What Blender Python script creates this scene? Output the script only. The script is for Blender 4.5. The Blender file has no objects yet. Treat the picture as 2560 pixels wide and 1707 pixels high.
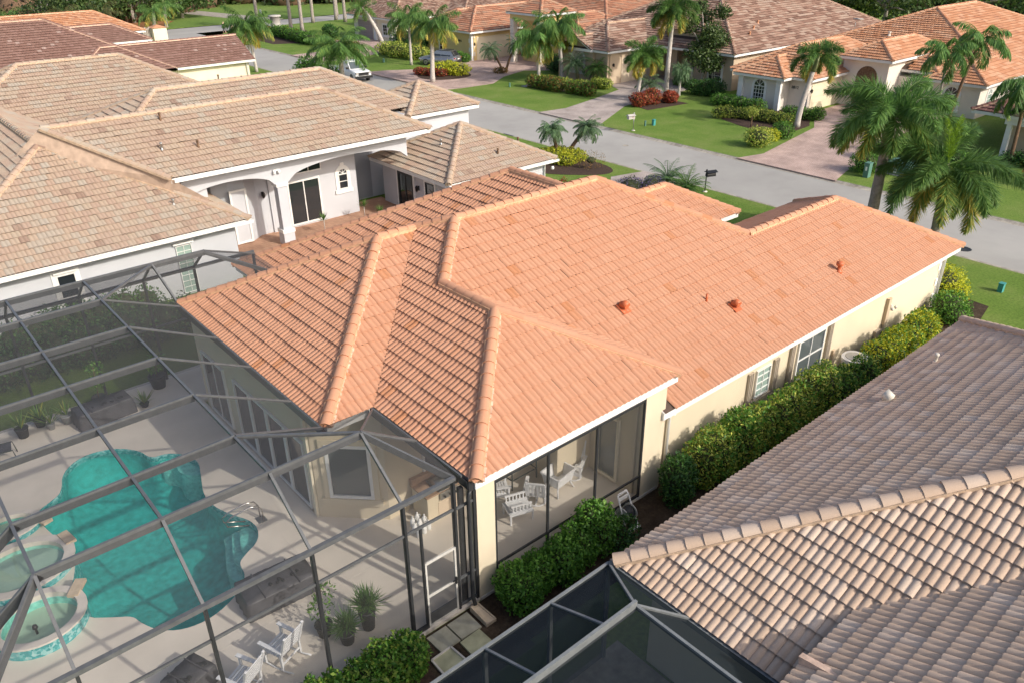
import bpy, bmesh, math, random
import numpy as np
from mathutils import Vector, Matrix
R_ = math.radians
sc = bpy.context.scene
COL = sc.collection
# ------------------------------------------------------------------ camera
cam_d = bpy.data.cameras.new("camera"); cam_d.sensor_width = 36.0
cam_d.lens = 36.0 * 1991.0 / 2560.0; cam_d.clip_start = 0.5; cam_d.clip_end = 3000
cam = bpy.data.objects.new("camera", cam_d); COL.objects.link(cam)
CAM_POS = Vector((0, 0, 15.0))
def _cam(pitch, roll, yaw):
    f = Vector((math.cos(yaw) * math.cos(pitch), math.sin(yaw) * math.cos(pitch), -math.sin(pitch)))
    r = Vector((math.sin(yaw), -math.cos(yaw), 0)); u = r.cross(f)
    r2 = r * math.cos(roll) + u * math.sin(roll); u2 = u * math.cos(roll) - r * math.sin(roll)
    m = Matrix((r2, u2, -f)).transposed().to_4x4(); m.translation = CAM_POS
    return m, r2, u2, f
CM, CAM_R, CAM_U, CAM_F = _cam(R_(27.92359), R_(-0.6525), R_(49.52831))
cam.matrix_world = CM
sc.camera = cam
# ------------------------------------------------------------------ world, sun, exposure
SUN_AZ, SUN_EL = -74.0, 32.0          # azimuth from +X, towards the sun
wld = bpy.data.worlds.new("World"); sc.world = wld; wld.use_nodes = True
wn = wld.node_tree; wn.nodes.clear()
sky = wn.nodes.new("ShaderNodeTexSky"); sky.sky_type = 'NISHITA'; sky.sun_disc = False
sky.sun_elevation = R_(SUN_EL); sky.sun_rotation = R_(90.0 - SUN_AZ)
sky.air_density = 0.8; sky.dust_density = 4.0; sky.ozone_density = 1.0
bg = wn.nodes.new("ShaderNodeBackground"); bg.inputs[1].default_value = 0.15
wo = wn.nodes.new("ShaderNodeOutputWorld")
wn.links.new(sky.outputs[0], bg.inputs[0]); wn.links.new(bg.outputs[0], wo.inputs[0])
sd = bpy.data.lights.new("sun", 'SUN'); sd.energy = 2.6; sd.angle = R_(0.6); sd.color = (1.0, 0.93, 0.82)
sun = bpy.data.objects.new("sun", sd); COL.objects.link(sun)
_sv = Vector((math.cos(R_(SUN_EL)) * math.cos(R_(SUN_AZ)), math.cos(R_(SUN_EL)) * math.sin(R_(SUN_AZ)), math.sin(R_(SUN_EL))))
sun.rotation_euler = _sv.to_track_quat('Z', 'Y').to_euler()
sun.location = (0, -40, 60)
sc.view_settings.view_transform = 'Standard'; sc.view_settings.look = 'None'
sc.view_settings.exposure = 0.38; sc.view_settings.gamma = 1.0; sc.view_settings.use_curve_mapping = False
sc.cycles.max_bounces = 6; sc.cycles.transparent_max_bounces = 16; sc.cycles.use_denoising = True
sc.cycles.caustics_reflective = False; sc.cycles.caustics_refractive = False

# ------------------------------------------------------------------ materials
MAT = {}
def _new(name):
    m = bpy.data.materials.new(name); m.use_nodes = True; nt = m.node_tree
    b = nt.nodes["Principled BSDF"]; MAT[name] = m
    return m, nt, b
def _n(nt, t, **kw):
    n = nt.nodes.new("ShaderNode" + t)
    for k, v in kw.items(): setattr(n, k, v)
    return n
def _ramp(nt, stops, interp='LINEAR'):
    r = _n(nt, "ValToRGB"); r.color_ramp.interpolation = interp
    el = r.color_ramp.elements
    while len(el) > 1: el.remove(el[0])
    el[0].position = stops[0][0]; el[0].color = (*stops[0][1], 1)
    for p, c in stops[1:]:
        e = el.new(p); e.color = (*c, 1)
    return r
def sc3(c, k): return tuple(min(1.0, x * k) for x in c)
def plain(name, col, rough=0.7, var=0.12, scale=3.0, bump=0.0, bscale=40.0, metal=0.0, spec=0.4):
    """a painted / plastered / cast surface with uneven colour and fine relief"""
    m, nt, b = _new(name)
    tc = _n(nt, "TexCoord"); no = _n(nt, "TexNoise"); no.inputs["Scale"].default_value = scale; no.inputs["Detail"].default_value = 6
    nt.links.new(tc.outputs["Object"], no.inputs["Vector"])
    r = _ramp(nt, [(0.3, sc3(col, 1 - var)), (0.7, sc3(col, 1 + var * 0.6))])
    nt.links.new(no.outputs["Fac"], r.inputs[0]); nt.links.new(r.outputs[0], b.inputs["Base Color"])
    b.inputs["Roughness"].default_value = rough; b.inputs["Metallic"].default_value = metal
    b.inputs["Specular IOR Level"].default_value = spec
    if bump:
        n2 = _n(nt, "TexNoise"); n2.inputs["Scale"].default_value = bscale; n2.inputs["Detail"].default_value = 4
        nt.links.new(tc.outputs["Object"], n2.inputs["Vector"])
        bp = _n(nt, "Bump"); bp.inputs["Strength"].default_value = bump; bp.inputs["Distance"].default_value = 0.01
        nt.links.new(n2.outputs["Fac"], bp.inputs["Height"]); nt.links.new(bp.outputs[0], b.inputs["Normal"])
    return m
def tilemat(name, stops, rough=0.75, stain=(0.25, 0.2, 0.16), stain_amt=0.35, chalk=0.0, interp='LINEAR'):
    """concrete roof tile: every tile its own shade (attribute rnd, or object random), weather streaks on top"""
    m, nt, b = _new(name)
    at = _n(nt, "Attribute"); at.attribute_name = "rnd"
    oi = _n(nt, "ObjectInfo"); ad = _n(nt, "Math", operation='ADD'); fr = _n(nt, "Math", operation='FRACT')
    nt.links.new(at.outputs["Fac"], ad.inputs[0]); nt.links.new(oi.outputs["Random"], ad.inputs[1]); nt.links.new(ad.outputs[0], fr.inputs[0])
    r = _ramp(nt, stops, interp); nt.links.new(fr.outputs[0], r.inputs[0])
    ge = _n(nt, "NewGeometry")
    n1 = _n(nt, "TexNoise"); n1.inputs["Scale"].default_value = 0.5; n1.inputs["Detail"].default_value = 5
    n2 = _n(nt, "TexNoise"); n2.inputs["Scale"].default_value = 14; n2.inputs["Detail"].default_value = 6
    nt.links.new(ge.outputs["Position"], n1.inputs["Vector"]); nt.links.new(ge.outputs["Position"], n2.inputs["Vector"])
    mu = _n(nt, "Math", operation='MULTIPLY'); nt.links.new(n1.outputs["Fac"], mu.inputs[0]); nt.links.new(n2.outputs["Fac"], mu.inputs[1])
    mr = _n(nt, "MapRange"); mr.inputs[1].default_value = 0.22; mr.inputs[2].default_value = 0.5; mr.inputs[4].default_value = stain_amt
    nt.links.new(mu.outputs[0], mr.inputs[0])
    mx = _n(nt, "MixRGB", blend_type='MIX'); mx.inputs[2].default_value = (*stain, 1)
    nt.links.new(mr.outputs[0], mx.inputs[0]); nt.links.new(r.outputs[0], mx.inputs[1])
    n3 = _n(nt, "TexNoise"); n3.inputs["Scale"].default_value = 60; n3.inputs["Detail"].default_value = 3
    nt.links.new(ge.outputs["Position"], n3.inputs["Vector"])
    hv = _n(nt, "HueSaturation"); m3 = _n(nt, "MapRange"); m3.inputs[3].default_value = 0.86; m3.inputs[4].default_value = 1.14
    nt.links.new(n3.outputs["Fac"], m3.inputs[0]); nt.links.new(m3.outputs[0], hv.inputs["Value"]); nt.links.new(mx.outputs[0], hv.inputs["Color"])
    nt.links.new(hv.outputs[0], b.inputs["Base Color"])
    b.inputs["Roughness"].default_value = rough; b.inputs["Specular IOR Level"].default_value = 0.25
    bp = _n(nt, "Bump"); bp.inputs["Strength"].default_value = 0.25; bp.inputs["Distance"].default_value = 0.006
    nt.links.new(n3.outputs["Fac"], bp.inputs["Height"]); nt.links.new(bp.outputs[0], b.inputs["Normal"])
    return m
def leafmat(name, stops, trans=0.35, rough=0.5):
    m, nt, b = _new(name)
    at = _n(nt, "Attribute"); at.attribute_name = "rnd"
    oi = _n(nt, "ObjectInfo")
    r = _ramp(nt, stops); nt.links.new(at.outputs["Fac"], r.inputs[0])
    hv = _n(nt, "HueSaturation"); mr = _n(nt, "MapRange"); mr.inputs[3].default_value = 0.85; mr.inputs[4].default_value = 1.15
    nt.links.new(oi.outputs["Random"], mr.inputs[0]); nt.links.new(mr.outputs[0], hv.inputs["Value"]); nt.links.new(r.outputs[0], hv.inputs["Color"])
    nt.links.new(hv.outputs[0], b.inputs["Base Color"]); b.inputs["Roughness"].default_value = rough
    b.inputs["Specular IOR Level"].default_value = 0.35
    tr = _n(nt, "BsdfTranslucent"); nt.links.new(hv.outputs[0], tr.inputs[0])
    mx = _n(nt, "MixShader"); mx.inputs[0].default_value = trans
    out = nt.nodes["Material Output"]
    nt.links.new(b.outputs[0], mx.inputs[1]); nt.links.new(tr.outputs[0], mx.inputs[2]); nt.links.new(mx.outputs[0], out.inputs[0])
    return m
def screenmat(name, col, opacity):
    """woven insect screen: the threads close up as it is seen more edge-on (for every ray alike)"""
    m, nt, b = _new(name); nt.nodes.remove(b)
    tr = _n(nt, "BsdfTransparent"); df = _n(nt, "BsdfDiffuse"); df.inputs[0].default_value = (*col, 1)
    tl = _n(nt, "BsdfTranslucent"); tl.inputs[0].default_value = (*col, 1)
    a = _n(nt, "MixShader"); a.inputs[0].default_value = 0.3
    nt.links.new(df.outputs[0], a.inputs[1]); nt.links.new(tl.outputs[0], a.inputs[2])
    lw = _n(nt, "LayerWeight"); lw.inputs[0].default_value = 0.5
    mr = _n(nt, "MapRange"); mr.inputs[1].default_value = 0.35; mr.inputs[2].default_value = 0.95; mr.inputs[3].default_value = opacity; mr.inputs[4].default_value = min(0.85, opacity * 2.4)
    nt.links.new(lw.outputs["Facing"], mr.inputs[0])
    mx = _n(nt, "MixShader"); nt.links.new(mr.outputs[0], mx.inputs[0])
    nt.links.new(tr.outputs[0], mx.inputs[1]); nt.links.new(a.outputs[0], mx.inputs[2])
    nt.links.new(mx.outputs[0], nt.nodes["Material Output"].inputs[0])
    return m
def glassmat(name, col=(0.02, 0.025, 0.03), rough=0.04):
    m, nt, b = _new(name); b.inputs["Base Color"].default_value = (*col, 1); b.inputs["Roughness"].default_value = rough
    b.inputs["Specular IOR Level"].default_value = 0.8
    return m
def ground(name, c1, c2, c3, s1, s2, rough=0.9, bump=0.5, bs=60, bd=0.02, amp=0.28):
    """three-colour mottled ground"""
    m, nt, b = _new(name)
    ge = _n(nt, "NewGeometry")
    n1 = _n(nt, "TexNoise"); n1.inputs["Scale"].default_value = s1; n1.inputs["Detail"].default_value = 8; n1.inputs["Roughness"].default_value = 0.65
    n2 = _n(nt, "TexNoise"); n2.inputs["Scale"].default_value = s2; n2.inputs["Detail"].default_value = 5
    n3 = _n(nt, "TexNoise"); n3.inputs["Scale"].default_value = bs; n3.inputs["Detail"].default_value = 4
    for n in (n1, n2, n3): nt.links.new(ge.outputs["Position"], n.inputs["Vector"])
    r = _ramp(nt, [(0.32, c1), (0.5, c2), (0.68, c3)]); nt.links.new(n1.outputs["Fac"], r.inputs[0])
    hv = _n(nt, "HueSaturation"); mr = _n(nt, "MapRange"); mr.inputs[1].default_value = 0.25; mr.inputs[2].default_value = 0.75
    mr.inputs[3].default_value = 1 - amp; mr.inputs[4].default_value = 1 + amp
    nt.links.new(n2.outputs["Fac"], mr.inputs[0]); nt.links.new(mr.outputs[0], hv.inputs["Value"]); nt.links.new(r.outputs[0], hv.inputs["Color"])
    nt.links.new(hv.outputs[0], b.inputs["Base Color"]); b.inputs["Roughness"].default_value = rough; b.inputs["Specular IOR Level"].default_value = 0.2
    bp = _n(nt, "Bump"); bp.inputs["Strength"].default_value = bump; bp.inputs["Distance"].default_value = bd
    nt.links.new(n3.outputs["Fac"], bp.inputs["Height"]); nt.links.new(bp.outputs[0], b.inputs["Normal"])
    return m
def pavers(name, c1, c2, mortar, scale, rot=0.0):
    m, nt, b = _new(name)
    ge = _n(nt, "NewGeometry"); mp = _n(nt, "Mapping"); mp.inputs["Rotation"].default_value = (0, 0, R_(rot))
    br = _n(nt, "TexBrick"); br.inputs["Scale"].default_value = scale; br.inputs["Color1"].default_value = (*c1, 1); br.inputs["Color2"].default_value = (*c2, 1)
    br.inputs["Mortar"].default_value = (*mortar, 1); br.inputs["Mortar Size"].default_value = 0.018; br.inputs["Brick Width"].default_value = 0.5; br.inputs["Row Height"].default_value = 0.25
    nt.links.new(ge.outputs["Position"], mp.inputs[0]); nt.links.new(mp.outputs[0], br.inputs["Vector"])
    n1 = _n(nt, "TexNoise"); n1.inputs["Scale"].default_value = 0.7; n1.inputs["Detail"].default_value = 7
    nt.links.new(ge.outputs["Position"], n1.inputs["Vector"])
    hv = _n(nt, "HueSaturation"); mr = _n(nt, "MapRange"); mr.inputs[1].default_value = 0.3; mr.inputs[2].default_value = 0.7; mr.inputs[3].default_value = 0.72; mr.inputs[4].default_value = 1.2
    nt.links.new(n1.outputs["Fac"], mr.inputs[0]); nt.links.new(mr.outputs[0], hv.inputs["Value"]); nt.links.new(br.outputs["Color"], hv.inputs["Color"])
    nt.links.new(hv.outputs[0], b.inputs["Base Color"]); b.inputs["Roughness"].default_value = 0.85
    bp = _n(nt, "Bump"); bp.inputs["Strength"].default_value = 0.3; bp.inputs["Distance"].default_value = 0.01; bp.invert = True
    nt.links.new(br.outputs["Fac"], bp.inputs["Height"]); nt.links.new(bp.outputs[0], b.inputs["Normal"])
    return m

tilemat("tile_orange", [(0.0, (0.515, 0.262, 0.158)), (0.4, (0.525, 0.27, 0.165)), (0.8, (0.535, 0.278, 0.17)), (0.97, (0.545, 0.288, 0.18)), (0.98, (0.49, 0.225, 0.115)), (1.0, (0.485, 0.22, 0.11))], stain=(0.56, 0.34, 0.235), stain_amt=0.3)
tilemat("tile_tan", [(0.0, (0.405, 0.293, 0.225)), (0.3, (0.423, 0.310, 0.234)), (0.55, (0.436, 0.333, 0.248)), (0.72, (0.423, 0.342, 0.266)), (0.88, (0.410, 0.356, 0.293)), (0.985, (0.423, 0.333, 0.248)), (0.99, (0.324, 0.225, 0.171)), (1.0, (0.297, 0.203, 0.153))], stain=(0.43, 0.36, 0.29), stain_amt=0.45)
tilemat("tile_grey_brown", [(0.0, (0.54, 0.395, 0.285)), (0.4, (0.58, 0.43, 0.315)), (0.75, (0.61, 0.46, 0.345)), (0.95, (0.65, 0.52, 0.41)), (1.0, (0.50, 0.36, 0.26))], stain=(0.60, 0.47, 0.37), stain_amt=0.4)
tilemat("tile_brown_flat", [(0.0, (0.215, 0.12, 0.095)), (0.6, (0.25, 0.145, 0.115)), (0.975, (0.285, 0.17, 0.14)), (0.985, (0.38, 0.27, 0.23)), (1.0, (0.40, 0.29, 0.25))], stain=(0.25, 0.17, 0.13), stain_amt=0.4)
tilemat("tile_apricot", [(0.0, (0.50, 0.23, 0.12)), (0.5, (0.58, 0.30, 0.17)), (0.85, (0.64, 0.38, 0.24)), (1.0, (0.42, 0.19, 0.11))], stain=(0.44, 0.22, 0.12), stain_amt=0.4)
tilemat("tile_mixed_red", [(0.0, (0.30, 0.145, 0.09)), (0.3, (0.46, 0.21, 0.125)), (0.6, (0.54, 0.27, 0.165)), (0.85, (0.46, 0.27, 0.18)), (1.0, (0.40, 0.28, 0.20))], stain=(0.32, 0.2, 0.14), stain_amt=0.5)
tilemat("tile_taupe", [(0.0, (0.20, 0.115, 0.085)), (0.3, (0.29, 0.17, 0.125)), (0.55, (0.37, 0.235, 0.175)), (0.8, (0.42, 0.30, 0.23)), (1.0, (0.46, 0.34, 0.27))], stain=(0.2, 0.15, 0.12), stain_amt=0.5)
tilemat("tile_maroon", [(0.0, (0.13, 0.06, 0.05)), (0.6, (0.20, 0.10, 0.085)), (1.0, (0.26, 0.15, 0.13))])
plain("mortar_orange", (0.66, 0.40, 0.24), 0.9, 0.25, 6, 0.6, 50)
plain("mortar_white", (0.70, 0.50, 0.38), 0.9, 0.3, 6, 0.6, 50)
plain("mortar_tan", (0.54, 0.40, 0.28), 0.9, 0.25, 6, 0.6, 50)
plain("deck_dark", (0.10, 0.07, 0.055), 0.9)
plain("white_paint", (0.82, 0.82, 0.80), 0.45, 0.06, 2)
plain("white_frame", (0.78, 0.78, 0.76), 0.4, 0.05, 4)
plain("soffit", (0.66, 0.62, 0.54), 0.7, 0.06)
plain("stucco_cream", (0.70, 0.61, 0.455), 0.9, 0.06, 0.8, 0.5, 90)
plain("stucco_grey", (0.53, 0.545, 0.58), 0.9, 0.05, 0.8, 0.5, 90)
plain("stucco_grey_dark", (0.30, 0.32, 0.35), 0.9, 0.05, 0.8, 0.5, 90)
plain("stucco_white", (0.74, 0.68, 0.60), 0.9, 0.06, 0.8, 0.5, 90)
plain("stucco_yellow", (0.72, 0.55, 0.26), 0.9, 0.06, 0.8, 0.5, 90)
plain("stucco_beige", (0.58, 0.46, 0.33), 0.9, 0.06, 0.8, 0.5, 90)
plain("stucco_pale", (0.76, 0.70, 0.55), 0.9, 0.05, 0.8, 0.5, 90)
plain("garage_cream", (0.76, 0.68, 0.50), 0.6, 0.05, 0.8)
plain("garage_beige", (0.68, 0.56, 0.42), 0.6, 0.05, 0.8)
plain("garage_mauve", (0.36, 0.29, 0.27), 0.6, 0.05, 0.8)
plain("shutter_rail", (0.42, 0.36, 0.29), 0.5, 0.1)
plain("bronze_alu", (0.105, 0.11, 0.115), 0.42, 0.18, 8, 0.05, 30, 0.0, 0.6)
plain("dark_alu", (0.035, 0.037, 0.04), 0.45, 0.2, 8)
plain("gutter_rust", (0.075, 0.042, 0.028), 0.8, 0.7, 9, 0.4, 30)
plain("deck_cool", (0.72, 0.655, 0.565), 0.85, 0.10, 0.9, 0.35, 130)
plain("pool_plaster", (0.045, 0.50, 0.47), 0.7, 0.25, 5, 0.4, 18)
plain("pool_step", (0.38, 0.74, 0.69), 0.7, 0.25, 9)
plain("coping", (0.68, 0.63, 0.56), 0.7, 0.10, 3)
plain("spill_stone", (0.62, 0.50, 0.36), 0.7, 0.2, 6)
plain("steel", (0.62, 0.60, 0.57), 0.25, 0.05, 4, metal=1.0)
plain("dull_steel", (0.45, 0.45, 0.44), 0.4, 0.1, 4, metal=1.0)
plain("vinyl_cover", (0.085, 0.085, 0.095), 0.5, 0.35, 2.5, 0.3, 9)
plain("pot_black", (0.035, 0.037, 0.04), 0.6)
plain("pot_grey", (0.32, 0.33, 0.34), 0.7)
plain("wicker_white", (0.78, 0.79, 0.80), 0.55, 0.08, 8)
plain("plastic_white", (0.85, 0.85, 0.83), 0.35, 0.04)
plain("plastic_putty", (0.58, 0.57, 0.53), 0.5)
plain("paver_slab", (0.42, 0.40, 0.31), 0.9, 0.28, 3, 0.6, 40)
plain("paver_mossy", (0.46, 0.45, 0.29), 0.9, 0.3, 3, 0.6, 40)
plain("mulch", (0.065, 0.038, 0.026), 0.95, 0.5, 10, 1.0, 30)
plain("bark_grey", (0.34, 0.30, 0.265), 0.9, 0.3, 5, 0.5, 14)
plain("bark_pale", (0.50, 0.46, 0.42), 0.9, 0.2, 5, 0.5, 14)
plain("bark_brown", (0.17, 0.105, 0.065), 0.95, 0.4, 8, 0.8, 20)
plain("crownshaft", (0.20, 0.24, 0.10), 0.5, 0.2, 3)
plain("boot_straw", (0.42, 0.33, 0.22), 0.9, 0.4, 8, 0.8, 25)
plain("utility_green", (0.10, 0.215, 0.175), 0.5, 0.1)
plain("utility_teal", (0.06, 0.30, 0.29), 0.5, 0.1)
plain("black_paint", (0.02, 0.021, 0.023), 0.35)
plain("iron_dark", (0.035, 0.05, 0.045), 0.6)
plain("orange_pipe", (0.55, 0.15, 0.06), 0.5)
plain("vent_white", (0.72, 0.68, 0.58), 0.5)
plain("brick_brown", (0.45, 0.30, 0.20), 0.85, 0.2, 5)
plain("car_silver", (0.36, 0.365, 0.37), 0.22, 0.02, 2, metal=0.75, spec=0.7)
plain("car_white", (0.82, 0.83, 0.84), 0.2, 0.02, 2, spec=0.7)
plain("tyre", (0.022, 0.022, 0.023), 0.85)
plain("lamp_red", (0.45, 0.02, 0.02), 0.25)
plain("concrete", (0.46, 0.44, 0.41), 0.85, 0.12, 2, 0.4, 60)
plain("sign_white", (0.80, 0.80, 0.78), 0.5)
plain("skin", (0.55, 0.36, 0.27), 0.6)
plain("cloth_black", (0.02, 0.02, 0.025), 0.85)
plain("cloth_grey", (0.22, 0.22, 0.24), 0.85)
plain("cloth_tan", (0.55, 0.42, 0.30), 0.85)
plain("hair_white", (0.65, 0.6, 0.52), 0.8)
plain("fur_tan", (0.42, 0.27, 0.15), 0.9)
glassmat("glass_dark"); glassmat("glass_grey", (0.10, 0.12, 0.125), 0.08); glassmat("glass_block", (0.30, 0.40, 0.36), 0.15)
screenmat("screen_roof", (0.12, 0.12, 0.125), 0.27)
screenmat("screen_wall", (0.11, 0.11, 0.11), 0.24)
screenmat("screen_dark", (0.035, 0.045, 0.055), 0.55)
ground("lawn", (0.115, 0.205, 0.030), (0.155, 0.245, 0.044), (0.21, 0.265, 0.07), 0.35, 9.0, 0.95, 0.9, 45, 0.05)
ground("lawn_far", (0.11, 0.19, 0.035), (0.15, 0.23, 0.05), (0.19, 0.25, 0.07), 0.06, 2.0)
ground("asphalt", (0.34, 0.33, 0.31), (0.37, 0.36, 0.338), (0.39, 0.38, 0.355), 0.35, 0.12, 0.9, 0.25, 60, 0.004, 0.12)
ground("kerb_concrete", (0.26, 0.235, 0.20), (0.36, 0.33, 0.28), (0.44, 0.40, 0.34), 1.2, 5.0, 0.9, 0.4, 60, 0.006)
ground("soil", (0.035, 0.024, 0.016), (0.06, 0.042, 0.028), (0.09, 0.065, 0.045), 2.0, 12.0, 0.95, 1.0, 30, 0.03)
ground("pine_straw", (0.20, 0.085, 0.035), (0.28, 0.13, 0.055), (0.33, 0.17, 0.08), 0.5, 6.0)
pavers("pavers_pink", (0.47, 0.335, 0.285), (0.54, 0.40, 0.345), (0.30, 0.22, 0.19), 2.4, 0)
pavers("pavers_grey", (0.42, 0.355, 0.32), (0.50, 0.43, 0.39), (0.25, 0.20, 0.18), 2.4, 45)
pavers("pavers_red", (0.40, 0.22, 0.145), (0.50, 0.30, 0.20), (0.30, 0.19, 0.13), 2.6, 45)
leafmat("leaf_palm", [(0.0, (0.057, 0.139, 0.036)), (0.45, (0.114, 0.236, 0.057)), (0.72, (0.195, 0.325, 0.073)), (0.86, (0.390, 0.406, 0.081)), (1.0, (0.650, 0.488, 0.098))])
leafmat("leaf_palm_dry", [(0.0, (0.06, 0.075, 0.03)), (0.4, (0.10, 0.12, 0.04)), (0.7, (0.19, 0.16, 0.06)), (1.0, (0.28, 0.19, 0.08))], 0.2)
leafmat("leaf_blue_palm", [(0.0, (0.071, 0.144, 0.071)), (0.6, (0.159, 0.259, 0.129)), (1.0, (0.316, 0.388, 0.173))])
leafmat("leaf_spear", [(0.0, (0.18, 0.34, 0.03)), (1.0, (0.33, 0.48, 0.05))], 0.5)
leafmat("leaf_dark", [(0.0, (0.021, 0.070, 0.017)), (0.6, (0.049, 0.140, 0.028)), (1.0, (0.112, 0.238, 0.042))], 0.25)
leafmat("leaf_green", [(0.0, (0.047, 0.135, 0.019)), (0.6, (0.096, 0.248, 0.032)), (1.0, (0.208, 0.398, 0.056))], 0.3)
leafmat("leaf_varieg", [(0.0, (0.081, 0.181, 0.027)), (0.35, (0.217, 0.326, 0.045)), (0.7, (0.471, 0.525, 0.090)), (1.0, (0.761, 0.761, 0.164))], 0.3)
leafmat("leaf_yellow", [(0.0, (0.144, 0.230, 0.022)), (0.4, (0.431, 0.475, 0.029)), (1.0, (0.747, 0.719, 0.057))], 0.35)
leafmat("leaf_red", [(0.0, (0.105, 0.030, 0.018)), (0.5, (0.300, 0.053, 0.030)), (0.85, (0.510, 0.105, 0.045)), (1.0, (0.180, 0.195, 0.045))], 0.3)
leafmat("leaf_rust", [(0.0, (0.090, 0.075, 0.022)), (0.5, (0.210, 0.150, 0.038)), (1.0, (0.405, 0.210, 0.060))], 0.3)
leafmat("leaf_purple", [(0.0, (0.042, 0.070, 0.028)), (0.5, (0.084, 0.105, 0.049)), (0.8, (0.154, 0.112, 0.224)), (1.0, (0.336, 0.238, 0.700))], 0.3)
leafmat("leaf_agave", [(0.0, (0.16, 0.22, 0.21)), (1.0, (0.34, 0.42, 0.42))], 0.15)
leafmat("leaf_tree", [(0.0, (0.027, 0.060, 0.018)), (0.5, (0.068, 0.128, 0.033)), (1.0, (0.150, 0.217, 0.060))], 0.3)
leafmat("leaf_wood", [(0.0, (0.022, 0.045, 0.016)), (0.5, (0.05, 0.085, 0.026)), (1.0, (0.11, 0.15, 0.045))], 0.3)
leafmat("leaf_light", [(0.0, (0.099, 0.176, 0.028)), (0.5, (0.176, 0.264, 0.044)), (1.0, (0.286, 0.363, 0.066))], 0.35)
leafmat("leaf_grass", [(0.0, (0.05, 0.115, 0.018)), (0.6, (0.09, 0.17, 0.03)), (1.0, (0.15, 0.21, 0.05))], 0.3)
def watermat(name, tint):
    m, nt, b = _new(name); nt.nodes.remove(b)
    tr = _n(nt, "BsdfTransparent"); tr.inputs[0].default_value = (*tint, 1)
    gl = _n(nt, "BsdfGlossy"); gl.inputs["Roughness"].default_value = 0.03; gl.inputs[0].default_value = (1, 1, 1, 1)
    fr = _n(nt, "Fresnel"); fr.inputs[0].default_value = 1.33
    ge = _n(nt, "NewGeometry"); n1 = _n(nt, "TexNoise"); n1.inputs["Scale"].default_value = 3.5; n1.inputs["Detail"].default_value = 4
    nt.links.new(ge.outputs["Position"], n1.inputs["Vector"])
    bp = _n(nt, "Bump"); bp.inputs["Strength"].default_value = 0.12; bp.inputs["Distance"].default_value = 0.01
    nt.links.new(n1.outputs["Fac"], bp.inputs["Height"]); nt.links.new(bp.outputs[0], gl.inputs["Normal"]); nt.links.new(bp.outputs[0], fr.inputs["Normal"])
    hf = _n(nt, "Math", operation='MULTIPLY'); hf.inputs[1].default_value = 0.16; nt.links.new(fr.outputs[0], hf.inputs[0])
    mx = _n(nt, "MixShader"); nt.links.new(hf.outputs[0], mx.inputs[0]); nt.links.new(tr.outputs[0], mx.inputs[1]); nt.links.new(gl.outputs[0], mx.inputs[2])
    nt.links.new(mx.outputs[0], nt.nodes["Material Output"].inputs[0])
watermat("water", (0.70, 0.95, 0.93)); watermat("water_spa", (0.75, 0.94, 0.88))
def mosaicmat():
    m, nt, b = _new("mosaic_tile")
    ge = _n(nt, "NewGeometry"); v = _n(nt, "TexVoronoi"); v.inputs["Scale"].default_value = 14
    nt.links.new(ge.outputs["Position"], v.inputs["Vector"])
    r = _ramp(nt, [(0.0, (0.05, 0.30, 0.32)), (0.35, (0.07, 0.38, 0.39)), (0.6, (0.16, 0.48, 0.48)), (1.0, (0.36, 0.60, 0.60))])
    s = _n(nt, "SeparateColor"); nt.links.new(v.outputs["Color"], s.inputs[0]); nt.links.new(s.outputs[0], r.inputs[0])
    nt.links.new(r.outputs[0], b.inputs["Base Color"]); b.inputs["Roughness"].default_value = 0.25
mosaicmat()

# ------------------------------------------------------------------ mesh helpers
def tagp(o, label=None, cat=None, group=None, kind=None):
    if label: o["label"] = label
    if cat: o["category"] = cat
    if group: o["group"] = group
    if kind: o["kind"] = kind
    return o
def thing(name, label, cat, loc=(0, 0, 0), group=None):
    o = bpy.data.objects.new(name, None); COL.objects.link(o); o.location = loc; o.empty_display_size = 0.3
    return tagp(o, label, cat, group)
def root_of(o):
    while o.parent: o = o.parent
    return o
def link(name, me, parent=None):
    o = bpy.data.objects.new(name, me); COL.objects.link(o)
    if parent is not None: o.parent = parent
    return o
def frame(dirv, up=(0, 0, 1)):
    d = Vector(dirv).normalized(); u = Vector(up)
    if abs(d.dot(u.normalized())) > 0.98: u = Vector((1, 0, 0)) if abs(d.x) < 0.9 else Vector((0, 1, 0))
    s = d.cross(u).normalized(); u = s.cross(d).normalized()
    return d, s, u
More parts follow.
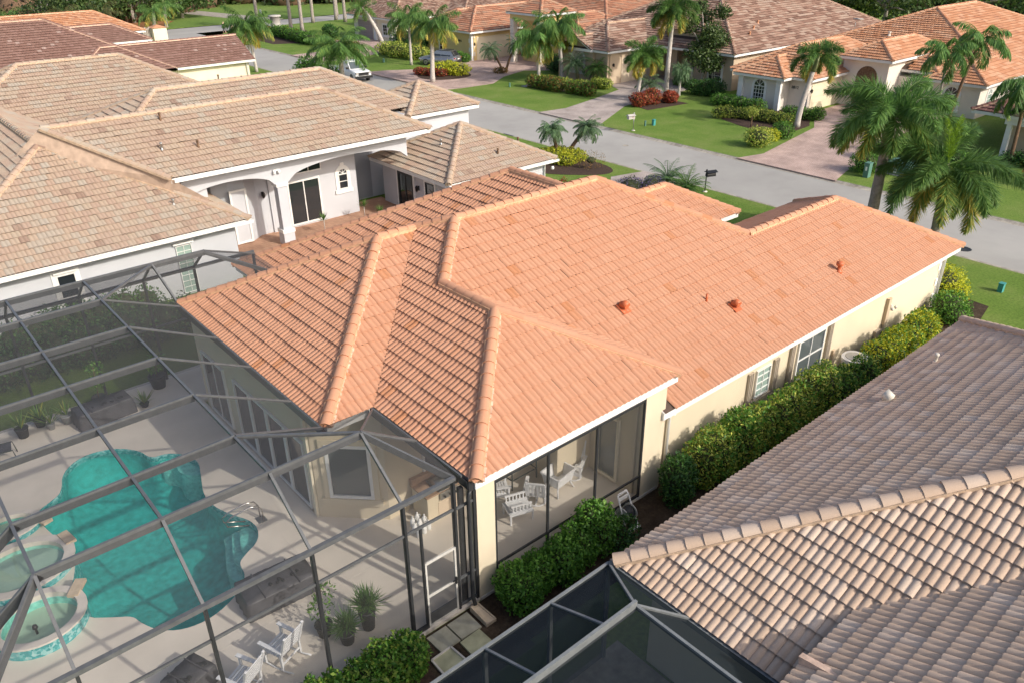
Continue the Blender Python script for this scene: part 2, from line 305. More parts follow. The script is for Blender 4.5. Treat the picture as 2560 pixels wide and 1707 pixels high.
class MB:
    """collects boxes, bars, tubes, prisms in world coordinates; build() links them as one mesh object"""
    def __init__(self): self.v = []; self.f = []; self.s = []
    def add(self, vs, fs, smooth=False):
        n = len(self.v); self.v += [tuple(p) for p in vs]; self.f += [tuple(i + n for i in f) for f in fs]; self.s += [smooth] * len(fs); return self
    def box(self, a, b):
        x0, y0, z0 = a; x1, y1, z1 = b
        return self.add([(x0, y0, z0), (x1, y0, z0), (x1, y1, z0), (x0, y1, z0), (x0, y0, z1), (x1, y0, z1), (x1, y1, z1), (x0, y1, z1)],
                        [(0, 3, 2, 1), (4, 5, 6, 7), (0, 1, 5, 4), (1, 2, 6, 5), (2, 3, 7, 6), (3, 0, 4, 7)])
    def obox(self, c, ax, ay, az, hx, hy, hz):
        c = Vector(c); vs = []
        for k in (-1, 1):
            for (i, j) in ((-1, -1), (1, -1), (1, 1), (-1, 1)):
                vs.append(c + Vector(ax) * hx * i + Vector(ay) * hy * j + Vector(az) * hz * k)
        return self.add(vs, [(0, 3, 2, 1), (4, 5, 6, 7), (0, 1, 5, 4), (1, 2, 6, 5), (2, 3, 7, 6), (3, 0, 4, 7)])
    def bar(self, p, q, w, h, up=(0, 0, 1), off=0.0):
        p = Vector(p); q = Vector(q); d, s, u = frame(q - p, up)
        vs = []
        for c in (p, q):
            for (i, j) in ((-1, -1), (1, -1), (1, 1), (-1, 1)): vs.append(c + s * w * 0.5 * i + u * (h * 0.5 * j + off))
        return self.add(vs, [(0, 1, 2, 3), (7, 6, 5, 4), (0, 4, 5, 1), (1, 5, 6, 2), (2, 6, 7, 3), (3, 7, 4, 0)])
    def tube(self, pts, r, seg=8, cap=True, smooth=True):
        pts = [Vector(p) for p in pts]; n = len(pts); rr = r if hasattr(r, '__len__') else [r] * n
        vs = []
        d0 = (pts[1] - pts[0]); _, s, u = frame(d0)
        for i, p in enumerate(pts):
            t = (pts[min(i + 1, n - 1)] - pts[max(i - 1, 0)]).normalized()
            s = (s - t * s.dot(t)).normalized(); u = s.cross(t)
            for k in range(seg):
                a = 2 * math.pi * k / seg; vs.append(p + (s * math.cos(a) + u * math.sin(a)) * rr[i])
        fs = [(i * seg + k, i * seg + (k + 1) % seg, (i + 1) * seg + (k + 1) % seg, (i + 1) * seg + k) for i in range(n - 1) for k in range(seg)]
        self.add(vs, fs, smooth)
        if cap:
            m = len(self.v) - len(vs); self.f += [tuple(m + k for k in range(seg))[::-1], tuple(m + (n - 1) * seg + k for k in range(seg))]; self.s += [False, False]
        return self
    def lathe(self, c, prof, seg=14, smooth=True, sx=1, sy=1):
        c = Vector(c); vs = []
        for (r, z) in prof:
            for k in range(seg):
                a = 2 * math.pi * k / seg; vs.append((c.x + r * math.cos(a) * sx, c.y + r * math.sin(a) * sy, c.z + z))
        n = len(prof); fs = [(i * seg + k, i * seg + (k + 1) % seg, (i + 1) * seg + (k + 1) % seg, (i + 1) * seg + k) for i in range(n - 1) for k in range(seg)]
        fs += [tuple(range(seg))[::-1], tuple((n - 1) * seg + k for k in range(seg))]
        return self.add(vs, fs, smooth)
    def prism(self, poly, z0, z1):
        n = len(poly); vs = [(x, y, z0) for x, y in poly] + [(x, y, z1) for x, y in poly]
        return self.add(vs, [tuple(range(n))[::-1], tuple(range(n, 2 * n))] + [(i, (i + 1) % n, n + (i + 1) % n, n + i) for i in range(n)])
    def vprism(self, poly, o, ax, ay, az, d0, d1):
        """polygon in the plane (ax, az) through o, extruded along ay from d0 to d1"""
        o = Vector(o); ax = Vector(ax); ay = Vector(ay); az = Vector(az); n = len(poly)
        vs = [o + ax * x + az * z + ay * d0 for x, z in poly] + [o + ax * x + az * z + ay * d1 for x, z in poly]
        return self.add(vs, [tuple(range(n)), tuple(range(n, 2 * n))[::-1]] + [(i, n + i, n + (i + 1) % n, (i + 1) % n) for i in range(n)])
    def quad(self, *p): return self.add(p, [tuple(range(len(p)))])
    def build(self, name, mat, parent=None, local=False, **tags):
        off = root_of(parent).location if parent is not None and not local else Vector((0, 0, 0))
        me = bpy.data.meshes.new(name)
        me.from_pydata([(x - off.x, y - off.y, z - off.z) for x, y, z in self.v], [], self.f)
        me.polygons.foreach_set("use_smooth", self.s); me.materials.append(MAT[mat]); me.update()
        o = link(name, me, parent)
        bm = bmesh.new(); bm.from_mesh(me); bmesh.ops.recalc_face_normals(bm, faces=bm.faces); bm.to_mesh(me); bm.free()
        return tagp(o, **tags) if tags else o
def npmesh(name, verts, faces, mat, parent=None, rnd=None, smooth=None, offset=True):
    """fast mesh from numpy: verts (n,3), faces (m,k)"""
    verts = np.asarray(verts, np.float32); faces = np.asarray(faces, np.int32)
    if parent is not None and offset: verts = verts - np.array(root_of(parent).location, np.float32)
    me = bpy.data.meshes.new(name); m, k = faces.shape
    me.vertices.add(len(verts)); me.vertices.foreach_set("co", verts.ravel())
    me.loops.add(m * k); me.loops.foreach_set("vertex_index", faces.ravel())
    me.polygons.add(m); me.polygons.foreach_set("loop_start", np.arange(m, dtype=np.int32) * k)
    if smooth is not None: me.polygons.foreach_set("use_smooth", np.asarray(smooth, bool) if hasattr(smooth, '__len__') else np.full(m, smooth))
    if rnd is not None:
        a = me.attributes.new("rnd", 'FLOAT', 'POINT'); a.data.foreach_set("value", np.asarray(rnd, np.float32))
    me.update(calc_edges=True); me.validate(); me.materials.append(MAT[mat])
    return link(name, me, parent)
def copy_part(src, parent, name=None):
    o = src.copy(); COL.objects.link(o); o.parent = parent
    return o

def copy_tree(o, parent=None):
    c = o.copy(); COL.objects.link(c); c.parent = parent
    for ch in o.children: copy_tree(ch, c)
    return c
# ------------------------------------------------------------------ tiled roofs
TW, TE = 0.33, 0.38
def tile_mesh_arrays(kind="roll", W=TW, E=TE, lift=0.038, h=0.048, seg=8):
    if kind == "flat":
        xs = np.array([0.0, 0.012, W - 0.012, W]); pz = np.array([-0.006, 0.0, 0.0, -0.006]); lift = 0.06
    else:
        fr = [0.0, 0.18, 0.5, 0.82] if seg == 8 else [0.0, 0.5]
        ph = np.array([k + q for k in (0, 1) for q in fr] + [2.0]); xs = ph * W / 2; pz = h * np.abs(np.sin(np.pi * ph)) ** 0.65
    n = len(xs); L = E + 0.03
    top0 = np.stack([xs, np.zeros(n), pz + lift], 1); top1 = np.stack([xs, np.full(n, L), pz * 0.92], 1)
    b0 = top0.copy(); b1 = np.stack([xs, np.full(n, 0.015), pz + lift - 0.02], 1)
    v = np.concatenate([top0, top1, b0, b1]); f = []
    for i in range(n - 1):
        f.append((i, i + 1, n + i + 1, n + i)); f.append((3 * n + i, 3 * n + i + 1, 2 * n + i + 1, 2 * n + i))
    sm = [True, False] * (n - 1)
    return v.astype(np.float64), np.array(f), np.array(sm)
def _inpoly(poly, pts, tol=0.0):
    """signed distances of pts (n,2) to the edges of a convex CCW polygon -> (n_edges,n)"""
    out = []
    m = len(poly)
    for i in range(m):
        a = np.array(poly[i]); b = np.array(poly[(i + 1) % m]); e = b - a; nrm = np.array([-e[1], e[0]]) / (np.hypot(*e) + 1e-9)
        out.append((pts - a) @ nrm)
    return np.array(out)
def _ccw(poly):
    q = []
    for p in poly:
        if all(math.hypot(p[0] - r[0], p[1] - r[1]) > 1e-4 for r in q): q.append(p)
    poly = q
    a = sum(poly[i][0] * poly[(i + 1) % len(poly)][1] - poly[(i + 1) % len(poly)][0] * poly[i][1] for i in range(len(poly)))
    return list(poly) if a > 0 else list(poly)[::-1]
class Roof:
    def __init__(self, s=0.5): self.faces = []; self.ridges = []; self.s = s; self.eaves = []
    def face(self, poly, ref, d, s=None, show=True, v0=None):
        s = self.s if s is None else s
        self.faces.append(dict(poly=_ccw(poly), ref=np.array(ref, float), d=np.array(d, float), s=s, show=show, v0=v0)); return self
    def zf(self, f, pts): return f["ref"][2] - f["s"] * ((pts - f["ref"][:2]) @ f["d"])
    def ztop(self, pts, skip=None):
        z = np.full(len(pts), -99.0)
        for f in self.faces:
            if f is skip: continue
            ins = _inpoly(f["poly"], pts).min(0) >= -0.01
            z = np.where(ins, np.maximum(z, self.zf(f, pts)), z)
        return z
    def ridge(self, *pts):
        for a, b in zip(pts[:-1], pts[1:]): self.ridges.append((Vector(a), Vector(b)))
        return self
    def hipbox(self, x0, x1, y0, y1, z, s=None, gables="", fascia="nsew"):
        """hip roof on a rectangle (eave edges given); gables: sides left upright: w(-X) e(+X) s(-Y) n(+Y)"""
        s = self.s if s is None else s
        w, h = x1 - x0, y1 - y0; r = min(w, h) / 2; zr = z + s * r
        if w >= h:
            yc = (y0 + y1) / 2; xa = x0 if "w" in gables else x0 + r; xb = x1 if "e" in gables else x1 - r
            self.face([(x0, y0), (x1, y0), (xb, yc), (xa, yc)], (x0, y0, z), (0, -1), s); self.face([(x0, y1), (x1, y1), (xb, yc), (xa, yc)], (x0, y1, z), (0, 1), s)
            if "w" not in gables: self.face([(x0, y0), (x0, y1), (xa, yc)], (x0, y0, z), (-1, 0), s)
            if "e" not in gables: self.face([(x1, y0), (x1, y1), (xb, yc)], (x1, y0, z), (1, 0), s)
            A, B = (xa, yc, zr), (xb, yc, zr)
        else:
            xc = (x0 + x1) / 2; ya = y0 if "s" in gables else y0 + r; yb = y1 if "n" in gables else y1 - r
            self.face([(x0, y0), (x0, y1), (xc, yb), (xc, ya)], (x0, y0, z), (-1, 0), s); self.face([(x1, y0), (x1, y1), (xc, yb), (xc, ya)], (x1, y0, z), (1, 0), s)
            if "s" not in gables: self.face([(x0, y0), (x1, y0), (xc, ya)], (x0, y0, z), (0, -1), s)
            if "n" not in gables: self.face([(x0, y1), (x1, y1), (xc, yb)], (x0, y1, z), (0, 1), s)
            A, B = (xc, ya, zr), (xc, yb, zr)
        if (Vector(A) - Vector(B)).length > 0.3: self.ridge(A, B)
        for c in ((x0, y0, z), (x1, y0, z), (x0, y1, z), (x1, y1, z)):
            t = A if (Vector(c) - Vector(A)).length <= (Vector(c) - Vector(B)).length else B
            if abs(abs(c[0] - t[0]) - abs(c[1] - t[1])) < 0.02: self.ridge(c, t)
        if fascia: self.eaves.append((x0, x1, y0, y1, z, fascia))
        return self
    def build(self, house, tmat, n_tiles=0, kind="roll", stagger=False, ridge_objs=True, mortar="mortar_tan", seed=1, runs=False, cap=0.15, name="roof", ridge_mat=None, coarse=False, lift=0.038):
        rng = np.random.default_rng(seed); loc = np.array(house.location)
        dk = MB()
        for f in self.faces:
            vs = [(x, y, float(self.zf(f, np.array([[x, y]]))[0]) - 0.02) for x, y in f["poly"]]; dk.add(vs, [tuple(range(len(vs)))])
        roof = dk.build(name, "deck_dark", house)
        tv, tf, ts = tile_mesh_arrays(kind, seg=4 if coarse else 8, lift=0.065 if coarse else lift)
        pass
        allV, allF, allS, allR = [], [], [], []; cand = []; base = 0; clipV = []; cl_obj = []
        for fi, f in enumerate(self.faces):
            if not f["show"]: continue
            s = f["s"]; d = f["d"]; u = np.array([-d[1], d[0]]); k = math.sqrt(1 + s * s)
            U = np.array([u[0], u[1], 0.0]); V = np.array([-d[0], -d[1], s]) / k; N = np.cross(U, V)
            if N[2] < 0: U = -U; u = -u; N = np.cross(U, V)
            P = np.array(f["poly"]); pu = P @ u; pv = -(P @ d); v0 = pv.min() if f["v0"] is None else f["v0"]; ep = TE / k
            rows = int(math.ceil((pv.max() - v0) / ep)) + 1
            i0 = int(math.floor(pu.min() / TW)) - 1; i1 = int(math.ceil(pu.max() / TW)) + 1
            gi, gr = np.meshgrid(np.arange(i0, i1), np.arange(rows)); gi = gi.ravel(); gr = gr.ravel()
            uu = gi * TW + (TW * 0.5 * (gr % 2) if stagger else 0); vv = v0 - 0.05 + gr * ep
            cs = []
            for (a, b) in ((0, 0), (TW, 0), (TW, ep), (0, ep)): cs.append(np.outer(uu + a, u) + np.outer(vv + b, -d))
            D = np.array([_inpoly(f["poly"], c) for c in cs])           # corner, edge, tile
            eave = []
            m = len(f["poly"])
            for e in range(m):
                a, b = np.array(f["poly"][e]), np.array(f["poly"][(e + 1) % m])
                eave.append(abs(-(a @ d) - v0) < 1e-3 and abs(-(b @ d) - v0) < 1e-3)
            D[:, eave, :] += 0.1
            out = (D.max(0) < 0.015).any(0); inn = (D.min(0) >= -0.004).all(0)
            cen = sum(cs) / 4; hid = np.ones(len(uu), bool)
            for c in cs + [cen]:
                dz = self.ztop(c, f) - self.zf(f, c); hid &= (dz > 0.06) & (dz < 1.4)
            keep = ~out & ~hid
            zz = f["ref"][2] - s * ((cs[0] - f["ref"][:2]) @ d)
            org = np.concatenate([cs[0], zz[:, None]], 1)
            rv = rng.random(len(uu))
            if runs:      # neighbouring tiles of a course come from the same pallet
                blk = rng.random((rows + 2, (i1 - i0) + 2)); sh = rng.integers(0, 3, rows + 2)
                rv = np.clip(blk[gr, (gi - i0 + sh[gr]) // 3] + rng.normal(0, 0.06, len(uu)), 0, 0.995)
            Mx = np.stack([U, V, N], 0)
            jit = rng.normal(0, 0.005, len(uu))
            idx = np.nonzero(keep & inn)[0]
            w = tv @ Mx
            if len(idx):
                vw = (w[None] + org[idx][:, None] + N * jit[idx][:, None, None])
                cand.append((fi, idx, vw, rv[idx], org[idx] + N * jit[idx][:, None], Mx))
            idb = np.nonzero(keep & ~inn)[0]
            if len(idb):
                vw = (w[None] + org[idb][:, None]).reshape(-1, 3)
                ff = (tf[None] + (np.arange(len(idb)) * len(tv))[:, None, None]).reshape(-1, 4)
                me = bpy.data.meshes.new("clip"); me.from_pydata(vw.tolist(), [], ff.tolist())
                me.polygons.foreach_set("use_smooth", np.tile(ts, len(idb)))
                at = me.attributes.new("rnd", 'FLOAT', 'POINT'); at.data.foreach_set("value", np.repeat(rv[idb], len(tv)).astype(np.float32))
                bm = bmesh.new(); bm.from_mesh(me)
                for e in range(m):
                    if eave[e]: continue
                    a, b = f["poly"][e], f["poly"][(e + 1) % m]; ex, ey = b[0] - a[0], b[1] - a[1]
                    bmesh.ops.bisect_plane(bm, geom=bm.verts[:] + bm.edges[:] + bm.faces[:], plane_co=(a[0], a[1], 0), plane_no=(ey, -ex, 0), clear_outer=True)
                bmesh.ops.translate(bm, verts=bm.verts, vec=-Vector(loc)); bm.to_mesh(me); bm.free()
                cl_obj.append(me)
        # the tiles that show largest become objects of their own
        pick = set()
        if n_tiles and cand:
            met = []
            for ci, (fi, idx, vw, rv, org, Mx) in enumerate(cand):
                c = vw.mean(1); dv = np.array(CAM_POS) - c; dist = np.linalg.norm(dv, axis=1); cosv = (dv @ Mx[2]) / dist
                rel = c - np.array(CAM_POS); dep = rel @ np.array(CAM_F); px = (rel @ np.array(CAM_R)) / dep * 1991; py = (rel @ np.array(CAM_U)) / dep * 1991
                ok = (np.abs(px) < 1270) & (np.abs(py) < 845) & (dep > 1) & (cosv > 0.02)
                q = np.where(ok, cosv / dist ** 2, 0); met += [(q[j], ci, j) for j in range(len(q)) if q[j] > 0]
            met.sort(reverse=True); pick = {(a, b) for _, a, b in met[:n_tiles]}
            src = None
            for (ci, j) in sorted(pick):
                fi, idx, vw, rv, org, Mx = cand[ci]
                if src is None:
                    o = npmesh("tile", tv, tf, tmat, roof, rnd=np.zeros(len(tv)), smooth=ts, offset=False); src = o
                else: o = copy_part(src, roof)
                M = Matrix([[*r] for r in Mx.T]).to_4x4(); M.translation = Vector(org[j] - loc); o.matrix_local = M
        for ci, (fi, idx, vw, rv, org, Mx) in enumerate(cand):
            kp = np.array([(ci, j) not in pick for j in range(len(idx))])
            if not kp.any(): continue
            vw = vw[kp]; n = len(vw)
            allV.append(vw.reshape(-1, 3)); allF.append((tf[None] + (np.arange(n) * len(tv))[:, None, None]).reshape(-1, 4) + base)
            allS.append(np.tile(ts, n)); allR.append(np.repeat(rv[kp], len(tv))); base += n * len(tv)
        if allV:
            o = npmesh("tile_field", np.concatenate(allV), np.concatenate(allF), tmat, roof, rnd=np.concatenate(allR), smooth=np.concatenate(allS)); o["kind"] = "stuff"
        if cl_obj:
            bm = bmesh.new()
            for me in cl_obj: bm.from_mesh(me)
            me = bpy.data.meshes.new("cut_tile_field"); bm.to_mesh(me); bm.free(); me.materials.append(MAT[tmat])
            o = link("cut_tile_field", me, roof); o["kind"] = "stuff"
            for q in cl_obj: bpy.data.meshes.remove(q)
        # ridge and hip tiles
        self._caps(house, roof, ridge_mat or tmat, ridge_objs, mortar, rng, cap, loc)
        self._fascia(house)
        return roof
    def _caps(self, house, roof, tmat, objs, mortar, rng, w, loc):
        seg = 6; E = 0.385; vs = []; fs = []
        for (y, r, z) in ((-0.02, w, 0.022), (E + 0.03, w * 0.90, 0.0)):
            for k in range(seg + 1):
                a = math.pi * k / seg; vs.append((r * math.cos(a), y, z + r * 0.78 * math.sin(a) - 0.03))
        n = seg + 1
        for k in range(seg): fs.append((k + 1, k, n + k, n + k + 1))
        for k in range(n): x, y, z = vs[k]; vs.append((x, y, z))
        for k in range(n): x, y, z = vs[k]; vs.append((x * 0.78, y + 0.01, (z + 0.03 - 0.035) * 0.7 - 0.03))
        for k in range(seg): fs.append((2 * n + k, 2 * n + k + 1, 3 * n + k + 1, 3 * n + k))
        sm = [True] * seg + [False] * seg; tv = np.array(vs); tf = np.array(fs)
        src = None; V = []; F = []; Rn = []; Sm = []; base = 0; mo = MB()
        for (a, b) in self.ridges:
            if a.z > b.z: a, b = b, a
            d, sd, up = frame(b - a); L = (b - a).length; nn = max(1, int(round(L / E)))
            sl = L / nn; mo.bar(a - up * 0.0, b - up * 0.0, w * 2.15, 0.11)
            for k in range(nn):
                p = a + d * (k * sl)
                mid = p + d * sl * 0.5
                if self.ztop(np.array([[mid.x, mid.y]]))[0] > mid.z + 0.22: continue
                M = Matrix((sd, d, up)).transposed().to_4x4(); M.translation = p + up * (0.055 + rng.normal(0, 0.004)) - Vector(loc)
                M = M @ Matrix.Rotation(rng.normal(0, 0.012), 4, 'Z') @ Matrix.Diagonal((1, sl / E, 1, 1))
                if objs:
                    if src is None: o = npmesh("ridge_tile", tv, tf, tmat, roof, rnd=np.zeros(len(tv)), smooth=sm, offset=False); src = o
                    else: o = copy_part(src, roof)
                    o.matrix_local = M
                else:
                    m3 = np.array(M); V.append(tv @ m3[:3, :3].T + m3[:3, 3]); F.append(tf + base); base += len(tv); Rn.append(np.full(len(tv), rng.random())); Sm += sm
        if V:
            o = npmesh("ridge_tile_line", np.concatenate(V), np.concatenate(F), tmat, roof, rnd=np.concatenate(Rn), smooth=Sm, offset=False); o["kind"] = "stuff"
        if mo.v: mo.build("mortar_bed", mortar, roof)
    def _fascia(self, house):
        if not self.eaves: return
        for (x0, x1, y0, y1, z, sides) in self.eaves:
            m = MB(); t = 0.05; a, b = z - 0.24, z - 0.015
            if "s" in sides: m.box((x0, y0 + 0.02, a), (x1, y0 + 0.02 + t, b))
            if "n" in sides: m.box((x0, y1 - 0.02 - t, a), (x1, y1 - 0.02, b))
            if "w" in sides: m.box((x0 + 0.02, y0 + 0.075, a), (x0 + 0.02 + t, y1 - 0.075, b))
            if "e" in sides: m.box((x1 - 0.02 - t, y0 + 0.075, a), (x1 - 0.02, y1 - 0.075, b))
            m.build("fascia", FASCIA, house)
            MB().box((x0 + 0.08, y0 + 0.08, a + 0.02), (x1 - 0.08, y1 - 0.08, a + 0.05)).build("soffit", "soffit", house)
FASCIA = "white_paint"
# wall fittings ------------------------------------------------------------
def wallax(side):
    """outward normal and the horizontal axis of a wall"""
    return {"s": (Vector((0, -1, 0)), Vector((1, 0, 0))), "n": (Vector((0, 1, 0)), Vector((-1, 0, 0))), "w": (Vector((-1, 0, 0)), Vector((0, 1, 0))), "e": (Vector((1, 0, 0)), Vector((0, -1, 0)))}[side]
def window(house, side, at, c, z0, z1, w, nx=2, nz=2, arch=False, frame_m="white_frame", glass="glass_dark", trim=None, name="window", fw=0.06, out=None, ax=None):
    """framed window standing in a wall plane at 'at' (y for s/n, x for w/e), centre c along the wall"""
    nrm, axv = wallax(side) if out is None else (Vector(out), Vector(ax))
    if out is None: o = Vector((c, at, 0)) if side in "sn" else Vector((at, c, 0))
    else: o = Vector(c)
    h = w / 2; Z = Vector((0, 0, 1)); fr = MB(); gl = MB()
    def rect(m, x0, x1, za, zb, d0, d1): m.vprism([(x0, za), (x1, za), (x1, zb), (x0, zb)], o, axv, nrm, Z, d0, d1)
    rect(fr, -h, -h + fw, z0, z1, 0, 0.07); rect(fr, h - fw, h, z0, z1, 0, 0.07)
    rect(fr, -h + fw, h - fw, z0, z0 + fw, 0, 0.068); rect(fr, -h + fw, h - fw, z1 - fw, z1, 0, 0.068)
    for i in range(1, nx): x = -h + w * i / nx; rect(fr, x - fw * 0.3, x + fw * 0.3, z0 + fw, z1 - fw, 0.0, 0.05)
    for j in range(1, nz): zz = z0 + (z1 - z0) * j / nz; rect(fr, -h + fw, h - fw, zz - fw * 0.3, zz + fw * 0.3, 0.0, 0.052)
    rect(gl, -h + fw * 0.5, h - fw * 0.5, z0 + fw * 0.5, z1 - fw * 0.5, 0.004, 0.022)
    if arch:
        n = 12; r = h
        for k in range(n):
            a0, a1 = math.pi * k / n, math.pi * (k + 1) / n
            q = [(math.cos(a) * rr, z1 + math.sin(a) * rr) for a, rr in ((a0, r), (a1, r), (a1, r - fw), (a0, r - fw))]
            fr.vprism(q, o, axv, nrm, Z, 0, 0.07)
        gl.vprism([(math.cos(math.pi * k / n) * (r - fw * 0.5), z1 + math.sin(math.pi * k / n) * (r - fw * 0.5)) for k in range(n + 1)], o, axv, nrm, Z, 0.004, 0.022)
        for a in (45, 90, 135):
            p = o + nrm * 0.03; fr.bar(p + Z * z1, p + Z * (z1 + math.sin(R_(a)) * (r - fw)) + axv * math.cos(R_(a)) * (r - fw), 0.035, 0.035)
    win = fr.build(name, frame_m, house); gl.build("pane", glass, win)
    if trim:
        t = MB(); tw = 0.16
        rect(t, -h - tw, -h, z0 - tw, z1, 0, 0.045); rect(t, h, h + tw, z0 - tw, z1, 0, 0.045); rect(t, -h - tw - 0.08, h + tw + 0.08, z0 - tw - 0.06, z0 - 0.02, 0.0, 0.09)
        if arch:
            n = 12
            for k in range(n):
                a0, a1 = math.pi * k / n, math.pi * (k + 1) / n
                t.vprism([(math.cos(a) * rr, z1 + math.sin(a) * rr) for a, rr in ((a0, h + tw), (a1, h + tw), (a1, h), (a0, h))], o, axv, nrm, Z, 0, 0.045)
            rect(t, -0.12, 0.12, z1 + h + tw - 0.03, z1 + h + tw + 0.14, 0, 0.06)
        else: rect(t, -h - tw, h + tw, z1, z1 + tw, 0, 0.046)
        t.build("window_trim", trim, win)
    return win
def garage_door(house, side, at, c, w, h, mat, z=0.0, rows=4):
    nrm, axv = wallax(side); o = Vector((c, at, 0)) if side in "sn" else Vector((at, c, 0)); Z = Vector((0, 0, 1))
    root = MB().vprism([(-w / 2 - 0.09, z), (-w / 2, z), (-w / 2, z + h), (w / 2, z + h), (w / 2, z), (w / 2 + 0.09, z), (w / 2 + 0.09, z + h + 0.12), (-w / 2 - 0.09, z + h + 0.12)][::-1], o, axv, nrm, Z, 0, 0.06).build("garage_door", mat, house)
    for r in range(rows):
        za, zb = z + h * r / rows + 0.006, z + h * (r + 1) / rows - 0.006
        MB().vprism([(-w / 2 + 0.01, za), (w / 2 - 0.01, za), (w / 2 - 0.01, zb), (-w / 2 + 0.01, zb)], o, axv, nrm, Z, 0.004, 0.03).build("panel", mat, root)
    return root
def wall_lamp(house, side, at, c, z):
    nrm, axv = wallax(side); o = (Vector((c, at, z)) if side in "sn" else Vector((at, c, z)))
    m = MB(); m.obox(o + nrm * 0.02, axv, nrm, (0, 0, 1), 0.05, 0.02, 0.12); p = o + nrm * 0.16
    m.bar(o + nrm * 0.02 + Vector((0, 0, 0.08)), p + Vector((0, 0, 0.16)), 0.03, 0.03)
    m.lathe(p + Vector((0, 0, -0.16)), [(0.02, -0.05), (0.05, 0.0), (0.075, 0.02), (0.085, 0.2), (0.1, 0.21), (0.03, 0.3)], 8)
    m.build("wall_lamp", "black_paint", house)
def quoins(house, x, y, z0, z1, mat, sx, sy, n=6):
    """corner blocks on the outer corner (x,y); sx, sy: outward directions"""
    h = (z1 - z0) / n
    for k in range(n):
        lx, ly = (0.5, 0.32) if k % 2 else (0.32, 0.5)
        xs = sorted((x + sx * 0.03, x - sx * lx)); ys = sorted((y + sy * 0.03, y - sy * ly))
        MB().box((xs[0], ys[0], z0 + k * h + 0.012), (xs[1], ys[1], z0 + (k + 1) * h - 0.012)).build("quoin", mat, house)
# ------------------------------------------------------------------ the ground
def sheet(name, poly, z, mat, kind="structure", parent=None):
    """flat ground piece with 6 cm of body under it"""
    m = MB(); n = len(poly)
    bm = bmesh.new(); vs = [bm.verts.new((x, y, z)) for x, y in poly]; es = [bm.edges.new((vs[i], vs[(i + 1) % n])) for i in range(n)]
    bmesh.ops.triangle_fill(bm, use_beauty=True, edges=es)
    lo = [bm.verts.new((x, y, z - 0.06)) for x, y in poly]
    for i in range(n): bm.faces.new((vs[i], lo[i], lo[(i + 1) % n], vs[(i + 1) % n]))
    bmesh.ops.recalc_face_normals(bm, faces=bm.faces)
    me = bpy.data.meshes.new(name); bm.to_mesh(me); bm.free(); me.materials.append(MAT[mat])
    o = link(name, me, parent)
    if kind: o["kind"] = kind
    return o
def blob(cx, cy, rx, ry, n=22, seed=0, j=0.08):
    r = random.Random(seed); return [(cx + rx * math.cos(2 * math.pi * k / n) * (1 + r.uniform(-j, j)), cy + ry * math.sin(2 * math.pi * k / n) * (1 + r.uniform(-j, j))) for k in range(n)]
def smooth_loop(pts, it=2):
    for _ in range(it):
        q = []
        for i in range(len(pts)):
            a, b = pts[i], pts[(i + 1) % len(pts)]
            q += [(a[0] * 0.75 + b[0] * 0.25, a[1] * 0.75 + b[1] * 0.25), (a[0] * 0.25 + b[0] * 0.75, a[1] * 0.25 + b[1] * 0.75)]
        pts = q
    return pts
MB().quad((-900, -700, -2.2), (1500, -700, -2.2), (1500, 1700, -2.2), (-900, 1700, -2.2)).build("ground", "lawn_far", kind="structure")
MB().quad((40.6, -120, -0.10), (48.4, -120, -0.10), (48.4, 131.5, -0.10), (40.6, 131.5, -0.10)).build("road", "asphalt", kind="structure")
MB().quad((-200, 131.0, -0.104), (260, 131.0, -0.104), (260, 139, -0.104), (-200, 139, -0.104)).build("cross_road", "asphalt", kind="structure")
# lawns stand a kerb's height above the road
def lawn_ring():
    bm = bmesh.new(); es = []
    for lp in ([(-260, -200), (40.7, -200), (40.7, 122), (39.5, 127), (36, 130.7), (-260, 130.7)], [(-1.2, 11.8), (7.0, 11.8), (7.0, 27.8), (-1.2, 27.8)]):
        vs = [bm.verts.new((x, y, 0.0)) for x, y in lp]; es += [bm.edges.new((vs[i], vs[(i + 1) % len(vs)])) for i in range(len(vs))]
    bmesh.ops.triangle_fill(bm, use_beauty=True, edges=es)
    bmesh.ops.recalc_face_normals(bm, faces=bm.faces)
    for f in bm.faces:
        if f.normal.z < 0: f.normal_flip()
    me = bpy.data.meshes.new("lawn"); bm.to_mesh(me); bm.free(); me.materials.append(MAT["lawn"]); link("lawn", me)["kind"] = "structure"
lawn_ring()
sheet("lawn", [(48.3, -200), (900, -200), (900, 130.7), (56, 130.7), (51, 127), (48.6, 120), (48.3, 112)], 0.0, "lawn")
sheet("lawn", [(900, 139.3), (900, 900), (-500, 900), (-500, 139.3)], 0.0, "lawn_far")
m = MB()
for x0, x1 in ((40.7, 41.0), (48.0, 48.3)):
    m.add([(x0, -120, -0.098), (x1, -120, -0.098), (x1, 118, -0.098), (x0, 118, -0.098)], [(0, 1, 2, 3)])
def kerb(x_in, x_out, y0, y1):
    """rolled concrete kerb: flat gutter pan rising to the lawn"""
    prof = [(x_in, -0.094), (x_in + (x_out - x_in) * 0.45, -0.088), (x_in + (x_out - x_in) * 0.8, -0.012), (x_out, 0.002)]
    vs = []; fs = []; n = len(prof); ys = list(np.arange(y0, y1, 3.0)) + [y1]
    for y in ys: vs += [(x, y, z) for x, z in prof]
    for i in range(len(ys) - 1):
        for k in range(n - 1): fs.append((i * n + k, i * n + k + 1, (i + 1) * n + k + 1, (i + 1) * n + k))
    MB().add(vs, fs).build("kerb", "kerb_concrete", kind="structure")
kerb(41.15, 40.62, -120, 118); kerb(47.85, 48.38, -120, 112)
sheet("footpath", [(62, 139.2), (60, 150), (57, 165), (50, 185), (54, 187), (61.5, 166), (64.5, 151), (67, 139.2)], 0.02, "kerb_concrete")
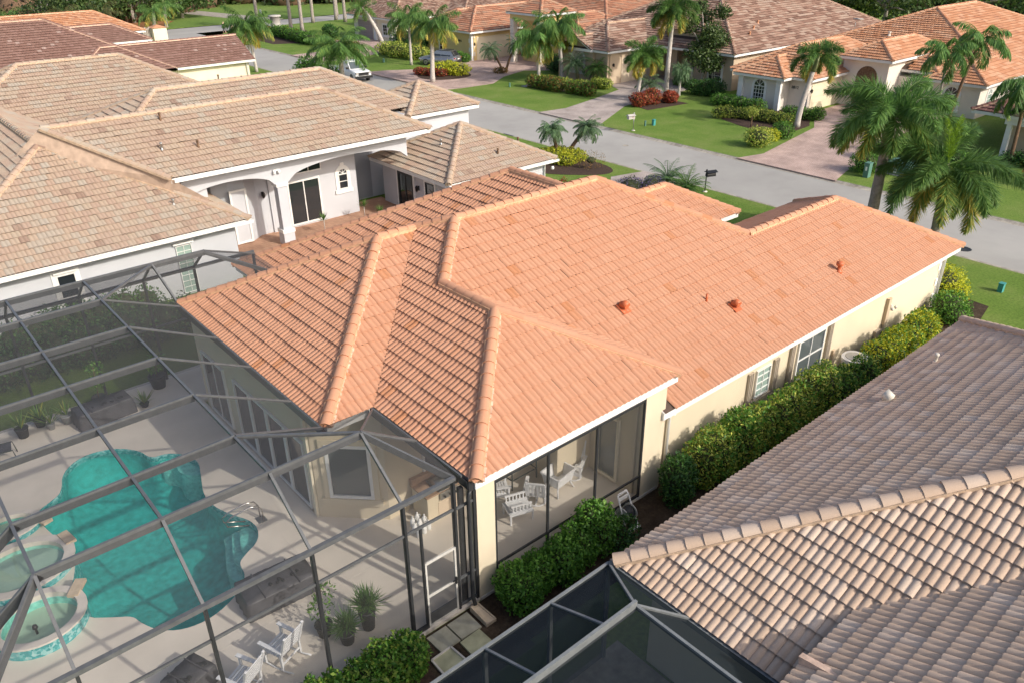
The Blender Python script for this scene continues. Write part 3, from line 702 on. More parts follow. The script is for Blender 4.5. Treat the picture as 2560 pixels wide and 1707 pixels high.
# driveways (brick pavers laid on the lawn level)
sheet("driveway", [(48.1, 24.3), (50.4, 24.9), (63.0, 27.2), (67.5, 27.6), (72, 27.8), (72, 36.2), (65.6, 36.2), (60.2, 33.0), (50.4, 31.2), (48.1, 31.8)], 0.012, "pavers_pink")
sheet("driveway", [(48.1, 45.2), (50.0, 46.2), (55.5, 49.0), (60.0, 49.3), (66.5, 50.0), (70.5, 50.8), (70.5, 57.2), (62.2, 57.2), (60.8, 54.6), (56.0, 53.2), (51.0, 52.0), (48.1, 52.4)], 0.012, "pavers_grey")
sheet("driveway", [(48.1, 66.5), (50.5, 66.0), (54.0, 65.8), (57.5, 68.2), (61.5, 69.5), (64.0, 67.4), (70, 68.5), (70, 79.6), (61.0, 79.6), (57.0, 78.2), (53.6, 78.5), (50.6, 80.5), (48.1, 81.2)], 0.012, "pavers_pink")
sheet("driveway", [(48.1, 91.5), (51, 90.5), (58, 92.5), (66, 99), (66, 108), (59, 107), (54, 99), (48.1, 99)], 0.012, "pavers_pink")
sheet("driveway", [(33.0, 33.5), (36.2, 32.8), (38.2, 34.6), (40.85, 34.0), (40.85, 30.2), (36, 30.0), (30.0, 30.6), (30.0, 33.5)], 0.012, "pavers_grey")
sheet("courtyard", [(13.6, 33.2), (24.6, 33.2), (24.6, 41.0), (13.6, 41.0)], 0.10, "pavers_red")
MB().box((13.62, 37.02, 0.1), (24.4, 37.07, 0.106)).build("paving_joint", "coping", kind="structure")
# planting beds
sheet("mulch_bed", [(8.9, 9.9), (15.8, 9.7), (26, 9.5), (32.5, 9.6), (35.8, 10.2), (36.2, 13.4), (34.2, 13.6), (34.2, 11.9), (15.6, 11.9), (15.5, 11.6), (8.9, 11.6)], 0.014, "soil")
sheet("mulch_bed", [(-4, 10.3), (6.6, 10.2), (6.6, 11.6), (-4, 11.6)], 0.014, "mulch")
sheet("mulch_bed", [(6.4, 9.7), (8.9, 9.7), (8.9, 11.6), (6.4, 11.6)], 0.010, "soil")
sheet("mulch_bed", smooth_loop([(36.6, 36.6), (38.6, 34.9), (40.0, 36.0), (40.2, 39.5), (38.6, 42.5), (35.6, 41.6), (35.2, 38.5)]), 0.014, "mulch")
sheet("mulch_bed", [(56.0, 33.2), (60.5, 33.6), (65.3, 36.4), (65.3, 44.0), (62.3, 44.2), (60.0, 40.4), (57.4, 40.0), (56.4, 37.2)], 0.014, "mulch")
sheet("mulch_bed", [(55.6, 46.4), (60.5, 45.8), (60.6, 48.9), (56.2, 48.6)], 0.018, "mulch")
sheet("mulch_bed", smooth_loop([(57, 56.6), (61.4, 56.6), (61.6, 63.8), (58, 64.2), (55.2, 62.6), (55.4, 58.6)]), 0.014, "mulch")
sheet("mulch_bed", smooth_loop([(50.6, 71.2), (54.3, 70.2), (56.3, 72.2), (55.8, 76.0), (53.2, 77.2), (50.2, 74.6)]), 0.018, "mulch")
sheet("mulch_bed", [(52.0, 127.2), (60, 129), (62, 121), (55, 108), (51, 110)], 0.014, "mulch")
sheet("pine_straw_bed", [(30, 141), (46, 140.5), (52, 150), (40, 162), (26, 158)], 0.014, "pine_straw")
# worn lawn ring round the drain at the side of the drive
ring = [(38.2 + 0.75 * math.cos(a), 9.0 + 0.62 * math.sin(a)) for a in np.linspace(0, 2 * math.pi, 20)[:-1]]
sheet("dry_grass_patch", ring, 0.006, "boot_straw"); sheet("lawn_island", [(38.2 + (x - 38.2) * 0.62, 9.0 + (y - 9.0) * 0.62) for x, y in ring], 0.010, "lawn")
# manholes and covers
def cover(name, label, c, r, mat="dark_alu", z=-0.095, cat="manhole"):
    m = MB(); m.lathe((c[0], c[1], z - 0.02), [(r, 0), (r, 0.026), (r * 0.9, 0.03), (r * 0.88, 0.024), (0.02, 0.026)], 24)
    return m.build(name, mat, label=label, cat=cat)
cover("manhole_cover", "round dark manhole cover in the road near the right edge", (42.2, 13.9), 0.38)
cover("manhole_cover", "small faint iron cover in the road beside the paired palms", (45.3, 39.7), 0.24, "kerb_concrete")
MB().box((55.1, 62.0, 0.005), (56.2, 62.7, 0.03)).build("utility_cover", "concrete", label="pale square utility lid set in the lawn before the beige house", cat="utility lid")
MB().box((38.3, 8.7, 0.0), (38.9, 9.05, 0.03)).build("drain_cover", "concrete", label="grey drain lid in the worn ring of grass", cat="drain lid")
MB().box((33.1, 45.0, -0.1), (33.9, 46.2, -0.085)).build("storm_drain", "dark_alu", label="storm drain grate at the near kerb beyond the grey house tower", cat="drain").location = (7.2, 2.6, 0)

# ------------------------------------------------------------------ the orange-roofed house
MAIN = thing("tile_roof_house", "cream stucco house with orange tile hip roof in the middle", "house", (20, 17, 0))
rf = Roof(0.5); ZE = 3.88; ZM = 2.72
pA, pB, pC, pD, pE = (7.2, 25.3), (7.2, 15.65), (8.65, 15.65), (8.65, 11.45), (15.85, 11.45)
pP, pV, pQ, pS, pR, pT = (12.025, 20.475), (13.475, 20.475), (14.25, 19.42), (12.25, 17.42), (12.25, 15.05), (20.6, 19.42)
rf.face([pA, pB, pP], (7.2, 15.65, ZE), (-1, 0))
rf.face([pB, pC, pV, pP], (7.2, 15.65, ZE), (0, -1))
rf.face([pA, (14.8, 25.3), (14.8, 20.475), pP], (7.2, 25.3, ZE), (0, 1))
rf.face([pC, pD, pR, pS], (8.65, 11.45, ZE), (-1, 0))
rf.face([pC, pS, pQ, pV], (8.65, 11.45, ZE), (-1, 0), v0=8.65)
rf.face([pD, pE, pR], (8.65, 11.45, ZE), (0, -1))
rf.face([pE, (15.85, 17.42), pS, pR], (15.85, 11.45, ZE), (1, 0))
rf.face([(15.45, 11.5), (24.6, 11.5), (24.6, 15.42), pT, (15.45, 19.42)], (15, 11.5, ZM), (0, -1))
rf.face([(15.45, 14.22), (15.45, 19.42), pQ, pS], (15, 11.5, ZM), (0, -1), v0=11.5)
rf.face([(24.6, 11.5), (34.7, 11.5), (30.78, 15.42), (24.6, 15.42)], (15, 11.5, ZM), (0, -1))
rf.face([(34.7, 11.5), (34.7, 19.34), (30.78, 15.42)], (34.7, 11.5, ZM), (1, 0))
rf.face([(34.7, 19.34), (23.0, 19.34), (23.0, 15.42), (30.78, 15.42)], (34.7, 19.34, ZM), (0, 1))
rf.face([pT, (24.6, 15.42), (28.5, 15.42), (28.5, 23.4), (24.6, 23.42)], (20.6, 19.42, 6.68), (1, 0))
rf.face([pQ, pT, (20.6, 22.4), (13.4, 22.4)], (20.6, 19.42, 6.68), (0, 1))
rf.face([(11.0, 24.0), (13.5, 19.42), (19.05, 19.42), (19.05, 22.25), (11.0, 30.3)], (11.0, 30.3, 2.67), (-1, 0), v0=11.0)
rf.face([(11.0, 30.3), (19.2, 30.3), (19.2, 22.25), (19.05, 22.25)], (11.0, 30.3, 2.67), (0, 1))
rf.face([(22.5, 22.2), (22.5, 19.42), (19.05, 19.42), (19.05, 22.2)], (22.5, 19.42, 4.97), (1, 0))
def z3(p, z): return (p[0], p[1], z)
ZP = ZE + 0.5 * 4.825; ZR = ZE + 1.8; ZQ = 6.68
rf.ridge(z3(pA, ZE), z3(pP, ZP)).ridge(z3(pB, ZE), z3(pP, ZP), z3(pV, ZP), z3(pQ, ZQ), z3(pT, ZQ), (24.6, 15.42, 4.68), (30.78, 15.42, 4.68), (34.7, 11.5, ZM))
rf.ridge(z3(pQ, ZQ), z3(pS, ZR), z3(pR, ZR), z3(pD, ZE)).ridge(z3(pR, ZR), z3(pE, ZE)).ridge((30.78, 15.42, 4.68), (34.7, 19.34, ZM))
rf.ridge((11.0, 30.3, 2.67), (19.05, 22.25, 6.695), (19.05, 19.5, 6.695))
rf.hipbox(20.0, 30.5, 19.7, 24.6, 3.1)
ROOF_MAIN = rf.build(MAIN, "tile_orange", 300, mortar="mortar_orange", seed=3, cap=0.155)
# white cement pointing along the sunny side of the two near hips
for a, b in ((z3(pB, ZE), z3(pP, ZP)), (z3(pD, ZE), z3(pR, ZR)), (z3(pS, ZR), z3(pQ, ZQ))):
    a, b = Vector(a), Vector(b); d, sd, up = frame(b - a); rr = random.Random(5); m = MB(); n = int((b - a).length / 0.19)
    side = sd if sd.x > 0 or sd.y < 0 else -sd
    if side.dot(Vector((0.7, -0.7, 0))) < 0: side = -side
    for k in range(n):
        p = a + d * (k + 0.5) * (b - a).length / n + side * (0.155 + rr.uniform(0, 0.03)) - up * 0.01
        m.obox(p, d, side, up, 0.085 + rr.uniform(-0.04, 0.01), 0.022 + rr.uniform(-0.01, 0.012), 0.022)
    m.build("cement_pointing", "mortar_white", ROOF_MAIN)
# weep notches on the far side of the lanai hip
m = MB(); a, b = Vector(z3(pR, ZR)), Vector(z3(pE, ZE)); d, sd, up = frame(b - a); s2 = Vector((0.7, 0.7, 0))
for k in range(9): m.obox(a + d * (0.5 + k * 0.42) + s2 * 0.17 + up * 0.0, d, s2, up, 0.05, 0.02, 0.02)
m.build("weep_notch_row", "dark_alu", ROOF_MAIN)
def fas(house, p, q, z0, z1, mat="white_paint", t=0.05, name="fascia"):
    (x0, y0), (x1, y1) = p, q; dx, dy = x1 - x0, y1 - y0; L = math.hypot(dx, dy)
    return MB().bar((x0, y0, (z0 + z1) / 2), (x1, y1, (z0 + z1) / 2), t, z1 - z0).build(name, mat, house)
fas(MAIN, (7.25, 15.70), (8.62, 15.70), 3.62, 3.87); fas(MAIN, (8.66, 11.50), (15.83, 11.50), 3.62, 3.87); fas(MAIN, (15.82, 11.54), (15.82, 14.2), 3.62, 3.87)
fas(MAIN, (15.46, 11.55), (34.68, 11.55), 2.47, 2.71); fas(MAIN, (34.65, 11.6), (34.65, 19.3), 2.47, 2.71); fas(MAIN, (7.26, 15.74), (7.26, 25.28), 3.62, 3.86); fas(MAIN, (8.69, 11.53), (8.69, 15.66), 3.62, 3.86)
fas(MAIN, (11.05, 25.3), (11.05, 30.25), 2.44, 2.66)
# boxed end of the low eave beside the lanai
m = MB(); m.add([(15.42, 11.53, 2.47), (15.42, 11.53, 2.70), (15.42, 12.35, 3.10), (15.42, 12.35, 2.47), (15.46, 11.53, 2.47), (15.46, 11.53, 2.70), (15.46, 12.35, 3.10), (15.46, 12.35, 2.47)], [(0, 1, 2, 3), (7, 6, 5, 4), (0, 4, 5, 1), (1, 5, 6, 2), (2, 6, 7, 3), (3, 7, 4, 0)]); m.build("eave_end", "white_paint", MAIN)
# soffits
MB().box((15.48, 11.58, 2.5), (34.6, 12.0, 2.53)).build("soffit", "soffit", MAIN)
MB().box((7.3, 15.74, 3.64), (16, 25.2, 3.67)).build("soffit", "soffit", MAIN)
MB().box((8.72, 11.55, 3.645), (15.78, 15.7, 3.675)).build("lanai_ceiling", "soffit", MAIN)
# rusty super gutters carrying the pool cage
def super_gutter(y0, y1, x):
    g = MB().add([(x, y0, 3.66), (x - 0.17, y0, 3.66), (x - 0.19, y0, 3.90), (x - 0.175, y0, 3.90), (x - 0.155, y0, 3.69), (x, y0, 3.69),
                  (x, y1, 3.66), (x - 0.17, y1, 3.66), (x - 0.19, y1, 3.90), (x - 0.175, y1, 3.90), (x - 0.155, y1, 3.69), (x, y1, 3.69)],
                 [(0, 1, 2, 3, 4, 5), (11, 10, 9, 8, 7, 6), (0, 6, 7, 1), (1, 7, 8, 2), (2, 8, 9, 3), (3, 9, 10, 4), (4, 10, 11, 5), (5, 11, 6, 0)]).build("gutter", "dark_alu", MAIN)
    MB().box((x - 0.153, y0 + 0.02, 3.692), (x - 0.004, y1 - 0.02, 3.71)).build("gutter_rust_bed", "gutter_rust", g)
super_gutter(15.62, 25.3, 7.235); super_gutter(11.55, 15.62, 8.66)
MB().box((8.50, 11.52, 3.60), (8.68, 11.55, 3.86)).build("gutter_end_cap", "dark_alu", MAIN)
# walls
W = MB()
W.box((15.6, 11.85, -0.05), (34.15, 18.9, 2.5)); W.box((15.6, 18.9, -0.05), (22.0, 29.6, 2.45)); W.box((22.0, 18.9, -0.05), (29.6, 24.2, 2.45)); W.box((11.6, 25.0, -0.05), (15.6, 29.6, 2.45))
W.prism([(7.3, 25.0), (7.3, 17.0), (8.72, 15.58), (13.3, 15.58), (13.3, 13.6), (14.65, 13.6), (14.65, 11.87), (15.6, 11.87), (15.6, 25.0)], -0.05, 3.64)
W.box((29.6, 20.2, -0.05), (30.0, 24.2, 2.85))
W.build("wall", "stucco_cream", MAIN)
# lanai columns, knee edge, header
MB().box((8.78, 11.62, -0.05), (9.32, 12.02, 3.64)).build("column", "stucco_cream", MAIN)
MB().box((14.72, 11.62, -0.05), (15.58, 11.855, 3.64)).build("column", "stucco_cream", MAIN)
MB().box((9.32, 11.66, 3.42), (14.72, 11.9, 3.64)).build("header_beam", "white_paint", MAIN)
MB().box((8.8, 11.60, -0.05), (15.5, 11.66, 0.10)).build("slab_edge", "coping", MAIN)
# wall-mounted parts of the long side
def shutter(x, z0, z1, w=0.28):
    s = MB().box((x - w / 2, 11.78, z0), (x + w / 2, 11.845, z1)).build("storm_shutter", "shutter_rail", MAIN)
    for k in range(3): MB().box((x - w / 2 + 0.02 + k * 0.09, 11.755, z0 + 0.02), (x - w / 2 + 0.075 + k * 0.09, 11.778, z1 - 0.02)).build("slat", "shutter_rail", s)
for x0, x1, za, zb in ((20.35, 21.45, 0.95, 2.0), (22.75, 24.85, 0.55, 2.2)):
    shutter(x0 - 0.18, za - 0.12, zb + 0.05); shutter(x1 + 0.18, za - 0.12, zb + 0.05)
    MB().box((x0 - 0.02, 11.76, za - 0.14), (x1 + 0.02, 11.845, za - 0.06)).build("window_sill", "shutter_rail", MAIN)
window(MAIN, "s", 11.845, 20.9, 0.95, 2.0, 0.8, 2, 4, glass="glass_block", fw=0.045)
window(MAIN, "s", 11.845, 23.8, 0.58, 2.2, 1.7, 2, 2, glass="glass_grey", fw=0.07)
d = MB(); d.tube([(16.02, 11.60, 2.42), (16.02, 11.70, 2.36), (16.0, 11.77, 2.25), (15.98, 11.78, 0.15)], 0.055, 8); d.build("downspout", "white_paint", MAIN)
d = MB(); d.tube([(33.95, 11.62, 2.45), (33.95, 11.76, 2.3), (33.95, 11.78, 0.1)], 0.06, 8); d.build("downspout", "white_paint", MAIN)
quoins(MAIN, 34.15, 11.85, 0.0, 2.45, "white_paint", 1, -1, 7)
MB().box((29.25, 11.72, 0.75), (29.47, 11.845, 1.85)).build("conduit_box", "stucco_beige", MAIN)
m = MB(); m.box((29.28, 11.76, 0.2), (29.36, 11.845, 0.75)); m.box((28.7, 11.74, 0.15), (29.1, 11.845, 0.62)); m.tube([(29.1, 11.78, 0.4), (29.3, 11.78, 0.55)], 0.03, 6); m.build("meter_box", "shutter_rail", MAIN)
m = MB(); m.box((29.70, 11.79, 1.3), (29.82, 11.845, 1.42)); m.lathe((29.62, 11.7, 1.26), [(0.03, 0), (0.07, 0.06), (0.04, 0.12)], 8); m.lathe((29.90, 11.7, 1.26), [(0.03, 0), (0.07, 0.06), (0.04, 0.12)], 8); m.build("flood_light", "plastic_putty", MAIN)
m = MB(); m.tube([(25.55, 11.8, 0.1), (25.55, 11.8, 0.75)], 0.03, 6); m.box((25.48, 11.76, 0.72), (25.62, 11.845, 0.95)); m.build("pipe_cover", "stucco_beige", MAIN)
# roof vents of the orange roof
def roof_z(y): return ZM + 0.5 * (y - 11.5)
def gooseneck(x, y):
    z = roof_z(y); m = MB(); m.obox((x, y, z + 0.075), (1, 0, 0), (0, 0.894, 0.447), (0, -0.447, 0.894), 0.17, 0.2, 0.010)
    m.tube([(x, y + 0.08, z + 0.05), (x, y + 0.06, z + 0.2), (x, y - 0.02, z + 0.24), (x, y - 0.15, z + 0.19)], [0.11, 0.115, 0.115, 0.11], 12)
    v = m.build("roof_vent", "orange_pipe", ROOF_MAIN); MB().tube([(x, y - 0.19, z + 0.203), (x, y - 0.205, z + 0.198)], 0.13, 12).build("vent_mouth", "gutter_rust", v) if False else None
    return v
gooseneck(17.02, 14.62); gooseneck(20.95, 13.22)
z = roof_z(13.81); MB().tube([(20.16, 13.81, z), (20.16, 13.81, z + 0.28)], 0.04, 8).build("vent_pipe", "orange_pipe", ROOF_MAIN)
z = roof_z(12.77); MB().lathe((26.77, 12.77, z - 0.02), [(0.13, 0), (0.13, 0.1), (0.07, 0.13), (0.07, 0.27), (0.13, 0.31), (0.14, 0.42), (0.05, 0.45)], 14).build("vent_stack", "orange_pipe", ROOF_MAIN)
# ------------------------------------------------------------------ pool deck, pool
def loop_fill(name, outer, holes, z, mat, body=0.2):
    bm = bmesh.new(); es = []; rings = []
    for lp in [outer] + holes:
        vs = [bm.verts.new((x, y, z)) for x, y in lp]; rings.append(vs)
        es += [bm.edges.new((vs[i], vs[(i + 1) % len(vs)])) for i in range(len(vs))]
    bmesh.ops.triangle_fill(bm, use_beauty=True, edges=es)
    lo = [bm.verts.new((x, y, z - body)) for x, y in outer]; vs = rings[0]; n = len(outer)
    for i in range(n): bm.faces.new((vs[i], lo[i], lo[(i + 1) % n], vs[(i + 1) % n]))
    bmesh.ops.recalc_face_normals(bm, faces=bm.faces)
    for f in bm.faces:
        if abs(f.normal.z) > 0.9 and f.normal.z < 0: f.normal_flip()
    me = bpy.data.meshes.new(name); bm.to_mesh(me); bm.free(); me.materials.append(MAT[mat]); return link(name, me)
POOL = smooth_loop([(2.05, 23.1), (2.3, 24.1), (3.0, 24.65), (3.9, 24.45), (4.5, 23.75), (4.62, 23.05), (5.1, 23.0), (5.5, 22.6), (5.72, 21.9), (5.5, 21.2), (5.15, 20.1), (5.2, 19.4), (5.45, 18.7), (5.72, 18.2), (5.75, 17.7), (5.5, 17.2), (5.0, 16.95), (4.75, 16.75), (4.72, 16.2), (4.3, 15.75), (3.5, 15.4), (2.8, 15.5), (2.35, 15.9), (2.12, 16.4), (2.05, 16.75), (1.7, 17.0), (1.1, 17.5), (1.1, 18.6), (1.45, 19.4), (1.6, 20.2), (1.35, 21.2), (1.2, 22.1), (1.25, 22.6), (1.7, 22.85)])
DECK_Z = 0.10
dk = loop_fill("pool_deck", [(-1.35, 11.62), (15.5, 11.62), (15.5, 15.7), (8.7, 15.7), (7.25, 17.1), (7.25, 25.35), (11.65, 25.35), (11.65, 27.95), (-1.35, 27.95)], [POOL], DECK_Z, "deck_cool"); dk["kind"] = "structure"
for a, b in (((-1.3, 14.35), (8.6, 14.35)), ((-1.3, 20.0), (1.2, 20.0)), ((6.0, 20.0), (7.2, 20.0)), ((6.1, 11.7), (6.1, 17.0)), ((12.1, 11.7), (12.1, 15.5))):
    j = MB().bar((*a, DECK_Z + 0.001), (*b, DECK_Z + 0.001), 0.018, 0.006).build("deck_joint", "coping", dk)
PT = thing("swimming_pool", "freeform turquoise swimming pool under the screen cage", "pool", (3.4, 20, 0))
m = MB(); n = len(POOL)
vs = [(x, y, 0.097) for x, y in POOL] + [(x, y, -0.10) for x, y in POOL]; m.add(vs, [(i, (i + 1) % n, n + (i + 1) % n, n + i) for i in range(n)]); m.build("tile_band", "mosaic_tile", PT)
cx, cy = 3.4, 19.9; vs = []; rings = [(1.0, -0.10), (1.0, -0.75), (0.86, -1.15), (0.45, -1.4)]
for k, z in rings: vs += [(cx + (x - cx) * k, cy + (y - cy) * k, z) for x, y in POOL]
fs = [(r * n + i, r * n + (i + 1) % n, (r + 1) * n + (i + 1) % n, (r + 1) * n + i) for r in range(3) for i in range(n)] + [tuple(3 * n + i for i in range(n))]
MB().add(vs, fs, True).build("basin", "pool_plaster", PT)
ww = MB().add([(x, y, 0.025) for x, y in POOL], [tuple(range(n))]); ww.build("water", "water", PT)
def crescent(c, pts, z, mat="pool_step"):
    return MB().prism(pts, -1.2, z).build("step", mat, PT)
S1 = [(5.9, 18.6), (5.95, 17.2), (5.2, 16.7), (4.7, 16.75), (4.55, 17.3), (4.75, 17.9), (5.0, 18.5), (5.1, 18.9)]
for k, (z, t) in enumerate(((-0.62, 1.0), (-0.40, 0.8), (-0.20, 0.58))):
    MB().prism(smooth_loop([(5.85 + (x - 5.85) * t, 17.7 + (y - 17.7) * t) for x, y in S1], 2), -1.2, z).build("step", "pool_step", PT)
MB().prism(smooth_loop([(5.9, 21.6), (5.85, 22.8), (5.0, 23.2), (4.75, 22.9), (5.2, 22.55), (5.1, 22.0), (5.5, 21.5)], 2), -1.2, -0.15).build("step", "pool_step", PT)
def spa(cx, cy, rx, ry, zr, label_part, zw):
    n = 28; pts = [(math.cos(2 * math.pi * k / n), math.sin(2 * math.pi * k / n)) for k in range(n)]
    prof = [(1.0, -0.9), (1.0, zr)]
    m = MB(); vs = [(cx + rx * k * x, cy + ry * k * y, z) for k, z in prof for x, y in pts]
    m.add(vs, [(i, (i + 1) % n, n + (i + 1) % n, n + i) for i in range(n)]); b = m.build("spa_wall", "mosaic_tile", PT)
    ring = MB(); r0 = [(1.03, zr), (1.03, zr + 0.05), (0.82, zr + 0.05), (0.82, zr - 0.1)]
    vs = [(cx + rx * k * x, cy + ry * k * y, z) for k, z in r0 for x, y in pts]
    ring.add(vs, [(r * n + i, r * n + (i + 1) % n, (r + 1) * n + (i + 1) % n, (r + 1) * n + i) for r in range(3) for i in range(n)]); ring.build("coping", "coping", b)
    bs = MB(); r1 = [(0.82, zr - 0.1), (0.8, zr - 0.5), (0.62, zr - 0.52), (0.6, zr - 0.75)]
    vs = [(cx + rx * k * x, cy + ry * k * y, z) for k, z in r1 for x, y in pts]
    bs.add(vs, [(r * n + i, r * n + (i + 1) % n, (r + 1) * n + (i + 1) % n, (r + 1) * n + i) for r in range(3) for i in range(n)] + [tuple(3 * n + i for i in range(n))], True); bs.build("spa_basin", "pool_step", b)
    MB().add([(cx + rx * 0.815 * x, cy + ry * 0.815 * y, zw) for x, y in pts], [tuple(range(n))]).build("spa_water", "water_spa", b)
spa(0.30, 17.80, 1.02, 0.95, 0.42, "", 0.30); spa(0.35, 20.15, 1.28, 1.08, 0.30, "", 0.22); spa(0.35, 22.15, 0.95, 0.62, 0.26, "", 0.18)
for (x, y, z, r) in ((1.25, 18.2, 0.49, -35), (1.58, 20.5, 0.37, 10), (1.28, 21.85, 0.33, 20)):
    c, s = math.cos(R_(r)), math.sin(R_(r)); MB().obox((x, y, z - 0.02), (c, s, 0), (-s, c, 0), (0, 0, 1), 0.13, 0.28, 0.045).build("spill_stone", "spill_stone", PT)
MB().lathe((0.15, 17.7, 0.05), [(0.03, 0), (0.03, 0.2), (0.07, 0.24), (0.05, 0.32)], 8).build("fountain_jet", "black_paint", PT)
HR = thing("pool_handrail", "bent steel handrail at the pool steps", "handrail", (5.9, 18.0, DECK_Z))
m = MB()
for dy in (-0.12, 0.12):
    m.tube([(6.0, 18.0 + dy, 0.1), (6.0, 18.0 + dy, 0.5), (5.9, 18.02 + dy, 0.68), (5.7, 18.05 + dy, 0.72), (5.2, 18.15 + dy, 0.6), (5.02, 18.2 + dy, 0.45), (5.05, 18.2 + dy, 0.3), (5.3, 18.15 + dy, 0.22), (5.6, 18.1 + dy, 0.1)], 0.022, 8)
m.build("rail", "steel", HR); MB().box((5.85, 17.85, 0.1), (6.1, 18.15, 0.115)).build("base_plate", "dull_steel", HR)

# ------------------------------------------------------------------ the pool cage
CAGE = thing("pool_cage", "grey aluminium screen cage over the pool and deck", "pool cage", (3.4, 19, 0))
ZT, ZV = 5.1, 4.03
BY = [13.2, 14.9, 17.2, 19.6, 21.95, 24.35, 26.2]; PX = [0.38, 2.56, 4.72]
def cbeam(p, q, w=0.055, h=0.2, off=-0.1): MB().bar(p, q, w, h, off=off).build("beam", "bronze_alu", CAGE)
def ctube(p, q, w=0.06): MB().bar(p, q, w, w * 1.15).build("purlin", "bronze_alu", CAGE)
for y in BY:
    x1 = {13.2: 6.86, 26.2: 8.6}.get(y, 4.72)
    cbeam((0.38, y, ZT + 0.05), (x1, y, ZT + 0.05))
    cbeam((-1.1, y, ZV), (0.38, y, ZT + 0.05))
for x in PX:
    for a, b in zip(BY[:-1], BY[1:]): ctube((x, a + 0.03, ZT), (x, b - 0.03, ZT))
    ctube((x, 13.17, ZT), (x, 11.72, ZV)); ctube((x, 26.23, ZT), (x, 27.7, ZV))
for x in (6.82, 8.6): ctube((x, 26.23, ZT), (x, 27.7, ZV))
ctube((6.86, 13.17, ZT), (6.86, 11.72, ZV)); cbeam((6.9, 13.2, ZT + 0.05), (8.3, 11.75, ZV), h=0.16)
cbeam((-1.1, 11.7, ZV), (0.38, 13.2, ZT + 0.05)); ctube((-1.1, 27.7, ZV), (0.38, 26.2, ZT))
for y in (17.2, 19.6, 21.95): ctube((4.75, y, ZT), (7.06, y, 3.95), 0.05)
ctube((4.75, 24.35, ZT), (7.06, 24.9, 3.95), 0.05); ctube((4.75, 24.38, ZT), (6.82, 26.17, ZT))
ctube((4.75, 14.87, ZT), (6.84, 13.23, ZT)); ctube((4.75, 14.93, ZT), (7.06, 15.55, 3.95)); ctube((6.9, 13.23, ZT), (8.48, 13.55, 3.95)); ctube((6.9, 13.25, ZT), (8.46, 15.45, 3.95), 0.04)
cbeam((8.62, 26.17, ZT + 0.05), (10.9, 25.4, 3.9), h=0.14); ctube((8.62, 26.2, ZT), (10.9, 27.7, 3.95)); ctube((6.82, 26.17, ZT), (7.1, 25.32, 3.95))
ctube((7.06, 15.6, 3.93), (7.06, 25.3, 3.93), 0.05); ctube((8.48, 11.75, 3.93), (8.48, 15.5, 3.93), 0.05)
# eave rails, chair rails, posts
def rail(p, q, name="eave_beam", w=0.06, h=0.12): MB().bar(p, q, w, h).build(name, "bronze_alu", CAGE)
rail((-1.1, 11.7, ZV), (8.25, 11.7, ZV), h=0.1, w=0.1); rail((-1.1, 27.7, ZV), (10.9, 27.7, ZV)); rail((-1.1, 11.7, ZV), (-1.1, 27.7, ZV))
FP = [8.2, 6.86, 4.72, 2.56, 0.38, -1.1]
for x in FP: MB().box((x - 0.03, 11.65, 0.1), (x + 0.03, 11.77, ZV - 0.04)).build("post", "dark_alu", CAGE)
MB().box((7.235, 11.67, 0.1), (7.285, 11.74, 3.13)).build("post", "dark_alu", CAGE)
for a, b in zip(FP[1:], FP[:-1]): MB().bar((a + 0.03, 11.7, 3.18), (b - 0.03, 11.7, 3.18), 0.05, 0.06).build("chair_rail", "bronze_alu", CAGE)
for a, b in ((-1.1, 0.38), (0.38, 2.56), (2.56, 4.72), (4.72, 6.86), (6.86, 7.26)): MB().box((a + 0.03, 11.67, 0.1), (b - 0.03, 11.73, 0.22)).build("kick_rail", "dark_alu", CAGE)
for y in BY + [11.72, 27.66]: MB().box((-1.13, y - 0.04, 0.1), (-1.07, y + 0.04, ZV - 0.05)).build("post", "dark_alu", CAGE)
for x in PX + [6.82, 8.6, 10.85]: MB().box((x - 0.04, 27.66, 0.1), (x + 0.04, 27.74, ZV - 0.05)).build("post", "dark_alu", CAGE)
MB().bar((-1.1, 27.7, 2.2), (10.9, 27.7, 2.2), 0.05, 0.07).build("chair_rail", "bronze_alu", CAGE)
MB().bar((-1.1, 11.7, 2.2), (-1.1, 27.7, 2.2), 0.05, 0.07).build("chair_rail", "bronze_alu", CAGE)
# screens, one panel between members
def scr(*p, mat="screen_roof"): MB().quad(*p).build("screen_panel", mat, CAGE)
xs = [0.38] + PX[1:]
for a, b in zip(BY[:-1], BY[1:]):
    for x0, x1 in zip(xs[:-1], xs[1:]): scr((x0, a, ZT), (x1, a, ZT), (x1, b, ZT), (x0, b, ZT))
    scr((-1.1, a, ZV), (0.38, a, ZT), (0.38, b, ZT), (-1.1, b, ZV))
for x0, x1 in ((0.38, 2.56), (2.56, 4.72), (4.72, 6.86)): scr((x0, 11.7, ZV), (x1, 11.7, ZV), (x1, 13.2, ZT), (x0, 13.2, ZT))
scr((-1.1, 11.7, ZV), (0.38, 11.7, ZV), (0.38, 13.2, ZT)); scr((-1.1, 11.7, ZV), (0.38, 13.2, ZT), (-1.1, 13.2, ZV))
for x0, x1 in ((0.38, 2.56), (2.56, 4.72), (4.72, 6.82), (6.82, 8.6)): scr((x0, 26.2, ZT), (x1, 26.2, ZT), (x1, 27.7, ZV), (x0, 27.7, ZV))
for a, b in ((14.9, 17.2), (17.2, 19.6), (19.6, 21.95)):
    y0 = 15.58 if a == 14.9 else a; scr((4.72, a, ZT), (7.06, y0, 3.95), (7.06, b, 3.95), (4.72, b, ZT))
scr((4.72, 21.95, ZT), (7.06, 21.95, 3.95), (7.06, 24.9, 3.95), (4.72, 24.35, ZT))
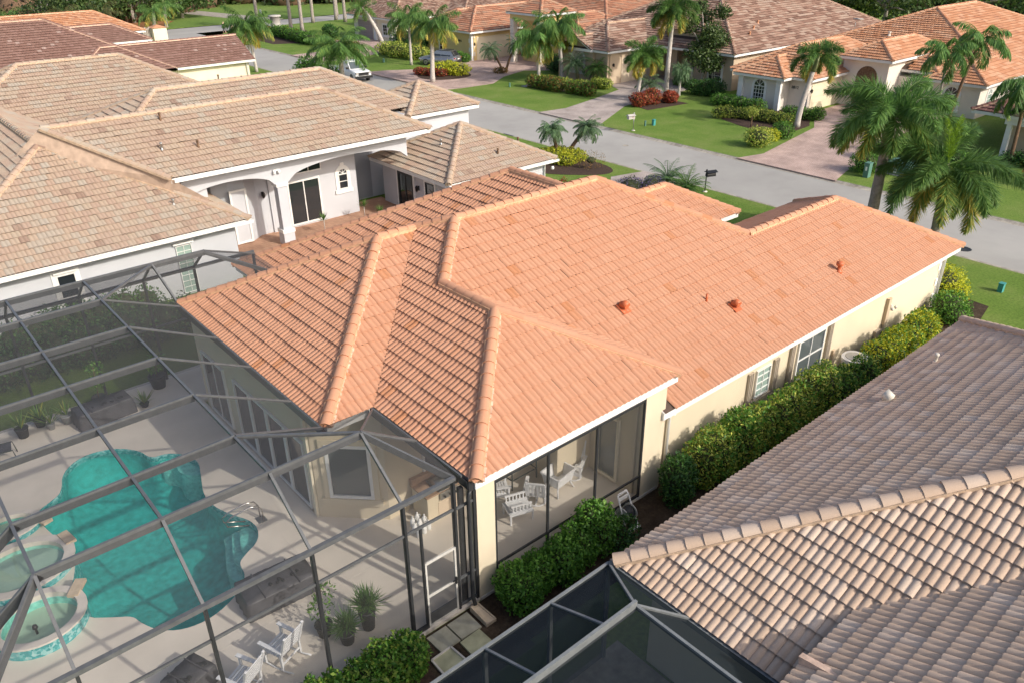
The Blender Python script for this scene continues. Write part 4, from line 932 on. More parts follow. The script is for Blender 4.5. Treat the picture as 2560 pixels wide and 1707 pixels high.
scr((4.72, 24.35, ZT), (6.82, 26.2, ZT), (4.72, 26.2, ZT)); scr((4.72, 24.35, ZT), (7.06, 24.9, 3.95), (7.1, 25.32, 3.95), (6.82, 26.2, ZT))
scr((6.82, 26.2, ZT), (7.1, 25.32, 3.95), (10.9, 25.38, 3.9), (8.6, 26.2, ZT)); scr((8.6, 26.2, ZT), (10.9, 25.38, 3.9), (10.9, 27.7, 3.95))
scr((4.72, 13.2, ZT), (6.86, 13.2, ZT), (4.72, 14.9, ZT)); scr((4.72, 14.9, ZT), (6.86, 13.2, ZT), (7.06, 15.58, 3.95)); scr((6.86, 13.2, ZT), (8.47, 15.5, 3.95), (7.06, 15.58, 3.95))
scr((6.86, 13.2, ZT), (8.48, 13.55, 3.95), (8.47, 15.5, 3.95)); scr((6.86, 13.2, ZT), (8.3, 11.75, ZV), (8.48, 13.55, 3.95)); scr((6.86, 11.7, ZV), (8.3, 11.72, ZV), (6.86, 13.2, ZT))
for x1, x0 in zip(FP[:-1], FP[1:]):
    scr((x0, 11.7, 3.18), (x1, 11.7, 3.18), (x1, 11.7, ZV), (x0, 11.7, ZV), mat="screen_wall")
    if x0 != 6.86: scr((x0, 11.7, 0.2), (x1, 11.7, 0.2), (x1, 11.7, 3.18), (x0, 11.7, 3.18), mat="screen_wall")
scr((6.86, 11.7, 0.2), (7.26, 11.7, 0.2), (7.26, 11.7, 3.18), (6.86, 11.7, 3.18), mat="screen_wall"); scr((7.28, 11.7, 2.14), (8.17, 11.7, 2.14), (8.17, 11.7, 3.18), (7.28, 11.7, 3.18), mat="screen_wall")
for a, b in zip([11.7] + BY, BY + [27.7]): scr((-1.1, a, 0.15), (-1.1, b, 0.15), (-1.1, b, ZV), (-1.1, a, ZV), mat="screen_wall")
for a, b in ((-1.1, 0.38), (0.38, 2.56), (2.56, 4.72), (4.72, 6.82), (6.82, 8.6), (8.6, 10.85)): scr((a, 27.7, 0.15), (b, 27.7, 0.15), (b, 27.7, ZV), (a, 27.7, ZV), mat="screen_wall")
for q in (((0.38, 13.2), (2.56, 14.9)),): pass
ctube((6.82, 26.2, ZT), (4.75, 24.4, ZT), 0.045)
# screen door
DR = MB(); x0, x1 = 7.30, 8.15
for a, b in (((x0, 0.12), (x0, 2.08)), ((x1, 0.12), (x1, 2.08))): DR.box((a[0] - 0.035, 11.675, a[1]), (a[0] + 0.035, 11.72, b[1]))
for z in (0.14, 1.05, 2.06): DR.box((x0 + 0.035, 11.68, z - 0.035), (x1 - 0.035, 11.715, z + 0.035))
DR = DR.build("screen_door", "plastic_putty", CAGE); MB().box((x0 + 0.03, 11.685, 0.17), (x1 - 0.03, 11.71, 0.5)).build("kick_plate", "bronze_alu", DR)
MB().quad((x0, 11.7, 0.5), (x1, 11.7, 0.5), (x1, 11.7, 2.05), (x0, 11.7, 2.05)).build("door_screen", "screen_wall", DR)
m = MB(); m.box((8.09, 11.63, 1.0), (8.13, 11.675, 1.2)); m.box((8.0, 11.62, 1.12), (8.13, 11.64, 1.15)); m.build("door_handle", "black_paint", DR)
# narrow screen between the cage and the lanai column, and the lanai screens
for z in (0.2, 1.05, 3.18): MB().bar((8.23, 11.68, z), (8.78, 11.68, z), 0.05, 0.06).build("chair_rail", "bronze_alu", CAGE)
MB().box((8.36, 11.70, 0.1), (8.48, 11.8, 3.66)).build("post", "dark_alu", CAGE); MB().box((8.71, 11.64, 0.1), (8.775, 11.7, 3.64)).build("post", "dark_alu", CAGE)
scr((8.23, 11.69, 0.2), (8.75, 11.69, 0.2), (8.75, 11.69, 3.64), (8.23, 11.69, 3.64), mat="screen_wall")
LS = thing("lanai_screen", "dark framed screen wall of the covered lanai above the green shrubs", "screen wall", (12, 11.66, 0.1))
for x in (9.35, 11.08, 12.83, 14.69): MB().box((x - 0.03, 11.62, 0.1), (x + 0.03, 11.68, 3.42)).build("post", "dark_alu", LS)
for a, b in ((9.35, 11.08), (11.08, 12.83), (12.83, 14.69)):
    for z, n in ((0.16, "bottom_rail"), (0.84, "chair_rail"), (3.38, "top_rail")): MB().box((a + 0.032, 11.63, z - 0.035), (b - 0.032, 11.67, z + 0.035)).build(n, "dark_alu", LS)
    for z0, z1 in ((0.19, 0.8), (0.87, 3.35)): MB().quad((a, 11.65, z0), (b, 11.65, z0), (b, 11.65, z1), (a, 11.65, z1)).build("screen_panel", "screen_wall", LS)
# ------------------------------------------------------------------ pool-side wall fittings
s = MB()
for k, (y0, y1) in enumerate(((17.35, 18.5), (18.5, 19.65), (19.65, 20.8), (20.8, 21.95))):
    window(MAIN, "w", 7.298, (y0 + y1) / 2, 0.18, 2.45, y1 - y0 - 0.02, 1, 1, glass="glass_dark", name="sliding_door", fw=0.07)
window(MAIN, "w", 7.298, 23.6, 0.18, 2.45, 1.8, 2, 1, glass="glass_dark", name="sliding_door", fw=0.07)
window(MAIN, "s", 0, (8.01, 16.27, 0), 0.85, 2.62, 1.25, 1, 1, glass="glass_grey", fw=0.09, trim="stucco_cream", out=(-0.7071, -0.7071, 0), ax=(0.7071, -0.7071, 0))
MB().box((7.22, 17.05, 0.1), (7.297, 17.2, 3.6)).build("downspout", "stucco_pale", MAIN)
window(MAIN, "w", 14.648, 12.85, 0.2, 2.4, 0.85, 1, 1, glass="glass_grey", frame_m="stucco_pale", name="lanai_door", fw=0.09)
window(MAIN, "s", 15.578, 11.0, 0.2, 2.45, 2.2, 2, 1, glass="glass_dark", name="sliding_door", fw=0.07)
# summer kitchen
KT = thing("outdoor_kitchen", "beige stucco grill counter in the corner of the lanai", "grill counter", (9.9, 15.1, DECK_Z))
MB().box((9.45, 14.75, 0.1), (10.5, 15.5, 0.93)).build("counter_base", "stucco_cream", KT); MB().box((9.41, 14.71, 0.93), (10.52, 15.52, 0.98)).build("countertop", "brick_brown", KT)
MB().box((9.41, 15.42, 0.98), (10.52, 15.54, 1.2)).build("backsplash", "brick_brown", KT)
gr = MB(); gr.box((9.85, 14.66, 0.72), (10.45, 14.75, 0.95)); gr.box((9.83, 14.7, 0.98), (10.47, 15.35, 1.02)); gr.tube([(9.85, 15.02, 1.0), (10.45, 15.02, 1.0)], 0.2, 12); g = gr.build("grill", "dull_steel", KT)
for x in (9.97, 10.15, 10.33): MB().tube([(x, 14.655, 0.82), (x, 14.61, 0.82)], 0.03, 10).build("knob", "black_paint", g)
MB().box((9.8, 14.735, 0.2), (10.45, 14.749, 0.62)).build("cabinet_door", "garage_beige", KT)
# white jugs
rr = random.Random(2)
JS = [(9.05, 14.95), (9.25, 15.02), (8.95, 14.7), (9.15, 14.75), (9.35, 14.82), (8.92, 14.45), (9.12, 14.5), (9.3, 14.55)]
JL = ["white jug at the back left of the cluster by the grill counter", "white jug at the back, nearest the corner wall", "white jug in the middle row, left of three", "white jug in the middle of the cluster", "white jug in the middle row against the counter", "white jug at the front left of the cluster", "white jug at the front centre of the cluster", "white jug at the front right, nearest the screen door"]
for (x, y), lb in zip(JS, JL):
    j = thing("jug", lb, "jug", (x, y, DECK_Z), "white jugs beside the grill counter")
    b = MB(); b.lathe((0, 0, 0), [(0.07, 0), (0.078, 0.02), (0.078, 0.17), (0.06, 0.22), (0.025, 0.26), (0.022, 0.285)], 12); b.build("body", "plastic_white", j, local=True)
    b = MB(); b.lathe((0, 0, 0.285), [(0.028, 0), (0.028, 0.03), (0.01, 0.032)], 10); b.build("cap", "plastic_white", j, local=True)
    b = MB(); b.tube([(0.04, 0, 0.24), (0.085, 0, 0.24), (0.095, 0, 0.2), (0.07, 0, 0.14)], 0.012, 6); b.build("handle", "plastic_white", j, local=True); j.rotation_euler.z = rr.uniform(0, 6)
# ------------------------------------------------------------------ deck furniture
def rocking_chair(label, loc, rz):
    t = thing("rocking_chair", label, "rocking chair", loc, "white rocking chairs on the pool deck"); t.rotation_euler.z = rz
    for s in (-1, 1):
        y = 0.29 * s
        MB().tube([(-0.55, y, 0.1), (-0.3, y, 0.03), (0, y, 0.02), (0.3, y, 0.045), (0.5, y, 0.11)], 0.022, 6).build("rocker", "wicker_white", t, local=True)
        MB().bar((0.26, y, 0.05), (0.26, y, 0.62), 0.05, 0.05).build("leg", "wicker_white", t, local=True); MB().bar((-0.24, y, 0.04), (-0.24, y, 0.42), 0.05, 0.05).build("leg", "wicker_white", t, local=True)
        MB().bar((-0.24, y, 0.42), (-0.46, y, 1.12), 0.06, 0.05).build("back_post", "wicker_white", t, local=True)
        MB().bar((-0.32, y * 1.08, 0.63), (0.36, y * 1.08, 0.65), 0.09, 0.03).build("armrest", "wicker_white", t, local=True)
    for k in range(7): MB().box((-0.22 + k * 0.075, -0.29, 0.40), (-0.165 + k * 0.075, 0.29, 0.425)).build("seat_slat", "wicker_white", t, local=True)
    for k in range(6):
        f = (k + 0.6) / 6.4; c = Vector((-0.24 - 0.22 * f, 0, 0.42 + 0.7 * f)); MB().bar(c + Vector((0, -0.27, 0)), c + Vector((0, 0.27, 0)), 0.022, 0.075, up=(-0.3, 0, 0.95)).build("back_slat", "wicker_white", t, local=True)
    m = MB(); m.bar((-0.24, -0.27, 0.2), (-0.24, 0.27, 0.2), 0.03, 0.04); m.bar((0.26, -0.27, 0.24), (0.26, 0.27, 0.24), 0.03, 0.04); m.bar((0.26, -0.27, 0.39), (0.26, 0.27, 0.39), 0.04, 0.06); m.build("stretcher", "wicker_white", t, local=True)
    return t
rocking_chair("white slatted rocking chair beside the big covered box", (4.25, 13.15, DECK_Z), R_(112))
rocking_chair("white slatted rocking chair cut by the bottom edge of the picture", (3.2, 12.9, DECK_Z), R_(118))
def covered(name, label, cat, c, lx, ly, h, rz, seed, flap=0.1):
    """low deck box under a fitted vinyl cover with gathered sides"""
    t = thing(name, label, cat, c); t.rotation_euler.z = R_(rz); r = random.Random(seed)
    per = []; n = 18; mm = 8
    for k in range(n): per.append((-lx / 2 + lx * k / n, -ly / 2))
    for k in range(mm): per.append((lx / 2, -ly / 2 + ly * k / mm))
    for k in range(n): per.append((lx / 2 - lx * k / n, ly / 2))
    for k in range(mm): per.append((-lx / 2, ly / 2 - ly * k / mm))
    N = len(per); vs = []
    for z, g in ((0.02, 0.05), (h * 0.5, 0.03), (h - 0.04, 0.005), (h, -0.02)):
        for k, (x, y) in enumerate(per):
            f = 1 + g + (0.035 * (k % 2) if z < h * 0.6 else 0); vs.append((x * f, y * f, z + (r.uniform(-0.012, 0.012) if z == h else 0)))
    fs = [(a * N + i, a * N + (i + 1) % N, (a + 1) * N + (i + 1) % N, (a + 1) * N + i) for a in range(3) for i in range(N)]
    vs.append((0, 0, h - 0.03)); fs += [(3 * N + i, 3 * N + (i + 1) % N, 4 * N) for i in range(N)]
    MB().add(vs, fs, True).build("cover_skirt", "vinyl_cover", t, local=True)
    m = MB(); [m.bar((x, -ly / 2 - 0.03, h + 0.004), (x, ly / 2 + 0.03, h + 0.004), 0.03, 0.012) for x in (-lx * 0.25, lx * 0.25)]; m.build("seam", "vinyl_cover", t, local=True)
    for k in range(7):
        x = r.uniform(-lx * 0.4, lx * 0.4); y = -ly * 0.12 + r.uniform(-0.06, 0.06); MB().lathe((x, y, h - 0.006), [(r.uniform(0.03, 0.06), 0), (0.03, 0.008), (0.01, 0.01)], 7, sx=1.0, sy=1.8).build("leaf_stain", "pot_black", t, local=True)
    return t
covered("covered_deck_box", "long deck box under a grey vinyl cover beside the pool", "deck box", (5.05, 15.05, DECK_Z), 1.75, 0.95, 0.55, -4, 1)
covered("covered_deck_box", "dark covered deck box at the far end of the deck among pots", "deck box", (4.3, 26.45, DECK_Z), 1.75, 0.8, 0.6, 4, 2)
covered("covered_table", "small dark covered table at the bottom edge of the deck", "table", (2.35, 13.75, DECK_Z), 0.9, 0.7, 0.5, 20, 3)
# steel lounge frame at the left edge
t = thing("sun_lounger", "curved metal lounger frame at the left edge of the deck", "lounger", (0.7, 27.0, DECK_Z))
m = MB()
for s in (-0.28, 0.28): m.tube([(-0.5, s, 0.0), (-0.45, s, 0.4), (0.6, s, 0.42), (0.68, s, 0.3), (0.72, s, 0)], 0.02, 6)
m.build("frame", "iron_dark", t, local=True); MB().box((-0.42, -0.26, 0.39), (0.58, 0.26, 0.41)).build("sling", "vinyl_cover", t, local=True); t.location = (1.0, 26.1, DECK_Z); t.rotation_euler.z = R_(170)
t = thing("cafe_chair", "low black chair with round back at the left edge of the deck", "chair", (0.55, 25.2, DECK_Z))
m = MB(); m.lathe((0, 0, 0.4), [(0.24, 0), (0.25, 0.03), (0.02, 0.035)], 16); m.build("seat", "iron_dark", t, local=True)
for a in (40, 140, 220, 320): MB().tube([(0.2 * math.cos(R_(a)), 0.2 * math.sin(R_(a)), 0.4), (0.26 * math.cos(R_(a)), 0.26 * math.sin(R_(a)), 0)], 0.015, 6).build("leg", "iron_dark", t, local=True)
MB().tube([(0.24 * math.cos(R_(a)), 0.24 * math.sin(R_(a)), 0.4 + 0.4 * math.sin(R_((a - 90) * 1.0))) for a in range(90, 271, 20)], 0.016, 6).build("backrest", "iron_dark", t, local=True)
# lanai furniture
def wicker_chair(label, loc, rz, swivel=True, back=0.95):
    t = thing("patio_armchair", label, "armchair", loc, "white chairs in the lanai"); t.rotation_euler.z = R_(rz)
    for k in range(7): MB().box((-0.27 + k * 0.08, -0.27, 0.36), (-0.215 + k * 0.08, 0.27, 0.385)).build("seat_slat", "wicker_white", t, local=True)
    for y in (-0.2, -0.07, 0.07, 0.2): MB().bar((-0.27, y, 0.38), (-0.45, y, back), 0.05, 0.025).build("back_slat", "wicker_white", t, local=True)
    m = MB(); m.bar((-0.45, -0.26, back), (-0.45, 0.26, back), 0.04, 0.05); m.bar((-0.27, -0.26, 0.38), (-0.45, -0.26, back), 0.045, 0.045); m.bar((-0.27, 0.26, 0.38), (-0.45, 0.26, back), 0.045, 0.045); m.build("back_frame", "wicker_white", t, local=True)
    for s in (-1, 1):
        MB().bar((-0.36, 0.31 * s, 0.58), (0.34, 0.31 * s, 0.60), 0.1, 0.03).build("armrest", "wicker_white", t, local=True)
        MB().bar((0.27, 0.3 * s, 0.2), (0.27, 0.3 * s, 0.585), 0.05, 0.05).build("arm_post", "wicker_white", t, local=True); MB().box((-0.3, 0.27 * s - 0.02, 0.24), (0.3, 0.27 * s + 0.02, 0.36)).build("side_apron", "wicker_white", t, local=True)
    MB().box((0.27, -0.27, 0.24), (0.3, 0.27, 0.37)).build("front_apron", "wicker_white", t, local=True)
    if swivel:
        m = MB(); n = 20
        for k in range(n): a, b = 2 * math.pi * k / n, 2 * math.pi * (k + 1) / n; m.bar((0.27 * math.cos(a), 0.27 * math.sin(a), 0.03), (0.27 * math.cos(b), 0.27 * math.sin(b), 0.03), 0.04, 0.03)
        m.bar((-0.27, 0, 0.04), (0.27, 0, 0.04), 0.04, 0.03); m.tube([(0, 0, 0.03), (0, 0, 0.36)], 0.04, 8); m.build("swivel_base", "wicker_white", t, local=True)
    else:
        for sx in (-0.27, 0.27):
            for sy in (-0.27, 0.27): MB().bar((sx, sy, 0.0), (sx, sy, 0.3), 0.04, 0.04).build("leg", "wicker_white", t, local=True)
    return t
wicker_chair("white tall-backed swivel rocker at the far side of the lanai", (13.95, 13.6, DECK_Z), 210, True, 1.05)
wicker_chair("white swivel armchair between the wicker tables in the lanai", (12.35, 13.45, DECK_Z), 40)
wicker_chair("white slatted armchair upside against the dark glass table", (11.6, 14.3, DECK_Z), -30, False, 0.8)
t = thing("wicker_tub", "white wicker trough table with splayed legs in the lanai", "table", (13.2, 13.45, DECK_Z)); t.rotation_euler.z = R_(8)
m = MB(); m.add([(-0.34, -0.26, 0.3), (0.34, -0.26, 0.3), (0.34, 0.26, 0.3), (-0.34, 0.26, 0.3), (-0.4, -0.32, 0.66), (0.4, -0.32, 0.66), (0.4, 0.32, 0.66), (-0.4, 0.32, 0.66)], [(0, 3, 2, 1), (0, 1, 5, 4), (1, 2, 6, 5), (2, 3, 7, 6), (3, 0, 4, 7)]); m.build("basket", "wicker_white", t, local=True)
m = MB(); P = [(-0.41, -0.33), (0.41, -0.33), (0.41, 0.33), (-0.41, 0.33)]
for i in range(4): m.bar((*P[i], 0.67), (*P[(i + 1) % 4], 0.67), 0.05, 0.04)
m.build("rim", "wicker_white", t, local=True)
for sx in (-1, 1):
    for sy in (-1, 1): MB().tube([(0.33 * sx, 0.25 * sy, 0.4), (0.3 * sx, 0.22 * sy, 0.2), (0.38 * sx, 0.3 * sy, 0)], 0.028, 6).build("leg", "wicker_white", t, local=True)
t = thing("wicker_side_table", "white wicker side table with a tray of turned spindles, nearest the column", "table", (11.5, 13.3, DECK_Z)); t.rotation_euler.z = R_(-18)
MB().box((-0.36, -0.3, 0.3), (0.36, 0.3, 0.36)).build("shelf", "wicker_white", t, local=True)
for sx in (-0.33, 0.33):
    for sy in (-0.27, 0.27): MB().bar((sx, sy, 0), (sx, sy, 0.32), 0.045, 0.045).build("leg", "wicker_white", t, local=True)
tr = MB(); tr.box((-0.3, -0.25, 0.4), (0.3, 0.25, 0.42)); tr = tr.build("tray", "wicker_white", t, local=True)
for y in (-0.25, 0.25):
    for k in range(6): MB().bar((-0.26 + k * 0.104, y, 0.42), (-0.26 + k * 0.104, y, 0.58), 0.05, 0.03).build("spindle", "wicker_white", tr, local=True)
    MB().bar((-0.31, y, 0.6), (0.31, y, 0.6), 0.05, 0.05).build("tray_rail", "wicker_white", tr, local=True)
t = thing("glass_table", "dark metal table with a glass top and a small pot, deep in the lanai", "table", (12.6, 14.6, DECK_Z))
MB().box((-0.5, -0.35, 0.70), (0.5, 0.35, 0.712)).build("glass_top", "glass_grey", t, local=True)
for sx in (-0.48, 0.48):
    for sy in (-0.33, 0.33): MB().bar((sx, sy, 0), (sx, sy, 0.7), 0.03, 0.03).build("leg", "iron_dark", t, local=True)
m = MB(); [m.bar((-0.48, y, 0.35), (0.48, y, 0.35), 0.025, 0.025) for y in (-0.33, 0.33)]; [m.bar((x, -0.33, 0.35), (x, 0.33, 0.35), 0.025, 0.025) for x in (-0.48, 0.48)]; m.build("stretcher", "iron_dark", t, local=True)
# stepping slabs outside the door
SL = [([(7.66, 11.5), (8.27, 11.51), (8.26, 10.92), (7.67, 10.94)], "paver_slab", "weathered concrete stepping slab at the door sill, right of the joint"), ([(7.06, 11.5), (7.62, 11.5), (7.63, 10.93), (7.08, 10.95)], "paver_slab", "weathered concrete stepping slab at the door sill, left of the joint"),
      ([(7.58, 10.88), (8.17, 10.9), (8.18, 10.35), (7.57, 10.36)], "paver_mossy", "mossy yellow stepping slab beside the neighbouring cage"), ]
for poly, mt, lb in SL: MB().prism([(x, y) for x, y in poly][::-1], 0.0, 0.06).build("stepping_slab", mt, label=lb, cat="paving slab")
c = [(6.78, 10.9), (7.34, 10.92), (7.38, 10.36), (6.76, 10.37)]
t = thing("stepping_tray", "stepping slab with a pale raised rim nearest the bottom of the picture", "paving slab", (7.06, 10.64, 0))
MB().prism(c[::-1], 0.0, 0.05).build("slab", "paver_mossy", t)
m = MB(); [m.bar((*c[i], 0.05), (*c[(i + 1) % 4], 0.05), 0.045, 0.05) for i in range(4)]; m.build("rim", "coping", t)
t = thing("splash_block", "sloped concrete splash block below the black downpipe", "splash block", (8.5, 11.1, 0))
m = MB(); m.add([(8.36, 11.5, 0.02), (8.6, 11.5, 0.02), (8.66, 10.85, 0.01), (8.36, 10.85, 0.01), (8.36, 11.5, 0.16), (8.6, 11.5, 0.16), (8.66, 10.85, 0.1), (8.36, 10.85, 0.1)], [(0, 3, 2, 1), (4, 5, 6, 7), (0, 1, 5, 4), (1, 2, 6, 5), (2, 3, 7, 6), (3, 0, 4, 7)]); m.build("block", "spill_stone", t)
m = MB(); m.bar((8.38, 11.48, 0.17), (8.38, 10.88, 0.11), 0.035, 0.04); m.bar((8.58, 11.48, 0.17), (8.63, 10.88, 0.11), 0.035, 0.04); m.build("lip", "spill_stone", t)
d = MB(); d.tube([(8.58, 11.58, 3.62), (8.52, 11.58, 3.4), (8.52, 11.57, 0.35), (8.50, 11.45, 0.18)], 0.05, 8); d.build("downspout", "dark_alu", MAIN)
# hose reel
HRL = thing("hose_reel", "white hose reel cart standing by the lanai slab in the shrubs", "hose reel", (13.6, 11.15, 0))
m = MB()
for s in (-0.22, 0.22): m.tube([(13.6 + s, 10.85, 0.02), (13.6 + s, 11.05, 0.35), (13.6 + s * 0.9, 11.25, 0.85), (13.6 + s * 0.8, 11.33, 1.0)], 0.025, 6)
m.bar((13.42, 11.33, 1.0), (13.78, 11.33, 1.0), 0.03, 0.06); m.bar((13.43, 11.28, 0.86), (13.77, 11.28, 0.86), 0.02, 0.12); m.bar((13.35, 10.85, 0.03), (13.85, 10.85, 0.03), 0.12, 0.05); m.build("frame", "plastic_white", HRL)
for s in (-0.17, 0.17): MB().tube([(13.6 + s - 0.012, 11.12, 0.42), (13.6 + s + 0.012, 11.12, 0.42)], 0.24, 18).build("wheel_flange", "plastic_putty", HRL)
MB().tube([(13.44, 11.12, 0.42), (13.76, 11.12, 0.42)], 0.19, 14).build("hose_coil", "pot_black", HRL)
# air conditioner
t = thing("air_conditioner", "white round-cornered air conditioning unit behind the hedge", "air conditioner", (25.6, 11.0, 0))
rc = smooth_loop([(-0.45, -0.42), (0.45, -0.42), (0.45, 0.42), (-0.45, 0.42)], 3)
MB().prism([(25.6 + x * 0.97, 11.0 + y * 0.97) for x, y in rc], 0.06, 0.86).build("coil_guard", "plastic_putty", t); MB().prism([(25.6 + x * 1.04, 11.0 + y * 1.04) for x, y in rc], 0.86, 0.98).build("top_cover", "plastic_white", t)
MB().lathe((25.6, 11.0, 0.98), [(0.34, 0.0), (0.34, 0.012), (0.30, 0.02), (0.12, 0.03), (0.1, 0.045), (0.02, 0.05)], 20).build("fan_grille", "plastic_putty", t); MB().box((25.0, 10.4, 0), (26.2, 11.6, 0.06)).build("pad", "concrete", t)
# ------------------------------------------------------------------ the grey house with the tan roof (left)
def arch_wall(house, side, at, t, x0, x1, spring, rise, ztop, zbot=None, mat="stucco_grey", name="arch"):
    """wall piece above a flat arch opening from x0 to x1"""
    n = 16; nrm, axv = wallax(side); c = (x0 + x1) / 2; h = (x1 - x0) / 2
    o = Vector((c, at, 0)) if side in "sn" else Vector((at, c, 0))
    m = MB()
    for k in range(n):
        a, b = -h + 2 * h * k / n, -h + 2 * h * (k + 1) / n
        za, zb = (spring + rise * math.sqrt(max(0, 1 - (q / h) ** 2)) for q in (a, b))
        m.vprism([(a, za), (b, zb), (b, ztop), (a, ztop)], o, axv, nrm, (0, 0, 1), -t, 0)
    return m.build(name, mat, house)
plain("cheek_tan", (0.50, 0.37, 0.28), 0.9, 0.2, 3, 0.8, 12)
GREY = thing("grey_house", "pale grey stucco house with blended tan tile roof and arched loggia, left", "house", (16, 42, 0))
rf = Roof(0.5)
rf.hipbox(0.6, 13.6, 34.35, 62, 3.0, fascia="s e")
rf.face([(11.2, 36.6), (25.5, 36.6), (21.3, 40.8), (7.4, 40.8)], (11.2, 36.6, 4.85), (0, -1)); rf.face([(25.5, 36.6), (25.5, 45.0), (21.3, 40.8)], (25.5, 36.6, 4.85), (1, 0)); rf.face([(7.4, 40.8), (21.3, 40.8), (25.5, 45.0), (7.4, 45.0)], (7.4, 45.0, 4.85), (0, 1))
rf.ridge((11.2, 36.6, 4.85), (7.4, 40.8, 6.95), (21.3, 40.8, 6.95), (25.5, 36.6, 4.85)); rf.ridge((25.5, 45.0, 4.85), (21.3, 40.8, 6.95))
rf.hipbox(10, 28.6, 42.1, 50.7, 4.85, fascia=""); rf.hipbox(1.1, 25.0, 48.7, 66.7, 3.0, fascia=""); rf.hipbox(14, 23.2, 53, 65, 3.2, gables="e", fascia="")
rf.hipbox(27.1, 32.6, 41.2, 46.7, 4.5); rf.hipbox(23.9, 31.7, 33.0, 40.8, 2.75)
ROOF_GREY = rf.build(GREY, "tile_tan", 300, lift=0.048, stagger=True, mortar="mortar_tan", seed=7, runs=True, cap=0.16)
MB().add([(11.2, 36.62, 4.83), (7.3, 40.85, 6.95), (6.2, 41.2, 5.9), (12.9, 35.15, 3.42), (11.3, 37.0, 4.7), (7.5, 41.2, 6.6), (6.6, 41.6, 5.6), (13.0, 35.5, 3.1)], [(0, 1, 2, 3), (7, 6, 5, 4), (0, 4, 5, 1), (1, 5, 6, 2), (2, 6, 7, 3), (3, 7, 4, 0)]).build("roof_cheek", "cheek_tan", ROOF_GREY)
fas(GREY, (11.2, 36.65), (25.48, 36.65), 4.60, 4.83); fas(GREY, (25.45, 36.7), (25.45, 41.5), 4.60, 4.83)
d = MB(); d.bar((11.3, 36.52, 4.72), (24.6, 36.52, 4.72), 0.13, 0.13); d.build("gutter", "white_paint", GREY); MB().bar((0.7, 34.27, 2.88), (13.7, 34.27, 2.88), 0.13, 0.13).build("gutter", "white_paint", GREY); MB().bar((23.9, 32.92, 2.64), (31.8, 32.92, 2.64), 0.12, 0.12).build("gutter", "white_paint", GREY)
W = MB(); W.box((1.2, 34.85, -0.05), (13.0, 44, 2.8)); W.box((24.4, 33.5, -0.05), (31.2, 40.2, 2.55)); W.box((27.6, 41.7, -0.05), (32.1, 46.2, 4.3)); W.box((16.9, 39.5, -0.05), (22.2, 44.0, 4.6)); W.box((22.2, 41.6, 0.0), (27.6, 44.0, 4.6)); W.box((2, 44, -0.05), (27, 64, 2.8)); W.box((11.6, 41.0, 0), (16.9, 44, 4.6)); W.box((11.6, 37.5, 2.8), (13.0, 41.0, 4.6)); W.build("wall", "stucco_grey", GREY)
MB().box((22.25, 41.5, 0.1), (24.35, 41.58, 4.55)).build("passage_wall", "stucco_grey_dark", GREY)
W = MB(); W.prism([(13.9, 41.0), (13.9, 39.6), (14.6, 39.2), (15.4, 39.0), (16.2, 39.6), (16.9, 39.6), (16.9, 41.0)], 0.1, 4.6); W.build("entry_wall", "stucco_grey", GREY)
arch_wall(GREY, "s", 37.3, 0.3, 11.8, 16.35, 3.35, 0.62, 4.62); arch_wall(GREY, "s", 37.3, 0.3, 17.05, 24.3, 3.35, 0.75, 4.62)
MB().box((16.35, 37.3, 3.35), (17.05, 37.6, 4.62)).build("pier", "stucco_grey", GREY); MB().box((11.6, 36.9, 4.58), (25.3, 39.6, 4.62)).build("loggia_ceiling", "stucco_grey", GREY)
c = MB(); c.box((16.45, 37.32, 0.1), (16.95, 37.78, 3.2)); c.build("column", "stucco_grey", GREY); MB().box((16.38, 37.25, 3.2), (17.02, 37.85, 3.36)).build("capital", "white_paint", GREY); MB().box((16.36, 37.22, 0.75), (17.04, 37.88, 0.93)).build("column_band", "white_paint", GREY); MB().box((16.4, 37.26, 0.1), (17.0, 37.84, 0.75)).build("column_plinth", "stucco_grey", GREY)
window(GREY, "s", 39.498, 18.9, 0.2, 2.65, 1.95, 2, 1, name="sliding_door", fw=0.09); window(GREY, "s", 39.498, 18.9, 3.0, 3.75, 2.3, 3, 1, name="transom_window", fw=0.05)
window(GREY, "s", 39.498, 21.33, 1.62, 2.5, 0.62, 1, 2, arch=True, trim="white_paint", fw=0.06)
window(GREY, "s", 38.99, 15.0, 0.15, 3.0, 0.9, 1, 1, frame_m="white_frame", glass="stucco_grey", name="entry_door", fw=0.1)
window(GREY, "s", 40.99, 14.4, 2.2, 3.6, 1.6, 1, 1, name="transom_window")
wall_lamp(GREY, "s", 39.59, 16.55, 2.3); wall_lamp(GREY, "w", 24.398, 36.5, 1.7)
window(GREY, "w", 24.398, 37.8, 0.1, 2.3, 1.5, 2, 1, trim="white_paint", name="french_door", frame_m="dark_alu", fw=0.12); window(GREY, "w", 24.398, 35.4, 0.9, 2.2, 0.8, 1, 2, trim="white_paint", frame_m="dark_alu")
window(GREY, "s", 34.848, 10.55, 0.1, 2.35, 0.7, 2, 8, glass="glass_block", trim=None, fw=0.03, name="glass_block_window"); window(GREY, "s", 34.848, 5.7, 0.3, 2.35, 0.75, 1, 2, trim="white_paint"); window(GREY, "s", 34.848, 2.3, 0.6, 2.2, 0.75, 1, 2, trim="white_paint")
MB().box((10.1, 34.7, 2.42), (11.0, 34.848, 2.5)).build("awning_box", "white_paint", GREY); MB().box((5.25, 34.7, 2.42), (6.15, 34.848, 2.5)).build("awning_box", "white_paint", GREY)
